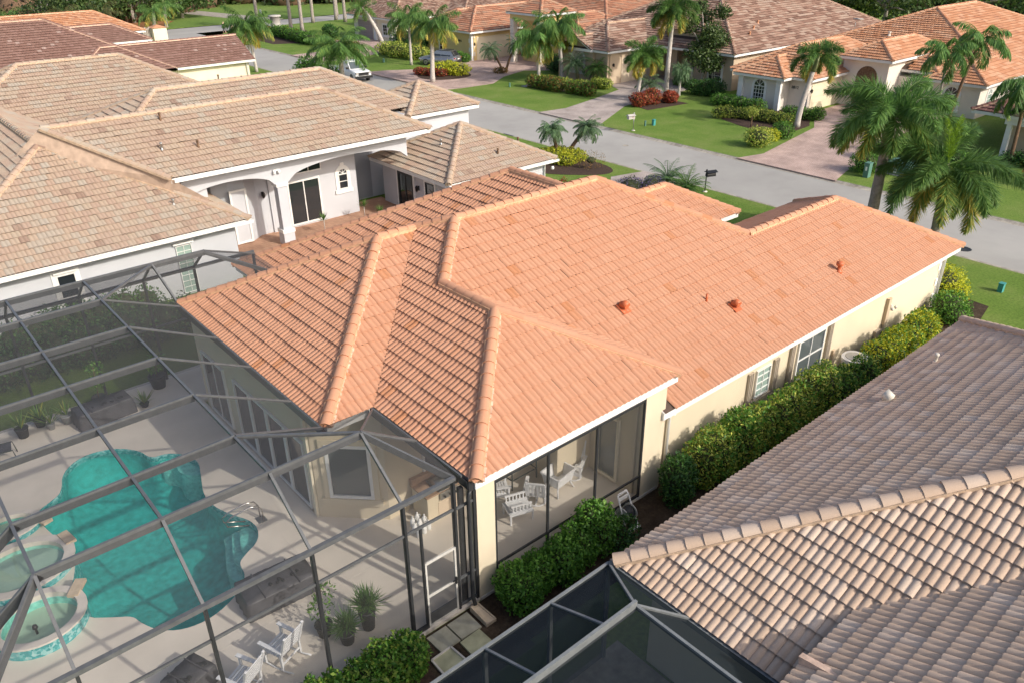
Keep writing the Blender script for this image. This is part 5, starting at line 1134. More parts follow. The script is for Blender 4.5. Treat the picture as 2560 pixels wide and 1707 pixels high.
m = MB(); m.lathe((16.35, 37.2, 4.0), [(0.02, -0.1), (0.09, -0.06), (0.07, 0.06), (0.02, 0.1)], 8); m.lathe((16.6, 37.2, 4.0), [(0.02, -0.1), (0.09, -0.06), (0.07, 0.06), (0.02, 0.1)], 8); m.box((16.3, 37.2, 4.05), (16.65, 37.298, 4.12)); m.build("flood_light", "plastic_white", GREY)
MB().tube([(31.1, 33.2, 2.6), (31.15, 33.4, 2.35), (31.15, 33.44, 0.1)], 0.05, 8).build("downspout", "white_paint", GREY)
m = MB(); m.lathe((31.35, 32.95, 2.25), [(0.02, -0.1), (0.1, -0.06), (0.08, 0.08), (0.02, 0.1)], 8); m.build("flood_light", "plastic_white", GREY)
def pipe(house_roof, x, y, z, h=0.3, r=0.05, mat="vent_white", name="vent_pipe"): return MB().lathe((x, y, z - 0.05), [(r * 1.6, 0), (r * 1.6, 0.06), (r, 0.1), (r, h), (r * 1.4, h + 0.02), (r * 1.3, h + 0.09), (r * 0.4, h + 0.1)], 8).build(name, mat, house_roof)
pipe(ROOF_GREY, 10.9, 36.0, 3.85, 0.22, mat="dull_steel"); pipe(ROOF_GREY, 11.6, 38.3, 5.75, 0.3, mat="dull_steel"); pipe(ROOF_GREY, 13.2, 38.1, 5.65, 0.3, mat="bark_brown"); pipe(ROOF_GREY, 12.4, 40.2, 6.7, 0.3, mat="bark_brown")
pipe(ROOF_GREY, 26.0, 36.4, 3.9, 0.25, mat="dull_steel"); pipe(ROOF_GREY, 28.3, 34.2, 3.4, 0.25, mat="bark_brown"); pipe(ROOF_GREY, 30.4, 34.9, 3.5, 0.3, mat="bark_brown"); pipe(ROOF_GREY, 20.3, 52.5, 6.0, 0.35, mat="bark_brown")
# ------------------------------------------------------------------ the neighbour at the lower right
RN = thing("grey_tile_house", "house under a weathered grey-brown tile roof in the lower right corner", "house", (18, 5, 0))
rf = Roof(0.5); rf.hipbox(9.9, 27.0, -9.0, 8.3, 2.95)
rf.hipbox(2.0, 18.0, -8.0, 3.9, 3.8, fascia="")
rf.hipbox(23.9, 30, -3, 5.9, 3.6)
ROOF_RN = rf.build(RN, "tile_grey_brown", 300, lift=0.044, mortar="mortar_tan", seed=11, cap=0.17)
W = MB(); W.box((10.5, -8.4, -0.05), (26.4, 7.7, 2.72)); W.box((26.4, -2.4, -0.05), (29.4, 5.3, 3.3)); W.build("wall", "stucco_pale", RN)
MB().box((4, -7, -0.05), (10.4, 3.2, 3.6)).build("wing_wall", "stucco_pale", RN)
m = MB(); a = Vector((1, 0, 0)); zz = 2.95 + 0.5 * (8.3 - 7.25); m.tube([(19.4, 7.25, zz), (19.4, 7.22, zz + 0.16), (19.4, 7.35, zz + 0.22)], [0.14, 0.15, 0.14], 12); m.build("roof_vent", "vent_white", ROOF_RN)
pipe(ROOF_RN, 22.5, 7.35, 3.45, 0.25, 0.05); m = MB(); m.bar((9.75, 4.0, 3.9), (9.75, 3.3, 4.0), 0.12, 0.2); m.build("rake_cement", "mortar_white", ROOF_RN)
c2 = thing("screen_enclosure", "dark screened enclosure beside the grey-brown tile roof, bottom edge", "pool cage", (7, 6.5, 0))
def b2(p, q, w=0.06, h=0.1, mat="dull_grey"): MB().bar(p, q, w, h).build("beam", mat, c2)
plain("dull_grey", (0.20, 0.215, 0.22), 0.45, 0.15, 6)
Z2, Y2 = 2.88, 8.4; X2 = [9.8, 8.1, 6.4, 4.7, 3.0]
b2((3.0, Y2, Z2), (9.8, Y2, Z2)); b2((9.82, Y2, Z2), (9.82, 4.0, Z2), 0.1, 0.14)
for x in X2: MB().box((x - 0.04, Y2 - 0.04, 0), (x + 0.04, Y2 + 0.04, Z2 - 0.05)).build("post", "dull_grey", c2)
for x in X2: b2((x, Y2, Z2), (min(x, 9.0), 6.85, 3.5), 0.05, 0.07) if x < 9.5 else b2((x, Y2, Z2), (8.85, 6.85, 3.5), 0.05, 0.08)
b2((3.0, 6.85, 3.55), (8.85, 6.85, 3.55), 0.06, 0.24); b2((8.85, 6.85, 3.5), (9.82, 6.3, 2.92), 0.06, 0.1); b2((8.85, 6.85, 3.5), (8.85, 3.9, 3.5), 0.06, 0.1); b2((3.0, Y2, 1.1), (9.8, Y2, 1.1), 0.05, 0.06)
def s2(*p): MB().quad(*p).build("screen_panel", "screen_dark", c2)
for a, b in zip(X2[1:], X2[:-1]):
    s2((a, Y2, 0.05), (b, Y2, 0.05), (b, Y2, Z2), (a, Y2, Z2)); bb = min(b, 8.85); s2((a, Y2, Z2), (b, Y2, Z2), (bb, 6.85, 3.5), (a, 6.85, 3.5))
    s2((a, 6.85, 3.5), (bb, 6.85, 3.5), (bb, 3.95, 3.5), (a, 3.95, 3.5))
s2((9.8, Y2, Z2), (9.82, 6.3, 2.92), (8.85, 6.85, 3.5)); s2((8.85, 6.85, 3.5), (9.82, 6.3, 2.92), (9.82, 3.95, 2.92), (8.85, 3.95, 3.5))
sheet("patio", [(2.6, 3.3), (10.4, 3.3), (10.4, 8.5), (2.6, 8.5)], 0.05, "kerb_concrete")
# ------------------------------------------------------------------ brown and orange roofs, far left
BR = thing("brown_roof_house", "house with a large flat brown tile roof at the far left", "house", (15, 90, 0))
rf = Roof(0.5); rf.hipbox(-22, 27.4, 80.5, 97.7, 2.85, fascia="s"); rf.hipbox(18, 35.2, 80.5, 88.3, 2.85, gables="e"); rf.hipbox(18, 32.8, 103, 109.6, 2.95)
ROOF_BR = rf.build(BR, "tile_brown_flat", 0, kind="flat", stagger=True, ridge_objs=False, mortar="mortar_white", seed=21, cap=0.14)
W = MB(); W.box((-20, 81.1, -0.05), (27, 97, 2.7)); W.box((27, 81.1, -0.05), (34.7, 87.7, 2.7)); W.box((20, 103.6, -0.05), (32.2, 109, 2.8)); W.box((20, 97, -0.05), (26, 103.6, 2.7)); W.vprism([(-3.6, 0), (3.6, 0), (0, 1.85)], (34.6, 84.4, 2.7), (0, 1, 0), (1, 0, 0), (0, 0, 1), 0, 0.1); W.build("wall", "stucco_pale", BR)
MB().tube([(34.3, 80.7, 2.7), (34.4, 80.95, 2.4), (34.4, 81.02, 0.1)], 0.06, 6).build("downspout", "white_paint", BR)
m = MB(); m.box((8.6, 84.5, 4.9), (9.0, 84.9, 5.25)); m.build("roof_vent", "bark_brown", ROOF_BR)
OR_ = thing("amber_roof_house", "house with a pale amber tile roof behind the brown one", "house", (20, 120, 0))
rf = Roof(0.5); rf.hipbox(12, 35.5, 113.4, 122.6, 2.85); rf.hipbox(-18, 25, 115, 134, 2.85)
rf.build(OR_, "tile_apricot", 0, ridge_objs=False, seed=22, coarse=True, stagger=True)
W = MB(); W.box((12, 114, -0.05), (34.9, 122, 2.7)); W.box((-17, 115.6, -0.05), (24.4, 129.9, 2.7)); W.build("wall", "stucco_pale", OR_)
# ------------------------------------------------------------------ houses across the street
F1 = thing("shaded_garage_house", "house with a mauve garage door behind palms, far across the street", "house", (72, 107, 0))
rf = Roof(0.5); rf.hipbox(63.0, 80, 98, 110, 3.15); rf.hipbox(72, 100, 94, 120, 3.3, 0.4)
rf.build(F1, "tile_taupe", 0, ridge_objs=False, seed=31, coarse=True, stagger=True)
W = MB(); W.box((63.8, 98.6, -0.05), (80, 109.4, 2.95)); W.box((72, 95, -0.05), (98, 119, 3.0)); W.build("wall", "stucco_pale", F1); garage_door(F1, "w", 63.798, 106.4, 3.6, 2.3, "garage_mauve"); window(F1, "w", 63.798, 101.2, 0.8, 2.2, 1.1, 2, 3, trim="white_paint")
quoins(F1, 63.8, 109.4, 0, 2.9, "stucco_white", -1, 1); [MB().box((63.5, y - 0.25, 0), (63.9, y + 0.25, 2.9)).build("pilaster", "white_paint", F1) for y in (103.5, 99.4)]
F2 = thing("yellow_house", "yellow stucco house with white quoins and cream garage door", "house", (75, 76, 0))
rf = Roof(0.5); rf.hipbox(61.0, 84, 78.4, 87.2, 3.35); rf.hipbox(61.6, 72, 82.6, 89.5, 3.35); rf.hipbox(64.1, 69.7, 69.6, 75.6, 5.6); rf.hipbox(69.5, 98, 64.5, 92, 3.4, 0.4); rf.hipbox(66.3, 76, 66.0, 73, 3.7)
ROOF_F2 = rf.build(F2, "tile_mixed_red", 0, ridge_objs=False, seed=32, coarse=True, stagger=True, runs=True)
W = MB(); W.box((61.6, 79.0, -0.05), (83.4, 86.6, 3.15)); W.box((62.2, 83.2, -0.05), (71, 89, 3.15)); W.box((70.1, 65.1, -0.05), (97, 91, 3.2)); W.box((66.9, 66.6, -0.05), (75, 72.4, 3.5)); W.box((66.4, 70.2, -0.05), (69.2, 75.2, 5.4)); W.build("wall", "stucco_yellow", F2)
for y in (70.4, 75.0):
    for zz in range(6): MB().box((64.5, y - 0.3, 0.02 + zz * 0.8), (65.1, y + 0.3, 0.8 + zz * 0.8 - 0.02)).build("pillar_block", "stucco_white", F2)
MB().box((64.5, 70.1, 4.8), (66.4, 75.3, 5.4)).build("portico_beam", "stucco_yellow", F2)
garage_door(F2, "s", 78.998, 64.9, 4.9, 2.5, "garage_cream"); quoins(F2, 61.6, 79.0, 0, 3.0, "white_paint", -1, -1, 6); wall_lamp(F2, "s", 78.998, 62.0, 1.9); window(F2, "w", 61.598, 84.8, 0.6, 2.4, 1.2, 2, 3, trim="white_paint"); window(F2, "w", 66.898, 68.6, 0.6, 2.3, 1.6, 3, 4, trim="white_paint"); MB().tube([(61.9, 78.7, 3.1), (61.9, 78.95, 2.8), (61.9, 78.96, 0.1)], 0.06, 6).build("downspout", "stucco_yellow", F2)
def number(house, text, side, at, c, z, h, mat="black_paint"):
    cu = bpy.data.curves.new("house_number", 'FONT'); cu.body = text; cu.size = h; cu.extrude = 0.012; cu.align_x = 'CENTER'
    nrm, axv = wallax(side); o0 = bpy.data.objects.new("tmp", cu); COL.objects.link(o0)
    dg = bpy.context.evaluated_depsgraph_get(); me = bpy.data.meshes.new_from_object(o0.evaluated_get(dg)); bpy.data.objects.remove(o0)
    me.materials.clear(); me.materials.append(MAT[mat]); ax = -axv if side == "w" else axv
    M = Matrix((ax, Vector((0, 0, 1)), nrm)).transposed().to_4x4(); M.translation = (Vector((c, at, z)) if side in "sn" else Vector((at, c, z))) + nrm * 0.02 - house.location
    me.transform(M); return link("house_number", me, house)
number(F2, "8816", "w", 61.598, 81.2, 2.0, 0.34)
F3 = thing("beige_house", "beige stucco house with mottled taupe tile roof and arched entry", "house", (75, 56, 0))
rf = Roof(0.5); rf.hipbox(61.0, 78, 56.4, 64.6, 3.35); rf.hipbox(60.7, 66, 58.5, 63.1, 3.35, gables="w"); rf.hipbox(67.2, 98, 46.0, 68, 3.5); rf.hipbox(68.4, 74, 50.6, 55.6, 5.0, fascia="")
ROOF_F3 = rf.build(F3, "tile_taupe", 0, ridge_objs=False, seed=33, coarse=True, stagger=True, runs=True)
W = MB(); W.box((61.6, 57.0, -0.05), (77, 64.0, 3.15)); W.box((68.0, 46.6, -0.05), (97, 50.6, 3.3)); W.box((70.6, 50.6, -0.05), (97, 67.4, 3.3)); W.vprism([(-2.2, 0), (2.2, 0), (0, 1.05)], (61.6, 60.8, 3.1), (0, 1, 0), (1, 0, 0), (0, 0, 1), -0.35, 0); W.box((61.25, 58.7, -0.05), (61.6, 62.9, 3.15)); W.build("wall", "stucco_beige", F3)
MB().box((69.0, 50.9, 0), (69.3, 51.9, 5.0)).build("entry_pier", "stucco_beige", F3); MB().box((69.0, 54.2, 0), (69.3, 55.2, 5.0)).build("entry_pier", "stucco_beige", F3)
arch_wall(F3, "w", 69.0, 0.3, 51.9, 54.2, 2.9, 1.15, 5.0, mat="stucco_beige"); m = MB(); n = 14
for k in range(n):
    a0, a1 = math.pi * k / n, math.pi * (k + 1) / n; m.vprism([(math.cos(a) * r, 2.9 + math.sin(a) * r) for a, r in ((a0, 1.4), (a1, 1.4), (a1, 1.15), (a0, 1.15))], (69.0, 53.05, 0), (0, 1, 0), (-1, 0, 0), (0, 0, 1), 0, 0.06)
m.build("arch_trim", "white_paint", F3)
m = MB(); [m.bar((60.9, 60.8, 4.35), (60.9, 60.8 + s * 2.4, 3.2), 0.05, 0.28) for s in (-1, 1)]; m.build("barge_board", "white_paint", F3)
garage_door(F3, "s", 56.998, 66.2, 4.9, 2.4, "garage_beige"); wall_lamp(F3, "s", 56.998, 62.4, 1.9); window(F3, "w", 61.248, 60.8, 1.0, 2.2, 1.8, 1, 1, arch=True, glass="stucco_white", trim="white_paint"); window(F3, "w", 67.998, 48.6, 0.7, 2.3, 1.5, 2, 3, trim="white_paint"); window(F3, "s", 46.598, 80, 0.8, 2.3, 1.5, 2, 2, trim="white_paint"); MB().tube([(61.9, 56.7, 3.1), (61.9, 56.95, 2.8), (61.9, 56.96, 0.1)], 0.06, 6).build("downspout", "stucco_beige", F3)
for (x, y) in ((72.5, 48.2), (74.1, 48.9), (75.8, 49.6)): pipe(ROOF_F3, x, y, 3.5 + 0.5 * (y - 46), 0.3, 0.09, "tile_apricot", "roof_vent")
F4 = thing("white_corner_house", "cream house with bright apricot tile roofs and house number on the wall", "house", (76, 36, 0))
rf = Roof(0.5); rf.hipbox(64.4, 80, 36.1, 44.4, 2.8); rf.hipbox(63.1, 70, 38.0, 43.2, 2.8); rf.hipbox(69.4, 80, 32, 36.8, 4.2); rf.hipbox(74, 104, 25.2, 46.5, 2.8, 0.4); rf.hipbox(71.7, 84, 25.1, 30.2, 2.8); rf.hipbox(72.5, 84, 29.4, 33.4, 3.2)
ROOF_F4 = rf.build(F4, "tile_apricot", 0, ridge_objs=False, seed=34, coarse=True, stagger=True, runs=True)
W = MB(); W.box((65.0, 36.7, -0.05), (79, 43.8, 2.6)); W.box((63.7, 38.6, -0.05), (65.0, 42.6, 2.6)); W.box((70.2, 32.6, -0.05), (79, 36.7, 4.0)); W.box((72.3, 25.7, -0.05), (103, 32.6, 2.6)); W.box((79, 32.6, -0.05), (103, 45.9, 2.6)); W.build("wall", "stucco_white", F4)
window(F4, "w", 63.698, 40.7, 0.55, 1.85, 1.15, 4, 4, arch=True, trim="white_paint"); window(F4, "w", 72.298, 27.9, 0.5, 1.75, 1.2, 3, 3, arch=True, trim="white_paint"); window(F4, "s", 25.698, 74.3, 0.5, 1.8, 0.8, 1, 3, arch=True, trim="white_paint", glass="glass_block"); window(F4, "s", 25.698, 78, 1.5, 2.1, 0.5, 1, 1)
[MB().box((63.45, y, 0), (63.75, y + 0.45, 2.5)).build("pilaster", "white_paint", F4) for y in (42.3, 38.5)]
garage_door(F4, "s", 36.698, 67.9, 4.8, 2.2, "garage_cream"); wall_lamp(F4, "s", 36.698, 65.3, 1.7); quoins(F4, 65.0, 36.7, 0, 2.5, "stucco_white", -1, -1, 6); quoins(F4, 65.0, 43.8, 0, 2.5, "stucco_white", -1, 1, 6); number(F4, "8812", "w", 64.998, 38.0, 1.75, 0.34)
n = 14; m = MB(); m.vprism([(math.cos(math.pi * k / n) * 0.95, 2.5 + math.sin(math.pi * k / n) * 0.95) for k in range(n + 1)] + [(-0.95, 0.1), (0.95, 0.1)], (70.2, 34.4, 0), (0, 1, 0), (-1, 0, 0), (0, 0, 1), 0, 0.02); m.build("entry_arch", "bark_brown", F4)
m = MB(); m.lathe((80.5, 41.6, 5.2), [(0.04, 0), (0.04, 0.5)], 8); m.lathe((80.5, 41.4, 5.9), [(0.5, 0.1), (0.35, 0.02), (0.05, 0)], 14); m.build("satellite_dish", "concrete", F4); pipe(ROOF_F4, 79.2, 37.4, 4.9, 0.3, 0.12)
F5 = thing("maroon_roof_house", "house with a dark maroon tile porch roof at the right edge", "house", (70, 14, 0))
rf = Roof(0.5); rf.hipbox(61.4, 72, 14.5, 20.2, 2.85, gables="w"); rf.hipbox(62.2, 80, 20.0, 22.4, 2.75, 0.45); rf.hipbox(68, 100, -2, 22, 2.9, 0.4)
rf.build(F5, "tile_maroon", 0, ridge_objs=False, seed=35, coarse=True, stagger=True)
W = MB(); W.box((63.4, 15.1, -0.05), (99, 20.0, 2.7)); W.box((69, -1.4, -0.05), (99, 21.4, 2.7)); W.vprism([(-2.8, 0), (2.8, 0), (0, 1.4)], (63.4, 17.35, 2.6), (0, 1, 0), (1, 0, 0), (0, 0, 1), -1.6, -1.5); W.build("wall", "stucco_beige", F5)
[MB().box((61.8, y - 0.16, 0), (62.12, y + 0.16, 2.6)).build("porch_post", "white_paint", F5) for y in (19.6, 15.2)]; window(F5, "w", 63.398, 17.6, 0.6, 2.2, 1.6, 2, 3, trim="white_paint")
MB().box((61.7, 14.9, 2.2), (61.85, 19.9, 2.65)).build("porch_beam", "white_paint", F5)
# far screen cage behind the yellow house
c3 = thing("far_pool_cage", "dark far pool cage behind the yellow house roof", "pool cage", (92, 96, 0)); m = MB()
for x in (84, 88, 92, 96, 100): m.bar((x, 92.5, 5.0), (x, 100, 5.6), 0.12, 0.12); m.bar((x, 92.5, 0), (x, 92.5, 5.0), 0.12, 0.12)
m.bar((84, 92.5, 5.0), (100, 92.5, 5.0), 0.12, 0.12); m.bar((84, 100, 5.6), (100, 100, 5.6), 0.12, 0.12); m.build("frame", "dull_grey", c3)
for x in (84, 88, 92, 96): MB().quad((x, 92.5, 5.0), (x + 4, 92.5, 5.0), (x + 4, 100, 5.6), (x, 100, 5.6)).build("screen_panel", "screen_dark", c3)
# ------------------------------------------------------------------ plants
def kites(base, tip, wid, side, rnd, V, F, Rn):
    """leaf blades: base, tip (n,3), half width wid (n), side direction (n,3)"""
    n = len(base); mid = base * 0.55 + tip * 0.45; off = side * wid[:, None]
    v = np.stack([base, mid + off, tip, mid - off], 1).reshape(-1, 3)
    b = sum(len(x) for x in V); V.append(v); F.append(np.arange(n * 4).reshape(n, 4) + b); Rn.append(np.repeat(rnd, 4))
def unit(a): return a / (np.linalg.norm(a, axis=-1, keepdims=True) + 1e-9)
def crown_mesh(rng, top, n=16, L=2.6, leaf=0.55, lw=0.02, stations=26, ring=2, e_hi=75, e_lo=-25, droop=75, leafdroop=0.5, old=0.3, lean=(0, 0, 0), spread=0.0):
    V, F, Rn = [], [], []; top = np.array(top, float)
    for k in range(n):
        f = (k + 0.5) / n; az = k * 2.39996 + rng.normal(0, 0.12); e0 = math.radians(e_hi + (e_lo - e_hi) * f ** 0.9) + rng.normal(0, 0.06)
        l = L * (0.85 + 0.25 * rng.random()) * (1 - 0.15 * abs(f - 0.5)); h = np.array([math.cos(az), math.sin(az), 0]); up = np.array([0, 0, 1.0]); sd = np.cross(up, h)
        m = stations; t = np.linspace(0, 1, m); dr = math.radians(droop) * (0.7 + 0.6 * rng.random())
        ang = e0 - dr * t ** 1.4; tw = rng.normal(0, 0.25)
        d = np.cos(ang)[:, None] * h + np.sin(ang)[:, None] * up; p = top + np.cumsum(d, 0) * (l / m)
        nrm = np.cross(np.broadcast_to(sd, d.shape), d)
        r_age = np.clip(old * max(0, f - 0.45) * 2.2 + rng.normal(0, 0.04), 0, 0.6)
        prof = np.clip(np.sin(np.pi * np.clip(0.10 + 0.88 * t, 0, 1)), 0.12, 1) ** 0.6
        st = t > 0.12
        for q in range(ring):
            a = (math.pi * (q + 0.5) / ring * 2) if ring > 2 else (0 if q == 0 else math.pi)
            a = a + tw + (rng.normal(0, 0.25, m) if ring > 2 else rng.normal(0, 0.1, m))
            rad = np.cos(a)[:, None] * sd + np.sin(a)[:, None] * nrm * (1 if ring > 2 else 0.25) + (nrm * 0.25 if ring == 2 else 0)
            dirv = unit(unit(rad) * 0.85 + d * (0.55 + 0.25 * rng.random((m, 1))) + np.array([0, 0, -1]) * leafdroop * rng.random((m, 1)))
            ln = leaf * prof * (0.8 + 0.4 * rng.random(m)); tip = p + dirv * ln[:, None] + np.array([0, 0, -1]) * (leafdroop * 0.35 * ln)[:, None]
            wv = unit(np.cross(dirv, np.array([0, 0, 1.0]) + 0.3 * rng.normal(0, 1, (m, 3))))
            kites(p[st], tip[st], np.full(st.sum(), lw), wv[st], np.clip(0.1 + 0.45 * rng.random(st.sum()) + r_age + 0.15 * t[st], 0, 1), V, F, Rn)
        # stem: two crossed thin strips
        w = np.linspace(0.035, 0.006, m)[:, None]
        for ax in (np.broadcast_to(sd, d.shape), nrm):
            a, b = p + ax * w, p - ax * w; v = np.stack([a[:-1], a[1:], b[1:], b[:-1]], 1).reshape(-1, 3); bb = sum(len(x) for x in V)
            V.append(v); F.append(np.arange(len(v)).reshape(-1, 4) + bb); Rn.append(np.full(len(v), 0.62 + r_age * 0.5))
    return np.concatenate(V), np.concatenate(F), np.concatenate(Rn)
def palm(label, x, y, h, lean=(0.0, 0.0), r=0.15, bark="bark_pale", shaft=None, boots=False, seed=0, leafm="leaf_palm", group=None, name="palm_tree", spear=False, z=0.0, **kw):
    rng = np.random.default_rng(seed + 100); t = thing(name, label, "palm tree", (x, y, z), group)
    n = 12; pts = []; rad = []
    for k in range(n + 1):
        f = k / n; pts.append((x + lean[0] * f ** 1.5, y + lean[1] * f ** 1.5, z + h * f)); rad.append(r * (1.15 - 0.3 * f + 0.25 * max(0, 0.12 - f) / 0.12) * (1.0 + 0.04 * (k % 2)))
    MB().tube(pts, rad, 10).build("trunk", bark, t)
    top = np.array(pts[-1]); d = unit(np.array(pts[-1]) - np.array(pts[-2]))
    if shaft:
        MB().tube([top - d * 0.05, top + d * shaft * 0.3, top + d * shaft], [r * 1.0, r * 1.02, r * 0.45], 10).build("crownshaft", "crownshaft", t); top = top + d * shaft * 0.9
    if boots:
        rb = MB(); rr = random.Random(seed)
        for k in range(46):
            f = k / 46; a = k * 2.4; p = Vector(top) + Vector((0, 0, -0.1 - 0.9 * (1 - f))); o = Vector((math.cos(a), math.sin(a), 0)); rb.bar(p + o * r * 0.8, p + o * (r * 1.9) + Vector((0, 0, 0.28)), 0.09, 0.03)
        rb.build("leaf_base_fringe", "boot_straw", t)["kind"] = "stuff"
    V, F, Rn = crown_mesh(rng, top, **kw); npmesh("crown", V, F, leafm, t, rnd=Rn)
    if spear:
        V, F, Rn = crown_mesh(rng, top, n=2, L=2.6, leaf=0.4, lw=0.02, stations=50, ring=4, e_hi=88, e_lo=80, droop=10, leafdroop=0.0, old=0)
        npmesh("spear_leaf", V, F, "leaf_spear", t, rnd=Rn)
    return t
def leaf_cloud(rng, ells, n, size, jitter=0.35, lump=0.12, shell=0.72):
    """n leaf blades over the union of ellipsoids (cx,cy,cz,rx,ry,rz)"""
    E = np.array(ells, float); area = (E[:, 3] * E[:, 4] + E[:, 3] * E[:, 5] + E[:, 4] * E[:, 5]); pk = rng.choice(len(E), n * 2, p=area / area.sum())
    d = unit(rng.normal(0, 1, (n * 2, 3))); e = E[pk]
    rad = shell + (1.13 - shell) * rng.random((n * 2, 1)) ** 0.9
    ph = np.sin(d[:, :1] * 7 + e[:, :1] * 3) * np.sin(d[:, 1:2] * 7 + e[:, 1:2] * 2) * np.sin(d[:, 2:3] * 6 + e[:, :1])
    p = e[:, :3] + d * e[:, 3:] * (rad + lump * ph)
    ok = p[:, 2] > 0.03
    for i in range(len(E)):      # drop what sits deep inside a neighbour
        q = (p - E[i, :3]) / E[i, 3:]; ok &= ~((np.einsum('ij,ij->i', q, q) < 0.45) & (pk != i))
    p = p[ok][:n]; d = d[ok][:n]; m = len(p)
    dirv = unit(d * 0.5 + rng.normal(0, 0.75, (m, 3)) + np.array([0, 0, 0.25])); s = size * (0.6 + 0.8 * rng.random(m))
    nn = unit(d + rng.normal(0, jitter * 1.6, (m, 3)) + np.array([0, 0, 0.3])); side = unit(np.cross(dirv, nn))
    V, F, Rn = [], [], []
    kites(p - dirv * s[:, None] * 0.5, p + dirv * s[:, None] * 0.5, s * 0.26, side, rng.random(m), V, F, Rn)
    return V[0], F[0], Rn[0]
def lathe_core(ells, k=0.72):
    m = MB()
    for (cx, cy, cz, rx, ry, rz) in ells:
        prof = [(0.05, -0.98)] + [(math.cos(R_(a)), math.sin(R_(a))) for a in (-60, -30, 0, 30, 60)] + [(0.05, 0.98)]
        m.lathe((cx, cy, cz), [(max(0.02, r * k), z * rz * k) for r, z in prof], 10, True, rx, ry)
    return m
def shrub(label, ells, n, size, mat, name="shrub", cat="shrub", group=None, seed=0, core="leaf_dark", second=None, lump=0.12):
    rng = np.random.default_rng(seed + 500); c = ells[len(ells) // 2]; t = thing(name, label, cat, (c[0], c[1], 0), group)
    V, F, Rn = leaf_cloud(rng, ells, n, size, lump=lump); npmesh("foliage", V, F, mat, t, rnd=Rn)
    if second:
        V, F, Rn = leaf_cloud(rng, ells, int(n * second[1]), second[2], lump=lump, shell=0.95); npmesh(second[3], V, F, second[0], t, rnd=Rn)
    lathe_core(ells, 0.72 if n > 1000 else 0.35).build("filler_core", "core_green", t)  # solid dark core added inside the leaves so the shrub doesn't show through
    m = MB(); [m.tube([(e[0], e[1], 0.0), (e[0], e[1], max(0.1, e[2]))], 0.03, 5) for e in ells[:: max(1, len(ells) // 4)]]; m.build("stem", "bark_brown", t)
    return t
def hedge_ells(pts, w, h, step=0.55, seed=0, z0=0.0, jit=0.12):
    r = random.Random(seed); out = []
    for a, b in zip(pts[:-1], pts[1:]):
        L = math.hypot(b[0] - a[0], b[1] - a[1]); n = max(1, int(L / step))
        for k in range(n):
            f = (k + 0.5) / n; hh = h * r.uniform(1 - jit, 1 + jit); out.append((a[0] + (b[0] - a[0]) * f + r.uniform(-0.06, 0.06), a[1] + (b[1] - a[1]) * f + r.uniform(-0.08, 0.08), z0 + hh * 0.5, step * 0.85, w * 0.5 * r.uniform(0.85, 1.15), hh * 0.52))
    return out
plain("core_green", (0.045, 0.055, 0.022), 0.95, 0.4, 8)  # dark colour of the cores added inside the shrubs
# --- side-yard hedges of the orange-roofed house
shrub("yellow-green variegated hedge along the middle of the cream wall", hedge_ells([(16.2, 10.85), (22.9, 10.65)], 1.25, 1.75, 0.6, 1), 17000, 0.09, "leaf_varieg", "hedge", "hedge", seed=1, second=("leaf_green", 0.2, 0.12, "young_shoots"))
shrub("dark green bush between the variegated hedge and the lanai", hedge_ells([(14.8, 10.9), (15.9, 10.85)], 1.15, 1.45, 0.6, 2), 2600, 0.10, "leaf_dark", "bush", "bush", seed=2)
shrub("bright green tuft growing out of the variegated hedge", [(18.2, 10.8, 1.5, 0.55, 0.5, 0.45)], 900, 0.1, "leaf_green", "bush", "bush", seed=3)
shrub("mixed green bush in front of the air conditioner", hedge_ells([(23.1, 10.4), (25.0, 10.1)], 1.2, 1.6, 0.6, 4), 4000, 0.10, "leaf_green", "bush", "bush", seed=4, second=("leaf_varieg", 0.3, 0.1, "pale_leaf_tips"))
shrub("yellow-green hedge between the air conditioner and the house corner", hedge_ells([(26.4, 10.6), (31.2, 10.8)], 1.1, 1.25, 0.55, 5), 8500, 0.10, "leaf_yellow", "hedge", "hedge", seed=5, second=("leaf_green", 0.35, 0.1, "green_leaf_patches"))
shrub("bright yellow rounded bush at the front corner of the house", [(35.0, 12.0, 0.75, 0.95, 0.95, 0.85), (35.4, 12.9, 0.7, 0.8, 0.8, 0.8), (34.9, 11.4, 0.5, 0.7, 0.6, 0.55)], 4200, 0.10, "leaf_yellow", "bush", "bush", seed=6)
shrub("reddish copper shrub against the corner quoins", [(34.6, 12.6, 0.95, 0.6, 0.7, 0.85)], 1500, 0.09, "leaf_rust", "bush", "bush", seed=7)
shrub("green clipped bush below the yellow one at the corner", [(33.4, 10.9, 0.55, 0.8, 0.75, 0.6), (33.0, 10.5, 0.4, 0.6, 0.6, 0.45)], 2600, 0.09, "leaf_green", "bush", "bush", seed=8)
shrub("deep green leafy hedge below the lanai screen", hedge_ells([(9.1, 10.95), (11.9, 10.95)], 1.15, 1.15, 0.6, 9), 11000, 0.095, "leaf_green", "hedge", "hedge", seed=9, lump=0.2)
shrub("tall leafy green shrub at the end of the lanai hedge", [(12.25, 11.0, 0.75, 0.6, 0.55, 0.75), (12.1, 11.05, 1.2, 0.4, 0.4, 0.4)], 3200, 0.09, "leaf_green", "bush", "bush", seed=10, lump=0.2)
shrub("low dark shrub beside the hose reel", [(13.0, 10.75, 0.4, 0.5, 0.45, 0.42), (12.7, 10.6, 0.3, 0.4, 0.4, 0.35)], 900, 0.10, "leaf_dark", "bush", "bush", seed=11)
shrub("bright green hedge below the pool cage, bottom edge", hedge_ells([(2.6, 10.95), (6.45, 11.0)], 1.1, 1.25, 0.5, 12), 14000, 0.09, "leaf_green", "hedge", "hedge", seed=12, lump=0.2, second=("leaf_light", 0.25, 0.11, "young_shoots"))
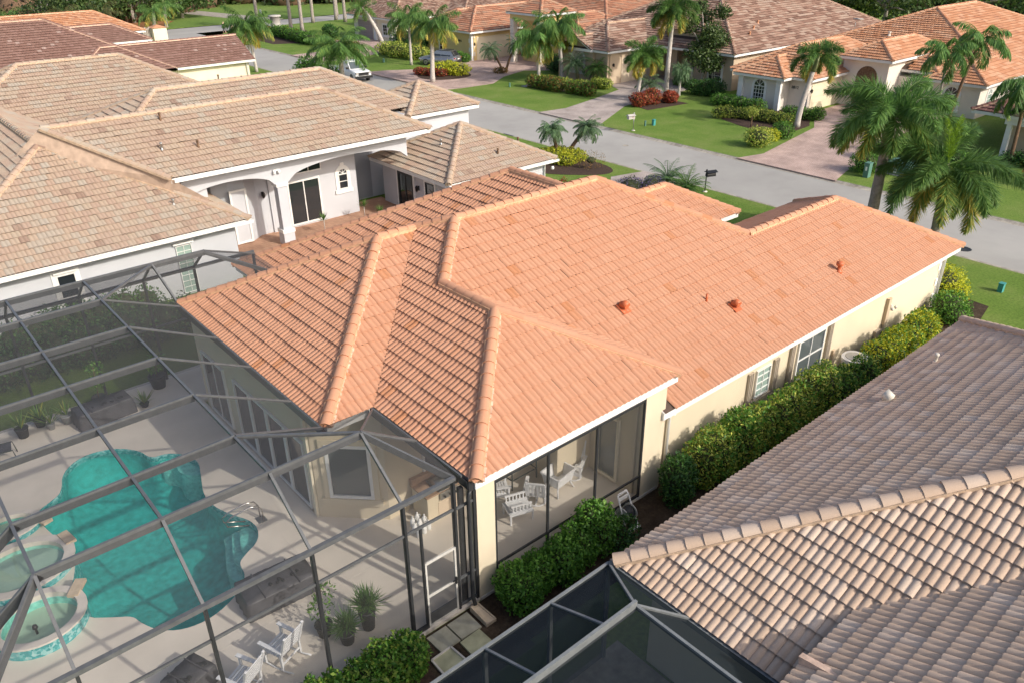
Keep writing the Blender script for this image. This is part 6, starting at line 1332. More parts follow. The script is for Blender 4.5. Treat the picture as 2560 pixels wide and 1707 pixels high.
# --- behind the cage, between the houses
shrub("dark clipped hedge between the far cage wall and the grey house", hedge_ells([(-1.5, 31.0), (9.4, 31.2)], 1.6, 1.7, 0.8, 13), 8000, 0.13, "leaf_dark", "hedge", "hedge", seed=13)
shrub("second dark green hedge along the grey house wall", hedge_ells([(-1.5, 33.4), (8.6, 33.6)], 1.3, 1.5, 0.8, 14), 6000, 0.13, "leaf_dark", "hedge", "hedge", seed=14)
# --- potted plants on the deck
def pot_plant(label, x, y, r, h, kind, potm="pot_black", seed=0, hh=0.5):
    t = thing("potted_plant", label, "potted plant", (x, y, DECK_Z), "potted plants on the pool deck"); rng = np.random.default_rng(seed)
    MB().lathe((x, y, DECK_Z), [(r * 0.72, 0), (r, h * 0.9), (r * 1.08, h * 0.92), (r * 1.08, h), (r * 0.9, h), (r * 0.88, h - 0.04), (0.02, h - 0.04)], 14).build("pot", potm, t)
    if kind == "spiky":
        V, F, Rn = [], [], []; n = 34; a = rng.random(n) * 6.28; e = np.radians(20 + 60 * rng.random(n)); d = np.stack([np.cos(a) * np.cos(e), np.sin(a) * np.cos(e), np.sin(e)], 1)
        b = np.tile([x, y, DECK_Z + h - 0.03], (n, 1)).astype(float); tip = b + d * (hh * (0.7 + 0.5 * rng.random(n)))[:, None]; kites(b, tip, np.full(n, 0.022), unit(np.cross(d, [0, 0, 1.0])), 0.2 + 0.7 * rng.random(n), V, F, Rn); npmesh("leaf_rosette", V[0], F[0], "leaf_palm", t, rnd=Rn[0])
    elif kind == "grass":
        V, F, Rn = [], [], []; n = 300; a = rng.random(n) * 6.28; e = np.radians(5 + 80 * rng.random(n)); d = np.stack([np.cos(a) * np.cos(e), np.sin(a) * np.cos(e), np.sin(e)], 1); b = np.tile([x, y, DECK_Z + h + 0.1], (n, 1)) + rng.normal(0, 0.06, (n, 3)); tip = b + d * (hh * (0.6 + 0.5 * rng.random(n)))[:, None]
        kites(b, tip, np.full(n, 0.012), unit(np.cross(d, [0, 0, 1.0])), 0.6 * rng.random(n), V, F, Rn); npmesh("leaf_tuft", V[0], F[0], "leaf_palm", t, rnd=Rn[0])
    else:
        MB().tube([(x, y, DECK_Z + h - 0.05), (x + 0.05, y, DECK_Z + h + hh * 0.6), (x + 0.1, y + 0.1, DECK_Z + h + hh)], 0.015, 5).build("stem", "bark_brown", t)
        V, F, Rn = leaf_cloud(rng, [(x, y, DECK_Z + h + hh * 0.5, 0.3, 0.3, 0.22), (x + 0.12, y, DECK_Z + h + hh, 0.28, 0.28, 0.2)], 180, 0.1); npmesh("foliage", V, F, "leaf_green", t, rnd=Rn)
    return t
pot_plant("spiky bromeliad in a black pot nearest the left edge", 1.9, 27.05, 0.2, 0.36, "spiky", seed=1, hh=0.62); pot_plant("spiky bromeliad in a dark pot, second from the left", 2.5, 27.4, 0.2, 0.3, "spiky", seed=2, hh=0.62); pot_plant("yellow-green bromeliad in a small grey pot", 2.72, 26.95, 0.13, 0.22, "spiky", "pot_grey", 3, 0.66); pot_plant("spiky bromeliad in a grey-green pot beside the covered box", 3.25, 27.0, 0.2, 0.32, "spiky", "pot_grey", 4, 0.6)
pot_plant("tall thin plant in a black pot behind the covered box", 4.4, 27.35, 0.22, 0.4, "bush", seed=5, hh=1.1); pot_plant("leafy plant in a big black pot in the far deck corner", 6.4, 27.3, 0.3, 0.48, "bush", seed=6, hh=0.7); pot_plant("low spiky plant right of the covered box", 5.55, 26.3, 0.15, 0.15, "spiky", seed=7, hh=0.55)
pot_plant("thin citrus sapling in a black pot behind the cage post", 5.3, 13.15, 0.2, 0.35, "bush", seed=8, hh=0.95); pot_plant("fluffy dark fern palm in a pot by the cage wall", 5.6, 12.6, 0.2, 0.35, "grass", seed=9, hh=0.5); pot_plant("large fluffy fern palm on a stand by the cage wall", 6.2, 12.65, 0.2, 0.6, "grass", seed=10, hh=0.55)
# courtyard plants of the grey house
def spike_plant(label, x, y, h, z=0.1, n=40, L=0.5, mat="leaf_palm", name="dracaena", cat="plant", seed=0, w=0.02):
    t = thing(name, label, cat, (x, y, z)); rng = np.random.default_rng(seed); MB().tube([(x, y, z), (x, y, z + h)], 0.02, 5).build("stem", "bark_pale", t)
    V, F, Rn = [], [], []; a = rng.random(n) * 6.28; e = np.radians(0 + 80 * rng.random(n)); d = np.stack([np.cos(a) * np.cos(e), np.sin(a) * np.cos(e), np.sin(e)], 1); b = np.tile([x, y, z + h], (n, 1)).astype(float)
    kites(b, b + d * (L * (0.7 + 0.5 * rng.random(n)))[:, None], np.full(n, w), unit(np.cross(d, [0, 0, 1.0])), 0.2 + 0.5 * rng.random(n), V, F, Rn); npmesh("leaf_rosette", V[0], F[0], mat, t, rnd=Rn[0]); return t
spike_plant("thin dracaena on a bare stem in the courtyard, left", 18.9, 37.6, 0.7, seed=1); spike_plant("taller dracaena beside the dark passage of the courtyard", 21.7, 38.1, 0.75, seed=2); spike_plant("short dracaena at the right end of the courtyard", 22.5, 37.7, 0.3, seed=3)
spike_plant("purple cordyline rosette at the right edge of the lawn", 36.2, 7.0, 0.3, 0.0, 60, 0.8, "leaf_red", "cordyline", seed=4, w=0.03)
# --- palms
FX = dict(n=20, L=3.6, leaf=0.8, lw=0.024, stations=90, ring=6, e_hi=72, e_lo=-12, droop=95, leafdroop=0.45)
palm("large foxtail palm with a thick grey trunk behind the orange garage roof", 38.4, 17.2, 5.4, (0.15, 0.1), 0.26, "bark_grey", shaft=1.3, seed=1, old=0.35, **FX)
palm("drooping foxtail palm with one upright lime spear at the right", 38.6, 14.1, 3.9, (0.1, 0.2), 0.2, "bark_grey", shaft=1.0, seed=2, spear=True, old=0.4, n=18, L=3.6, leaf=0.8, lw=0.024, stations=90, ring=6, e_hi=45, e_lo=-35, droop=85, leafdroop=0.45)
palm("pale-trunked foxtail palm before the cream house number wall", 59.4, 34.1, 4.3, (0.5, -0.4), 0.2, "bark_pale", shaft=1.3, seed=3, old=0.45, n=12, L=2.6, leaf=0.66, lw=0.028, stations=70, ring=6, e_hi=78, e_lo=-30, droop=105, leafdroop=0.5)
QU = dict(L=3.3, leaf=0.95, lw=0.032, stations=76, ring=2, e_hi=70, e_lo=-25, droop=85, leafdroop=1.1)
palm("tall queen palm with a shaggy boot collar before the yellow house", 50.0, 70.9, 5.7, (0.2, -0.2), 0.22, "bark_pale", boots=True, seed=4, old=0.55, n=24, **QU)
palm("slim queen palm behind the yellow croton bed", 54.7, 81.7, 5.2, (0.2, 0.3), 0.14, "bark_pale", seed=5, old=0.5, n=20, **QU)
palm("leaning sabal palm with crossed boots by the mauve garage", 59.1, 94.3, 5.2, (-2.0, 1.4), 0.24, "bark_pale", boots=True, seed=6, old=0.2, n=18, L=2.2, leaf=0.7, lw=0.03, stations=30, ring=3, e_hi=75, e_lo=-35, droop=70, leafdroop=0.6)
palm("pair palm with smooth white trunk, left one in the clipped island", 57.9, 63.1, 4.4, (0.0, 0.2), 0.16, "bark_pale", seed=7, old=0.4, n=22, **QU)
palm("pair palm with smooth white trunk, right one in the clipped island", 59.8, 61.6, 5.6, (-0.4, 0.4), 0.16, "bark_pale", seed=8, old=0.4, n=22, **QU)
palm("foxtail palm in front of the beige garage, lower of two", 57.8, 49.6, 3.2, (0.3, -0.2), 0.16, "bark_pale", shaft=0.9, seed=9, old=0.6, n=15, L=2.4, leaf=0.62, lw=0.03, stations=66, ring=6, e_hi=78, e_lo=-30, droop=95, leafdroop=0.5)
palm("tall foxtail palm over the arched entry of the beige house", 63.0, 50.5, 6.6, (0.2, 0.0), 0.2, "bark_pale", shaft=1.0, seed=10, old=0.5, n=18, L=3.0, leaf=0.7, lw=0.03, stations=70, ring=6, e_hi=75, e_lo=-35, droop=95, leafdroop=0.5)
palm("small blue-green palm with three stems beside the red hedge", 59.2, 49.0, 1.5, (-0.2, 0.3), 0.07, "bark_brown", seed=11, leafm="leaf_blue_palm", n=16, L=1.6, leaf=0.55, lw=0.02, stations=26, ring=2, e_hi=70, e_lo=-20, droop=70, leafdroop=0.6, old=0)
palm("small fan palm with a white trunk before the arched entry", 62.6, 48.6, 2.4, (0.1, 0.0), 0.12, "bark_pale", seed=12, leafm="leaf_blue_palm", n=18, L=1.0, leaf=0.8, lw=0.025, stations=16, ring=3, e_hi=75, e_lo=-40, droop=70, leafdroop=0.8, old=0)
CO = dict(L=2.8, leaf=0.8, lw=0.04, stations=56, ring=2, e_hi=70, e_lo=-20, droop=110, leafdroop=1.0)
palm("thin Christmas palm, left of two before the apricot roof", 66.0, 26.2, 5.2, (0.0, 0.2), 0.1, "bark_grey", shaft=0.7, seed=13, n=14, old=0.1, **CO); palm("Christmas palm with hanging seed stalks, right of two before the apricot roof", 68.5, 26.2, 5.9, (0.6, -0.6), 0.12, "bark_brown", shaft=0.7, seed=14, n=15, old=0.1, **CO)
palm("palm crown over the maroon porch roof at the right edge", 60.0, 18.4, 4.4, (0.2, 0.2), 0.12, "bark_brown", shaft=0.6, seed=15, n=15, old=0.15, **CO)
RO = dict(n=38, L=1.3, leaf=0.34, lw=0.014, stations=46, ring=2, e_hi=80, e_lo=-35, droop=85, leafdroop=0.5)
palm("left palm of the paired pygmy date palms in the yellow bed", 38.9, 40.4, 2.0, (-0.35, 0.25), 0.13, "bark_brown", seed=16, leafm="leaf_blue_palm", old=0.1, **RO); palm("right palm of the paired pygmy date palms, leaning away", 39.4, 39.9, 2.1, (1.0, -0.9), 0.13, "bark_brown", seed=17, leafm="leaf_blue_palm", old=0.1, **RO)
palm("feathery young date palm behind the purple flowers", 39.0, 30.6, 0.5, (0, 0), 0.12, "bark_brown", seed=18, leafm="leaf_blue_palm", n=24, L=1.9, leaf=0.4, lw=0.012, stations=40, ring=2, e_hi=80, e_lo=0, droop=70, leafdroop=0.3, old=0.0)
palm("shaded young date palm beside the near mailbox", 38.9, 29.0, 0.3, (0, 0), 0.12, "bark_brown", seed=19, leafm="leaf_palm", n=26, L=1.7, leaf=0.4, lw=0.012, stations=40, ring=2, e_hi=85, e_lo=10, droop=60, leafdroop=0.3, old=0.0)
palm("left stem of the leaning pygmy date palms on the lawn edge", 58.8, 70.0, 2.5, (-1.0, 0.8), 0.12, "bark_brown", seed=20, leafm="leaf_blue_palm", old=0.0, n=26, L=1.5, leaf=0.4, lw=0.016, stations=34, ring=2, e_hi=80, e_lo=-40, droop=85, leafdroop=0.5); palm("right stem of the leaning pygmy date palms on the lawn edge", 59.6, 70.3, 2.9, (0.8, -0.9), 0.12, "bark_brown", seed=21, leafm="leaf_blue_palm", old=0.0, n=28, L=1.6, leaf=0.4, lw=0.016, stations=34, ring=2, e_hi=80, e_lo=-40, droop=85, leafdroop=0.5)
palm("bushy pygmy date palm by the beige gable, left one", 60.2, 59.7, 2.0, (-0.1, 0.3), 0.14, "bark_brown", seed=22, leafm="leaf_blue_palm", old=0.1, n=30, L=1.9, leaf=0.45, lw=0.016, stations=36, ring=2, e_hi=85, e_lo=-30, droop=80, leafdroop=0.5); palm("bushy pygmy date palm by the beige gable, right one", 60.6, 57.9, 1.7, (0.3, -0.2), 0.14, "bark_brown", seed=23, leafm="leaf_palm", old=0.0, n=28, L=1.7, leaf=0.45, lw=0.016, stations=36, ring=2, e_hi=85, e_lo=-30, droop=80, leafdroop=0.5)
palm("feathery palm rising over the tan roof at the near kerb", 39.6, 71.2, 4.2, (0.1, 0.1), 0.24, "bark_grey", boots=True, seed=24, old=0.1, n=26, L=3.8, leaf=0.95, lw=0.034, stations=76, ring=2, e_hi=75, e_lo=-5, droop=85, leafdroop=0.6)
palm("thin curved palm with a white trunk by the brown roof gable", 39.3, 90.0, 5.0, (-0.2, 0.3), 0.15, "bark_pale", seed=25, leafm="leaf_palm", old=0.5, n=24, **QU)
for k, (x, y, h, lb) in enumerate(((60.8, 120.1, 8.0, "grey trunk palm behind the round concrete monument, right one"), (60.2, 122.6, 8.5, "grey trunk palm behind the round concrete monument, middle one"), (57.5, 128.5, 8.6, "thick palm trunk beside the street corner sign"), (67.8, 129.7, 9.0, "tall palm by the cross road, left of the white-trunk group"), (75.9, 136.0, 9.5, "pale palm trunk leaving the picture top, left"), (72.6, 130.5, 10.0, "palm with a skirt of dead fronds at the top edge"), (72.1, 126.6, 10.0, "pale palm trunk leaving the picture top, right"))):
    palm(lb, x, y, h, (0.2, 0.2), 0.24, "bark_grey", seed=30 + k, old=0.2, n=16, L=2.6, leaf=0.7, lw=0.03, stations=26, ring=3, e_hi=70, e_lo=-50, droop=70, leafdroop=0.7)
for k, (x, y, h, lb) in enumerate(((36.0, 134.0, 3.4, "drooping palm behind the brown roof, nearest the cream pillar"), (43.2, 133.6, 3.2, "drooping palm with a ringed trunk across the far road"), (31.5, 136.0, 3.6, "yellowing palm beside the dark trees, left"), (47.5, 141.0, 3.4, "palm behind the walkers at the far corner"), (20.0, 141, 3.6, "sabal palm before the far woods, left of two"), (25.5, 142, 3.4, "sabal palm before the far woods, right of two"))):
    palm(lb, x, y, h, (0.2, -0.3), 0.24, "bark_grey", seed=50 + k, leafm="leaf_palm_dry" if k in (0, 2) else "leaf_palm", old=0.5, n=15, L=3.2, leaf=0.8, lw=0.03, stations=34, ring=2, e_hi=70, e_lo=-30, droop=95, leafdroop=1.2)
# --- beds and hedges across the street and by the near kerb
shrub("bright yellow groundcover around the paired palms", [(38.4, 40.2, 0.3, 1.1, 1.2, 0.5), (39.3, 39.3, 0.3, 0.9, 1.0, 0.5), (38.2, 39.0, 0.25, 0.8, 0.9, 0.4), (39.2, 40.6, 0.3, 0.8, 0.8, 0.45)], 4200, 0.13, "leaf_yellow", "groundcover", "shrub", seed=20)
shrub("wispy purple-brown weeds at the end of the yellow bed", [(38.6, 36.8, 0.6, 1.0, 0.9, 0.6)], 500, 0.07, "leaf_rust", "shrub", "shrub", seed=21)
shrub("sprawling shrub of purple flowers behind the main ridge", [(36.2, 31.2, 0.5, 1.0, 0.9, 0.6), (37.4, 30.5, 0.5, 1.0, 0.8, 0.55)], 3600, 0.08, "leaf_purple", "flower_bush", "flower bush", seed=22)
shrub("green weeds beside the grey house driveway", [(33.2, 33.6, 0.3, 1.0, 0.6, 0.4), (34.6, 32.2, 0.3, 0.8, 0.6, 0.4)], 900, 0.10, "leaf_green", "shrub", "shrub", seed=23)
shrub("dark red ti plant by the pavilion downspout", [(32.6, 33.3, 0.7, 0.35, 0.35, 0.6)], 250, 0.14, "leaf_red", "ti_plant", "plant", seed=24)
shrub("dense leafy bush under the feathery palm at the near kerb", [(39.4, 74.5, 1.3, 1.5, 1.8, 1.3), (39.3, 77.4, 1.5, 1.4, 1.6, 1.5), (39.6, 72.6, 1.0, 1.2, 1.2, 1.0)], 4500, 0.22, "leaf_green", "bush", "bush", seed=25)
shrub("rust-red clipped hedge at the front of the lawn island", hedge_ells([(55.6, 61.9), (55.9, 57.6)], 1.3, 1.15, 0.8, 26), 4200, 0.14, "leaf_rust", "hedge", "hedge", seed=26, second=("leaf_green", 0.5, 0.13, "green_leaf_patches"))
shrub("rounded rust-green hedge end nearest the beige driveway", hedge_ells([(56.1, 57.0), (56.6, 53.9)], 1.4, 1.1, 0.8, 27), 3400, 0.14, "leaf_rust", "hedge", "hedge", seed=27, second=("leaf_green", 0.8, 0.13, "green_leaf_patches"))
shrub("yellow-green clipped hedge behind the rust hedge", hedge_ells([(58.0, 63.5), (58.0, 56.2)], 1.2, 0.9, 0.8, 28), 4200, 0.13, "leaf_varieg", "hedge", "hedge", seed=28)
shrub("green clipped shrub at the beige house corner", hedge_ells([(60.0, 57.4), (60.2, 55.3)], 1.3, 1.0, 0.8, 29), 2200, 0.13, "leaf_varieg", "bush", "bush", seed=29)
shrub("red croton hedge along the beige driveway, left part", hedge_ells([(55.7, 48.2), (58.4, 47.8)], 1.5, 1.2, 0.8, 30), 3200, 0.15, "leaf_red", "hedge", "hedge", seed=30)
shrub("red croton bush at the right end of the croton hedge", hedge_ells([(59.0, 47.6), (60.2, 46.8)], 1.4, 1.15, 0.8, 31), 2000, 0.15, "leaf_red", "bush", "bush", seed=31)
shrub("dark rounded hedge between the beige and cream houses", hedge_ells([(64.2, 48.6), (64.8, 45.4)], 1.8, 1.5, 0.9, 32), 3600, 0.14, "leaf_dark", "hedge", "hedge", seed=32)
shrub("dark green hedge under the arched window wall", hedge_ells([(61.8, 44.0), (62.2, 39.2)], 1.3, 1.0, 0.8, 33), 3600, 0.13, "leaf_green", "hedge", "hedge", seed=33)
shrub("yellow curved hedge across the lawn of the cream house", hedge_ells([(57.4, 40.6), (58.9, 38.9), (59.2, 36.0), (59.3, 34.4)], 1.1, 0.95, 0.7, 34), 4600, 0.13, "leaf_varieg", "hedge", "hedge", seed=34)
shrub("dark hedge in front of the cream garage", hedge_ells([(61.5, 36.6), (62.8, 33.9)], 1.5, 1.0, 0.8, 35), 2600, 0.13, "leaf_green", "hedge", "hedge", seed=35)
shrub("round green bush with yellow flowers nearest the kerb", [(51.9, 32.7, 0.65, 1.0, 1.0, 0.75)], 1700, 0.13, "leaf_varieg", "bush", "bush", seed=36)
shrub("small yellow-flowering bush in the middle of the lawn trio", [(54.0, 33.0, 0.4, 0.65, 0.7, 0.5)], 900, 0.12, "leaf_yellow", "bush", "bush", seed=37); shrub("rounded bush at the back of the lawn trio", [(55.4, 32.9, 0.55, 0.85, 0.85, 0.65)], 1300, 0.13, "leaf_green", "bush", "bush", seed=38)
shrub("flowering round bush beside the slim green pedestal", [(51.3, 24.1, 0.65, 1.0, 0.95, 0.75)], 1600, 0.13, "leaf_green", "bush", "bush", seed=39); shrub("second flowering bush further up the driveway edge", [(55.0, 25.2, 0.6, 0.9, 0.9, 0.7)], 1300, 0.13, "leaf_green", "bush", "bush", seed=40)
shrub("bright green hedge behind the transformer box", hedge_ells([(54.6, 24.0), (55.4, 19.5)], 1.6, 1.4, 0.9, 41), 4200, 0.14, "leaf_green", "hedge", "hedge", seed=41)
shrub("red flowering hedge at the right edge of the picture", hedge_ells([(56.2, 16.2), (56.6, 12.0)], 1.4, 1.2, 0.9, 42), 3200, 0.15, "leaf_red", "hedge", "hedge", seed=42); shrub("dark green hedge before the maroon porch", hedge_ells([(60.2, 19.0), (60.4, 13.5)], 1.2, 1.0, 0.9, 43), 2600, 0.14, "leaf_dark", "hedge", "hedge", seed=43)
shrub("yellow croton bed beside the parked car", [(54.6, 72.6, 0.6, 1.3, 1.4, 0.65), (53.4, 74.4, 0.6, 1.2, 1.2, 0.6), (55.0, 74.8, 0.6, 1.0, 1.1, 0.6)], 3200, 0.17, "leaf_yellow", "shrub", "shrub", seed=44); shrub("dark red croton edge in front of the yellow croton bed", hedge_ells([(51.4, 76.0), (52.4, 73.6), (53.0, 72.2)], 1.1, 0.85, 0.8, 45), 2200, 0.15, "leaf_red", "shrub", "shrub", seed=45)
shrub("clipped green shrub beside the cream garage door", hedge_ells([(60.4, 80.4), (60.6, 78.6)], 1.3, 1.0, 0.8, 46), 1800, 0.15, "leaf_green", "bush", "bush", seed=46)
shrub("orange-tipped clipped bush left of the mauve garage drive", [(53.4, 93.6, 0.9, 1.6, 1.6, 1.0), (52.4, 95.2, 0.8, 1.3, 1.3, 0.9)], 2600, 0.18, "leaf_rust", "bush", "bush", seed=47); shrub("clipped shrub group right of the mauve garage drive", [(57.4, 91.0, 0.7, 1.5, 1.3, 0.8), (57.0, 88.0, 0.8, 1.5, 1.8, 0.95), (57.6, 84.8, 0.8, 1.5, 1.6, 0.9)], 4200, 0.19, "leaf_varieg", "shrub", "shrub", seed=48)
shrub("dark hedge against the mauve garage house", hedge_ells([(61.0, 112.5), (60.0, 109.5)], 2.0, 1.8, 1.0, 49), 2600, 0.2, "leaf_dark", "hedge", "hedge", seed=49); shrub("dark shrubs between the monument and the driveway", hedge_ells([(55.5, 119), (54.5, 105.0)], 2.2, 1.5, 1.1, 50), 5200, 0.2, "leaf_green", "shrub", "shrub", seed=50); shrub("red-leaved low bed around the round monument", hedge_ells([(55.0, 124.5), (58.6, 118.0)], 2.4, 0.8, 1.0, 51), 3200, 0.2, "leaf_rust", "shrub", "shrub", seed=51); shrub("clipped round green hedge at the foot of the monument", [(55.8, 124.6, 0.6, 1.6, 1.3, 0.7)], 1300, 0.18, "leaf_green", "hedge", "hedge", seed=52)
shrub("tall dark shrubs between the yellow house and its neighbour", [(61, 92.5, 1.4, 1.6, 2.0, 1.5), (62, 89.8, 1.5, 1.4, 1.6, 1.6), (59.8, 88.0, 1.0, 1.2, 1.4, 1.1)], 3200, 0.22, "leaf_dark", "shrub", "shrub", seed=53)
shrub("dark foliage at the yellow house portico", [(64.5, 67.5, 0.8, 1.2, 1.6, 0.9), (63.5, 65.8, 0.7, 1.4, 1.2, 0.8)], 2600, 0.17, "leaf_dark", "shrub", "shrub", seed=54); shrub("low green shrubs under the beige house window", hedge_ells([(66.8, 52.6), (66.6, 48.8)], 1.0, 0.7, 0.8, 55), 1600, 0.15, "leaf_green", "shrub", "shrub", seed=55)
shrub("reddish leaf litter shrub at the foot of the leaning palms", [(58.6, 70.2, 0.3, 0.8, 0.8, 0.35)], 500, 0.15, "leaf_rust", "shrub", "shrub", seed=56)
def agave(label, x, y, L, seed): return spike_plant(label, x, y, 0.1, 0.0, 34, L, "leaf_agave", "agave", "agave", seed, 0.07)
agave("large blue agave among the clipped shrubs", 60.0, 93.2, 1.9, 5); agave("blue agave half hidden by the near kerb palm", 53.4, 97.8, 1.5, 6)
# --- trees
def tree(label, x, y, h, ells, n, size, mat="leaf_tree", trunks=((0, 0),), r=0.16, bark="bark_grey", seed=0, name="broadleaf_tree"):
    t = thing(name, label, "tree", (x, y, 0)); rng = np.random.default_rng(seed + 900); m = MB()
    for dx, dy in trunks: m.tube([(x + dx, y + dy, 0), (x + dx * 0.9, y + dy * 0.9, h * 0.25), (x + dx * 0.4, y + dy * 0.4, h * 0.45), (x, y, h * 0.85)], [r * 1.2, r, r * 0.8, r * 0.3], 8)
    m.build("trunk", bark, t); lm = MB()
    for e in ells: lm.tube([(x, y, h * 0.4), ((x + e[0]) / 2, (y + e[1]) / 2, (h * 0.4 + e[2]) / 2 + 0.2), (e[0], e[1], e[2])], [r * 0.6, r * 0.4, r * 0.12], 6)
    lm.build("limbs", bark, t)
    V, F, Rn = leaf_cloud(rng, ells, n, size, lump=0.25, shell=0.35); npmesh("crown", V, F, mat, t, rnd=Rn); return t
rr = random.Random(4)
tree("glossy magnolia tree with white stems beside the arched entry", 67.4, 49.6, 7.2, [(67.4 + rr.uniform(-1.6, 1.6), 49.6 + rr.uniform(-1.6, 1.6), z, q, q, q * 0.9) for z, q in ((2.6, 1.1), (2.9, 1.2), (3.4, 1.3), (3.8, 1.3), (4.3, 1.2), (4.8, 1.1), (5.3, 1.1), (5.8, 0.9), (6.4, 0.9), (7.0, 0.8), (7.6, 0.6))], 9000, 0.24, "leaf_tree", ((0, 0), (0.7, -0.8), (-0.6, 0.9)), 0.12, "bark_pale", 1, "magnolia_tree")
tree("small topiary sapling in a ring on the cream house lawn", 56.8, 36.6, 1.5, [(56.8, 36.6, 1.25, 0.5, 0.5, 0.45)], 500, 0.1, "leaf_varieg", ((0, 0),), 0.05, "bark_brown", 2, "sapling")
def big_tree(label, x, y, h, rad, seed, mat="leaf_wood", n=3200, size=0.55):
    r = random.Random(seed); el = [(x + r.uniform(-rad, rad) * 0.75, y + r.uniform(-rad, rad) * 0.75, h * r.uniform(0.38, 0.9), rad * r.uniform(0.35, 0.6), rad * r.uniform(0.35, 0.6), rad * r.uniform(0.28, 0.45)) for _ in range(10)]
    return tree(label, x, y, h, el, n, size, mat, ((0, 0),), 0.3, "bark_grey", seed)
big_tree("dark spreading tree behind the taupe roof", 112, 62, 12, 8, 1, "leaf_tree"); big_tree("dense dark tree beyond the satellite dish", 108, 52, 11, 7.5, 2, "leaf_tree"); big_tree("dark tree behind the apricot roof ridge", 118, 45, 12, 8, 3, "leaf_tree"); big_tree("lighter bamboo-like tree clump right of the dark trees", 116, 60, 9, 6, 4, "leaf_light"); big_tree("gnarled sparse tree at the golf lawn edge", 128, 38, 11, 6, 5, "leaf_tree", 1500); big_tree("tall hedge tree left of the taupe roof top", 104, 72, 10, 6, 6, "leaf_light")
big_tree("tree right of the apricot roof at the top edge", 140, 46, 10, 6, 16, "leaf_wood", 1800)
big_tree("grey-green tree between the palms and the brown roof", 29, 138, 6, 4, 7, "leaf_wood", 2600, 0.4); big_tree("dark dense tree above the walkers", 46, 152, 6, 5, 8, "leaf_tree"); big_tree("dark tree at the far corner of the cross road", 55, 154, 6, 5, 9, "leaf_tree"); big_tree("pale green broad tree at the top left corner", 6, 140, 6, 5, 10, "leaf_wood"); big_tree("bright tree clump above the amber roof", 15, 143, 5, 5, 11, "leaf_light", 2600); big_tree("dark round tree behind the yellowing palm", 35, 146, 6, 5, 12, "leaf_tree"); big_tree("dark tree behind the ringed palm", 40, 150, 6, 5, 13, "leaf_tree")
# the far wood that closes the view: nobody could count it
rng = np.random.default_rng(77); r = random.Random(9); el = []
for k in range(170):
    f = k / 170; x = -60 + 250 * f + r.uniform(-3, 3); y = (148 if x < 30 else 148 + (x - 30) * 0.55 if x < 70 else 172 - (x - 70) * 0.62) + r.uniform(-2, 12); el.append((x, y, r.uniform(0.5, 4), r.uniform(3.2, 5.5), r.uniform(3, 5), r.uniform(2.5, 4)))
for k in range(60): el.append((150 + r.uniform(0, 25), 20 + k * 1.6 + r.uniform(-2, 2), r.uniform(0.5, 4), r.uniform(3, 6), r.uniform(3, 6), r.uniform(3, 4)))
V, F, Rn = leaf_cloud(rng, el, 52000, 0.85, lump=0.2); o = npmesh("far_wood", V, F, "leaf_wood", None, rnd=Rn); o["kind"] = "stuff"; o["label"] = "far wood closing the view behind the houses"
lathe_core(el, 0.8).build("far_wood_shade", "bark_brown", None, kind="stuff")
# ------------------------------------------------------------------ street furniture, vehicles, people
def mailbox(label, x, y, rz, col="concrete", post="dull_steel", h=1.05):
    t = thing("mailbox", label, "mailbox", (x, y, 0)); t.rotation_euler.z = R_(rz)
    MB().tube([(0, 0, 0), (0, 0, h + 0.25)], 0.035, 8).build("post", post, t, local=True); MB().lathe((0, 0, h + 0.25), [(0.05, 0), (0.06, 0.05), (0.02, 0.12)], 8).build("finial", post, t, local=True)
    m = MB(); n = 8; pr = [(-0.13, 0), (0.13, 0), (0.13, 0.14)] + [(0.13 * math.cos(math.pi * k / n), 0.14 + 0.08 * math.sin(math.pi * k / n)) for k in range(1, n)] + [(-0.13, 0.14)]
    m.vprism(pr, (0.12, 0, h - 0.1), (0, 1, 0), (1, 0, 0), (0, 0, 1), -0.12, 0.48); m.build("box", col, t, local=True)
    m = MB(); m.add([(-0.05, -0.24, h + 0.16), (0.68, -0.24, h + 0.16), (0.68, 0.24, h + 0.16), (-0.05, 0.24, h + 0.16), (-0.02, 0, h + 0.27), (0.65, 0, h + 0.27)], [(0, 1, 5, 4), (1, 2, 5), (2, 3, 4, 5), (3, 0, 4), (0, 3, 2, 1)]); m.build("lid_roof", col, t, local=True)
    MB().box((0.2, 0.135, h + 0.0), (0.22, 0.16, h + 0.12)).build("flag", "lamp_red", t, local=True); MB().lathe((0, 0, 0), [(0.16, 0), (0.16, 0.03), (0.04, 0.05)], 12).build("base_plate", "coping", t, local=True); return t
mailbox("pale grey mailbox on a post on the lawn before the cream house", 48.95, 42.2, 170); mailbox("dark mailbox on a black post beside the young date palm", 40.1, 28.5, -20, "black_paint", "black_paint"); mailbox("black mailbox at the kerb by the mauve garage drive", 50.2, 85.2, 160, "black_paint", "black_paint")
def pedestal(label, x, y, w, h, mat="utility_teal"):
    t = thing("utility_pedestal", label, "utility box", (x, y, 0)); MB().box((-w / 2, -w * 0.4, 0), (w / 2, w * 0.4, h * 0.9)).build("body", mat, t, local=True); MB().box((-w / 2 - 0.015, -w * 0.4 - 0.015, h * 0.9), (w / 2 + 0.015, w * 0.4 + 0.015, h)).build("cap", mat, t, local=True); return t
pedestal("teal utility pedestal on the lawn at the right", 37.8, 10.5, 0.26, 0.42); pedestal("thin green utility stake on the cream house lawn, left", 50.85, 42.6, 0.12, 0.42, "utility_green"); pedestal("green utility pedestal on the cream house lawn, right", 51.55, 42.3, 0.24, 0.48); pedestal("short green marker post on the beige house lawn", 54.0, 63.2, 0.14, 0.4, "utility_green"); pedestal("small green marker on the lawn beside the mauve garage drive", 53.4, 85.6, 0.2, 0.45, "utility_green")
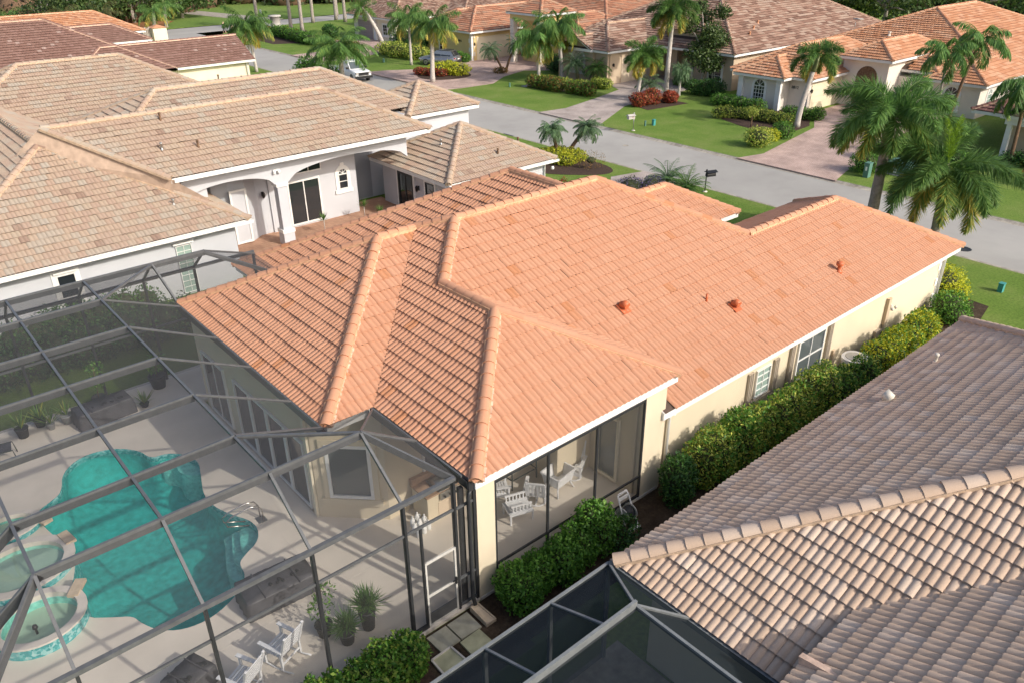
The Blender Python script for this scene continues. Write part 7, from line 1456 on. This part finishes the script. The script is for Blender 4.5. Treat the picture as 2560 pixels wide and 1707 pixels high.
p = pedestal("tall slim green pedestal beside the thick palm trunk", 50.3, 23.4, 0.42, 0.95, "utility_green"); MB().box((-0.214, -0.05, 0.45), (-0.211, 0.07, 0.7)).build("sticker", "sign_white", p, local=True)
t = thing("transformer", "grey-green transformer box with white stickers behind the palms", "transformer", (52.6, 22.3, 0)); MB().box((-0.55, -0.75, 0), (0.55, 0.75, 0.62)).build("cabinet", "utility_green", t, local=True)
m = MB(); m.add([(-0.58, -0.78, 0.62), (0.58, -0.78, 0.62), (0.58, 0.78, 0.62), (-0.58, 0.78, 0.62), (-0.52, -0.72, 0.8), (0.58, -0.78, 0.86), (0.58, 0.78, 0.86), (-0.52, 0.72, 0.8)], [(0, 3, 2, 1), (4, 5, 6, 7), (0, 1, 5, 4), (1, 2, 6, 5), (2, 3, 7, 6), (3, 0, 4, 7)]); m.build("lid", "utility_green", t, local=True)
MB().box((-0.556, 0.02, 0.32), (-0.551, 0.3, 0.46)).build("sticker", "sign_white", t, local=True); MB().box((-0.556, 0.02, 0.14), (-0.551, 0.3, 0.25)).build("sticker", "sign_white", t, local=True); MB().box((-0.556, 0.04, 0.49), (-0.551, 0.28, 0.58)).build("warning_sticker", "orange_pipe", t, local=True); MB().box((-0.7, -0.9, 0), (0.7, 0.9, 0.04)).build("pad", "concrete", t, local=True)
t = thing("entry_monument", "round pale concrete pillar in the planting bed at the street corner", "monument", (57.9, 123, 0)); MB().lathe((0, 0, 0), [(0.9, 0), (0.9, 0.2), (0.78, 0.25), (0.74, 2.1), (0.95, 2.15), (0.95, 2.35), (0.3, 2.4)], 20).build("shaft", "concrete", t, local=True)
t = thing("street_sign", "small white street sign on a post by the corner path", "sign", (60.5, 133.5, 0)); MB().tube([(0, 0, 0), (0, 0, 2.4)], 0.04, 6).build("post", "dull_steel", t, local=True); MB().box((-0.02, -0.35, 1.5), (0.02, 0.35, 2.3)).build("plate", "sign_white", t, local=True)
t = thing("gate_pillar", "cream square pillar beside a dark gate behind the brown roof", "pillar", (38.5, 118.0, 0)); MB().box((-0.9, -0.9, 0), (0.9, 0.9, 2.6)).build("pier", "stucco_pale", t, local=True); m = MB(); m.add([(-1.05, -1.05, 2.6), (1.05, -1.05, 2.6), (1.05, 1.05, 2.6), (-1.05, 1.05, 2.6), (0, 0, 2.95)], [(0, 3, 2, 1), (0, 1, 4), (1, 2, 4), (2, 3, 4), (3, 0, 4)]); m.build("cap", "tile_apricot", t, local=True)
t = thing("wooden_gate", "grey slatted gate beside the cream pillar", "gate", (37.0, 118, 0)); [MB().box((-0.5 + k * 0.26, -0.05, 0), (-0.28 + k * 0.26, 0.05, 2.6 + 0.15 * (k % 2))).build("slat", "bark_grey", t, local=True) for k in range(4)]
t = thing("garden_urns", "pale urn half hidden by the bush at the near kerb", "urn", (38.9, 79.5, 0)); MB().lathe((0, 0, 0), [(0.3, 0), (0.2, 0.2), (0.45, 0.7), (0.5, 1.0), (0.42, 1.05), (0.02, 0.95)], 14).build("bowl", "coping", t, local=True); t.name = "garden_urn"
def wheel(parent, x, y, r=0.36, w=0.24, s=1):
    o = MB().tube([(x, y - w / 2, r), (x, y + w / 2, r)], r, 18).build("wheel", "tyre", parent, local=True)
    MB().tube([(x, y + s * (w / 2 - 0.02), r), (x, y + s * (w / 2 + 0.012), r)], r * 0.66, 14).build("rim", "dull_steel", o, local=True); m = MB()
    for k in range(5): a = 2 * math.pi * k / 5; m.bar((x, y + s * (w / 2 + 0.015), r), (x + math.cos(a) * r * 0.6, y + s * (w / 2 + 0.015), r + math.sin(a) * r * 0.6), 0.03, 0.06, up=(0, 1, 0))
    m.build("spokes", "black_paint", o, local=True)
def loft(m, secs, smooth=True):
    """sections: list of equal-length point rings"""
    n = len(secs[0]); vs = [p for s in secs for p in s]; fs = [(i * n + k, i * n + (k + 1) % n, (i + 1) * n + (k + 1) % n, (i + 1) * n + k) for i in range(len(secs) - 1) for k in range(n)]
    fs += [tuple(range(n))[::-1], tuple((len(secs) - 1) * n + k for k in range(n))]; m.add(vs, fs, smooth); return m
def carsec(x, w, z0, z1): b = 0.08; return [(x, -w + b, z0), (x, w - b, z0), (x, w, z0 + b), (x, w, (z0 + z1) / 2), (x, w - 0.05, z1 - b), (x, w - 0.16, z1), (x, -w + 0.16, z1), (x, -w + 0.05, z1 - b), (x, -w, (z0 + z1) / 2), (x, -w, z0 + b)]
def suv(label, x, y, rz, paint):
    t = thing("suv_car", label, "car", (x, y, 0.015)); t.rotation_euler.z = R_(rz)
    b = MB(); loft(b, [carsec(q, w, z0, z1) for q, w, z0, z1 in ((-2.38, 0.72, 0.42, 0.95), (-2.3, 0.9, 0.32, 1.02), (-1.6, 0.94, 0.28, 1.05), (0.6, 0.95, 0.27, 1.04), (1.5, 0.94, 0.28, 0.98), (2.15, 0.88, 0.32, 0.88), (2.36, 0.7, 0.4, 0.72))]); b.build("body", paint, t, local=True)
    def cab(x, w, z): return [(x, -w, z), (x, w, z)]
    c = MB(); A = [(-2.15, 0.80, 1.03), (-1.75, 0.66, 1.62), (0.1, 0.66, 1.67), (0.95, 0.78, 1.02)]
    vs = []
    for q, w, z in A: vs += [(q, -w, z), (q, w, z)]
    c.add(vs, [(0, 1, 3, 2), (2, 3, 5, 4), (4, 5, 7, 6), (0, 2, 4, 6), (1, 7, 5, 3), (0, 6, 7, 1)]); c.build("roof", paint, t, local=True)
    def glass(p): return MB().add(p, [tuple(range(len(p)))]).build("window", "glass_dark", t, local=True)
    for s in (-1, 1):
        f = lambda q, z: (q, s * (0.815 - 0.2 * (z - 1.03) / 0.62 + 0.004), z)
        glass([f(-1.75, 1.1), f(-0.55, 1.1), f(-0.55, 1.55), f(-1.5, 1.53)]); glass([f(-0.48, 1.1), f(0.65, 1.1), f(0.15, 1.57), f(-0.48, 1.55)])
        wheel(t, -1.45, s * 0.84, s=s); wheel(t, 1.42, s * 0.84, s=s); MB().box((0.55, s * 0.95 - 0.1, 1.02), (0.75, s * 0.95 + 0.1, 1.16)).build("mirror", paint, t, local=True); MB().box((-2.34, s * 0.72 - 0.17, 0.82), (-2.2, s * 0.72 + 0.17, 0.95)).build("tail_lamp", "lamp_red", t, local=True); MB().box((2.2, s * 0.66 - 0.15, 0.66), (2.33, s * 0.66 + 0.15, 0.77)).build("headlight", "sign_white", t, local=True); MB().box((-1.6, s * 0.55 - 0.02, 1.66), (0.0, s * 0.55 + 0.02, 1.71)).build("roof_rail", "black_paint", t, local=True)
    glass([(-2.135, -0.7, 1.10), (-2.135, 0.7, 1.10), (-1.83, 0.62, 1.54), (-1.83, -0.62, 1.54)]); glass([(0.93, 0.7, 1.08), (0.93, -0.7, 1.08), (0.2, -0.6, 1.62), (0.2, 0.6, 1.62)])
    MB().box((-2.44, -0.8, 0.38), (-2.3, 0.8, 0.6)).build("bumper", "black_paint", t, local=True); MB().box((-2.41, -0.26, 0.72), (-2.385, 0.26, 0.84)).build("number_plate", "sign_white", t, local=True); MB().box((-1.95, -0.62, 1.62), (-1.7, 0.62, 1.66)).build("spoiler", paint, t, local=True); return t
suv("silver SUV parked on the paver drive of the yellow house", 57.2, 79.4, 118, "car_silver")
def pickup(label, x, y, rz):
    t = thing("pickup_truck", label, "truck", (x, y, -0.085)); t.rotation_euler.z = R_(rz)
    b = MB(); loft(b, [carsec(q, w, z0, z1) for q, w, z0, z1 in ((-2.8, 0.94, 0.5, 1.1), (-2.7, 0.98, 0.42, 1.15), (0.6, 0.98, 0.4, 1.15), (1.4, 0.98, 0.4, 1.18), (2.5, 0.95, 0.4, 1.1), (2.8, 0.86, 0.5, 0.98))]); b.build("body", "car_white", t, local=True)
    c = MB(); A = [(-1.0, 0.88, 1.14), (-0.8, 0.74, 1.85), (0.55, 0.74, 1.88), (1.35, 0.86, 1.17)]; vs = []
    for q, w, z in A: vs += [(q, -w, z), (q, w, z)]
    c.add(vs, [(0, 1, 3, 2), (2, 3, 5, 4), (4, 5, 7, 6), (0, 2, 4, 6), (1, 7, 5, 3), (0, 6, 7, 1)]); c.build("cab_roof", "car_white", t, local=True)
    MB().quad((1.32, 0.78, 1.22), (1.32, -0.78, 1.22), (0.63, -0.68, 1.83), (0.63, 0.68, 1.83)).build("windscreen", "glass_grey", t, local=True)
    for s in (-1, 1):
        f = lambda q, z: (q, s * (0.875 - 0.2 * (z - 1.15) / 0.72 + 0.006), z); MB().quad(f(-0.8, 1.24), f(1.05, 1.24), f(0.6, 1.78), f(-0.68, 1.76)).build("window", "glass_dark", t, local=True)
        wheel(t, -1.75, s * 0.86, 0.4, s=s); wheel(t, 1.8, s * 0.86, 0.4, s=s); MB().box((2.66, s * 0.72 - 0.14, 0.86), (2.84, s * 0.72 + 0.14, 1.02)).build("headlight", "concrete", t, local=True); MB().box((1.0, s * 1.06 - 0.12, 1.2), (1.18, s * 1.06 + 0.12, 1.4)).build("mirror", "black_paint", t, local=True)
    MB().box((2.72, -0.56, 0.72), (2.86, 0.56, 1.0)).build("grille", "black_paint", t, local=True); MB().box((2.7, -0.95, 0.42), (2.95, 0.95, 0.66)).build("bumper", "black_paint", t, local=True); return t
pickup("white pickup truck on the road, front end past the tan roof", 45.3, 79.0, -97)
def person(label, x, y, rz, shirt, legs, hair, arm=0.3, step=0.25, z=-0.1, s=1.0):
    t = thing("person", label, "person", (x, y, z)); t.rotation_euler.z = R_(rz)
    J = [(0, 0, 0.92), (0, 0, 1.15), (0, 0, 1.40), (0, 0, 1.5), (0.02, 0, 1.62), (0.03, 0, 1.72),
         (0, 0.19, 1.40), (0.02 - arm * 0.2, 0.25, 1.12), (arm * 0.3, 0.25, 0.88), (0, -0.19, 1.40), (0.02 + arm * 0.2, -0.25, 1.12), (arm, -0.24, 0.92),
         (0, 0.1, 0.88), (step * 0.4, 0.1, 0.48), (step, 0.1, 0.08), (step + 0.14, 0.1, 0.04), (0, -0.1, 0.88), (-step * 0.2, -0.1, 0.48), (-step, -0.1, 0.1), (-step + 0.14, -0.1, 0.04)]
    Ed = [(0, 1), (1, 2), (2, 3), (3, 4), (4, 5), (2, 6), (6, 7), (7, 8), (2, 9), (9, 10), (10, 11), (0, 12), (12, 13), (13, 14), (14, 15), (0, 16), (16, 17), (17, 18), (18, 19)]
    Rd = [(0.16, 0.12), (0.15, 0.11), (0.17, 0.11), (0.06, 0.06), (0.09, 0.1), (0.085, 0.09), (0.07, 0.07), (0.055, 0.055), (0.04, 0.04), (0.07, 0.07), (0.055, 0.055), (0.04, 0.04), (0.1, 0.1), (0.07, 0.07), (0.05, 0.05), (0.04, 0.035), (0.1, 0.1), (0.07, 0.07), (0.05, 0.05), (0.04, 0.035)]
    me = bpy.data.meshes.new("body"); me.from_pydata([(a * s, b * s, c * s) for a, b, c in J], Ed, []); o = link("body", me, t)
    sm = o.modifiers.new("skin", 'SKIN'); o.modifiers.new("sub", 'SUBSURF').levels = 1
    for i, (a, b) in enumerate(Rd): me.skin_vertices[0].data[i].radius = (a * s, b * s)
    me.skin_vertices[0].data[0].use_root = True
    dg = bpy.context.evaluated_depsgraph_get(); m2 = bpy.data.meshes.new_from_object(o.evaluated_get(dg)); o.modifiers.clear(); o.data = m2; m2.materials.clear()
    for q in ("skin", shirt, legs, hair): m2.materials.append(MAT[q])
    for p in m2.polygons:
        c = p.center / s; p.use_smooth = True
        p.material_index = 3 if (c.z > 1.68 or (c.z > 1.6 and c.x < 0)) else 0 if c.z > 1.46 else 1 if (c.z > 0.95 and abs(c.y) < 0.3 and not (abs(c.y) > 0.21 and c.z < 1.1)) else 2 if (c.z > 0.42 and abs(c.y) < 0.2) else 0
    return t
person("person in black shirt and shorts walking away at the far corner", 51.4, 127.2, 95, "cloth_black", "cloth_black", "skin"); person("person in a tan top beside the one in black", 51.2, 123.6, 85, "cloth_tan", "cloth_black", "hair_white", 0.15); person("person in black top and grey trousers, nearest of the walkers", 50.0, 119.4, 100, "cloth_black", "cloth_grey", "hair_white", 0.35)
t = thing("dog", "tan dog beside the nearest walker on the road", "dog", (49.9, 115.9, -0.1)); t.rotation_euler.z = R_(60)
J = [(-0.25, 0, 0.45), (0.0, 0, 0.46), (0.25, 0, 0.48), (0.36, 0, 0.6), (0.46, 0, 0.66), (0.58, 0, 0.62), (-0.4, 0, 0.5), (-0.52, 0, 0.62)] + [(x, y, z) for x in (0.22, -0.24) for y in (-0.09, 0.09) for z in (0.25, 0.03)]
Ed = [(0, 1), (1, 2), (2, 3), (3, 4), (4, 5), (0, 6), (6, 7), (2, 8), (8, 9), (2, 10), (10, 11), (0, 12), (12, 13), (0, 14), (14, 15)]
me = bpy.data.meshes.new("body"); me.from_pydata(J, Ed, []); o = link("body", me, t); o.modifiers.new("skin", 'SKIN'); o.modifiers.new("sub", 'SUBSURF').levels = 1
for i, a in enumerate([0.13, 0.13, 0.15, 0.09, 0.1, 0.05, 0.04, 0.02] + [0.05, 0.03] * 4): me.skin_vertices[0].data[i].radius = (a, a)
me.skin_vertices[0].data[1].use_root = True
dg = bpy.context.evaluated_depsgraph_get(); m2 = bpy.data.meshes.new_from_object(o.evaluated_get(dg)); o.modifiers.clear(); o.data = m2; m2.materials.clear(); m2.materials.append(MAT["fur_tan"]); m2.polygons.foreach_set("use_smooth", [True] * len(m2.polygons))
m = MB(); [m.bar((0.42, s * 0.06, 0.72), (0.40, s * 0.09, 0.8), 0.05, 0.03) for s in (-1, 1)]; m.build("ear_pair", "fur_tan", t, local=True)["kind"] = "stuff"
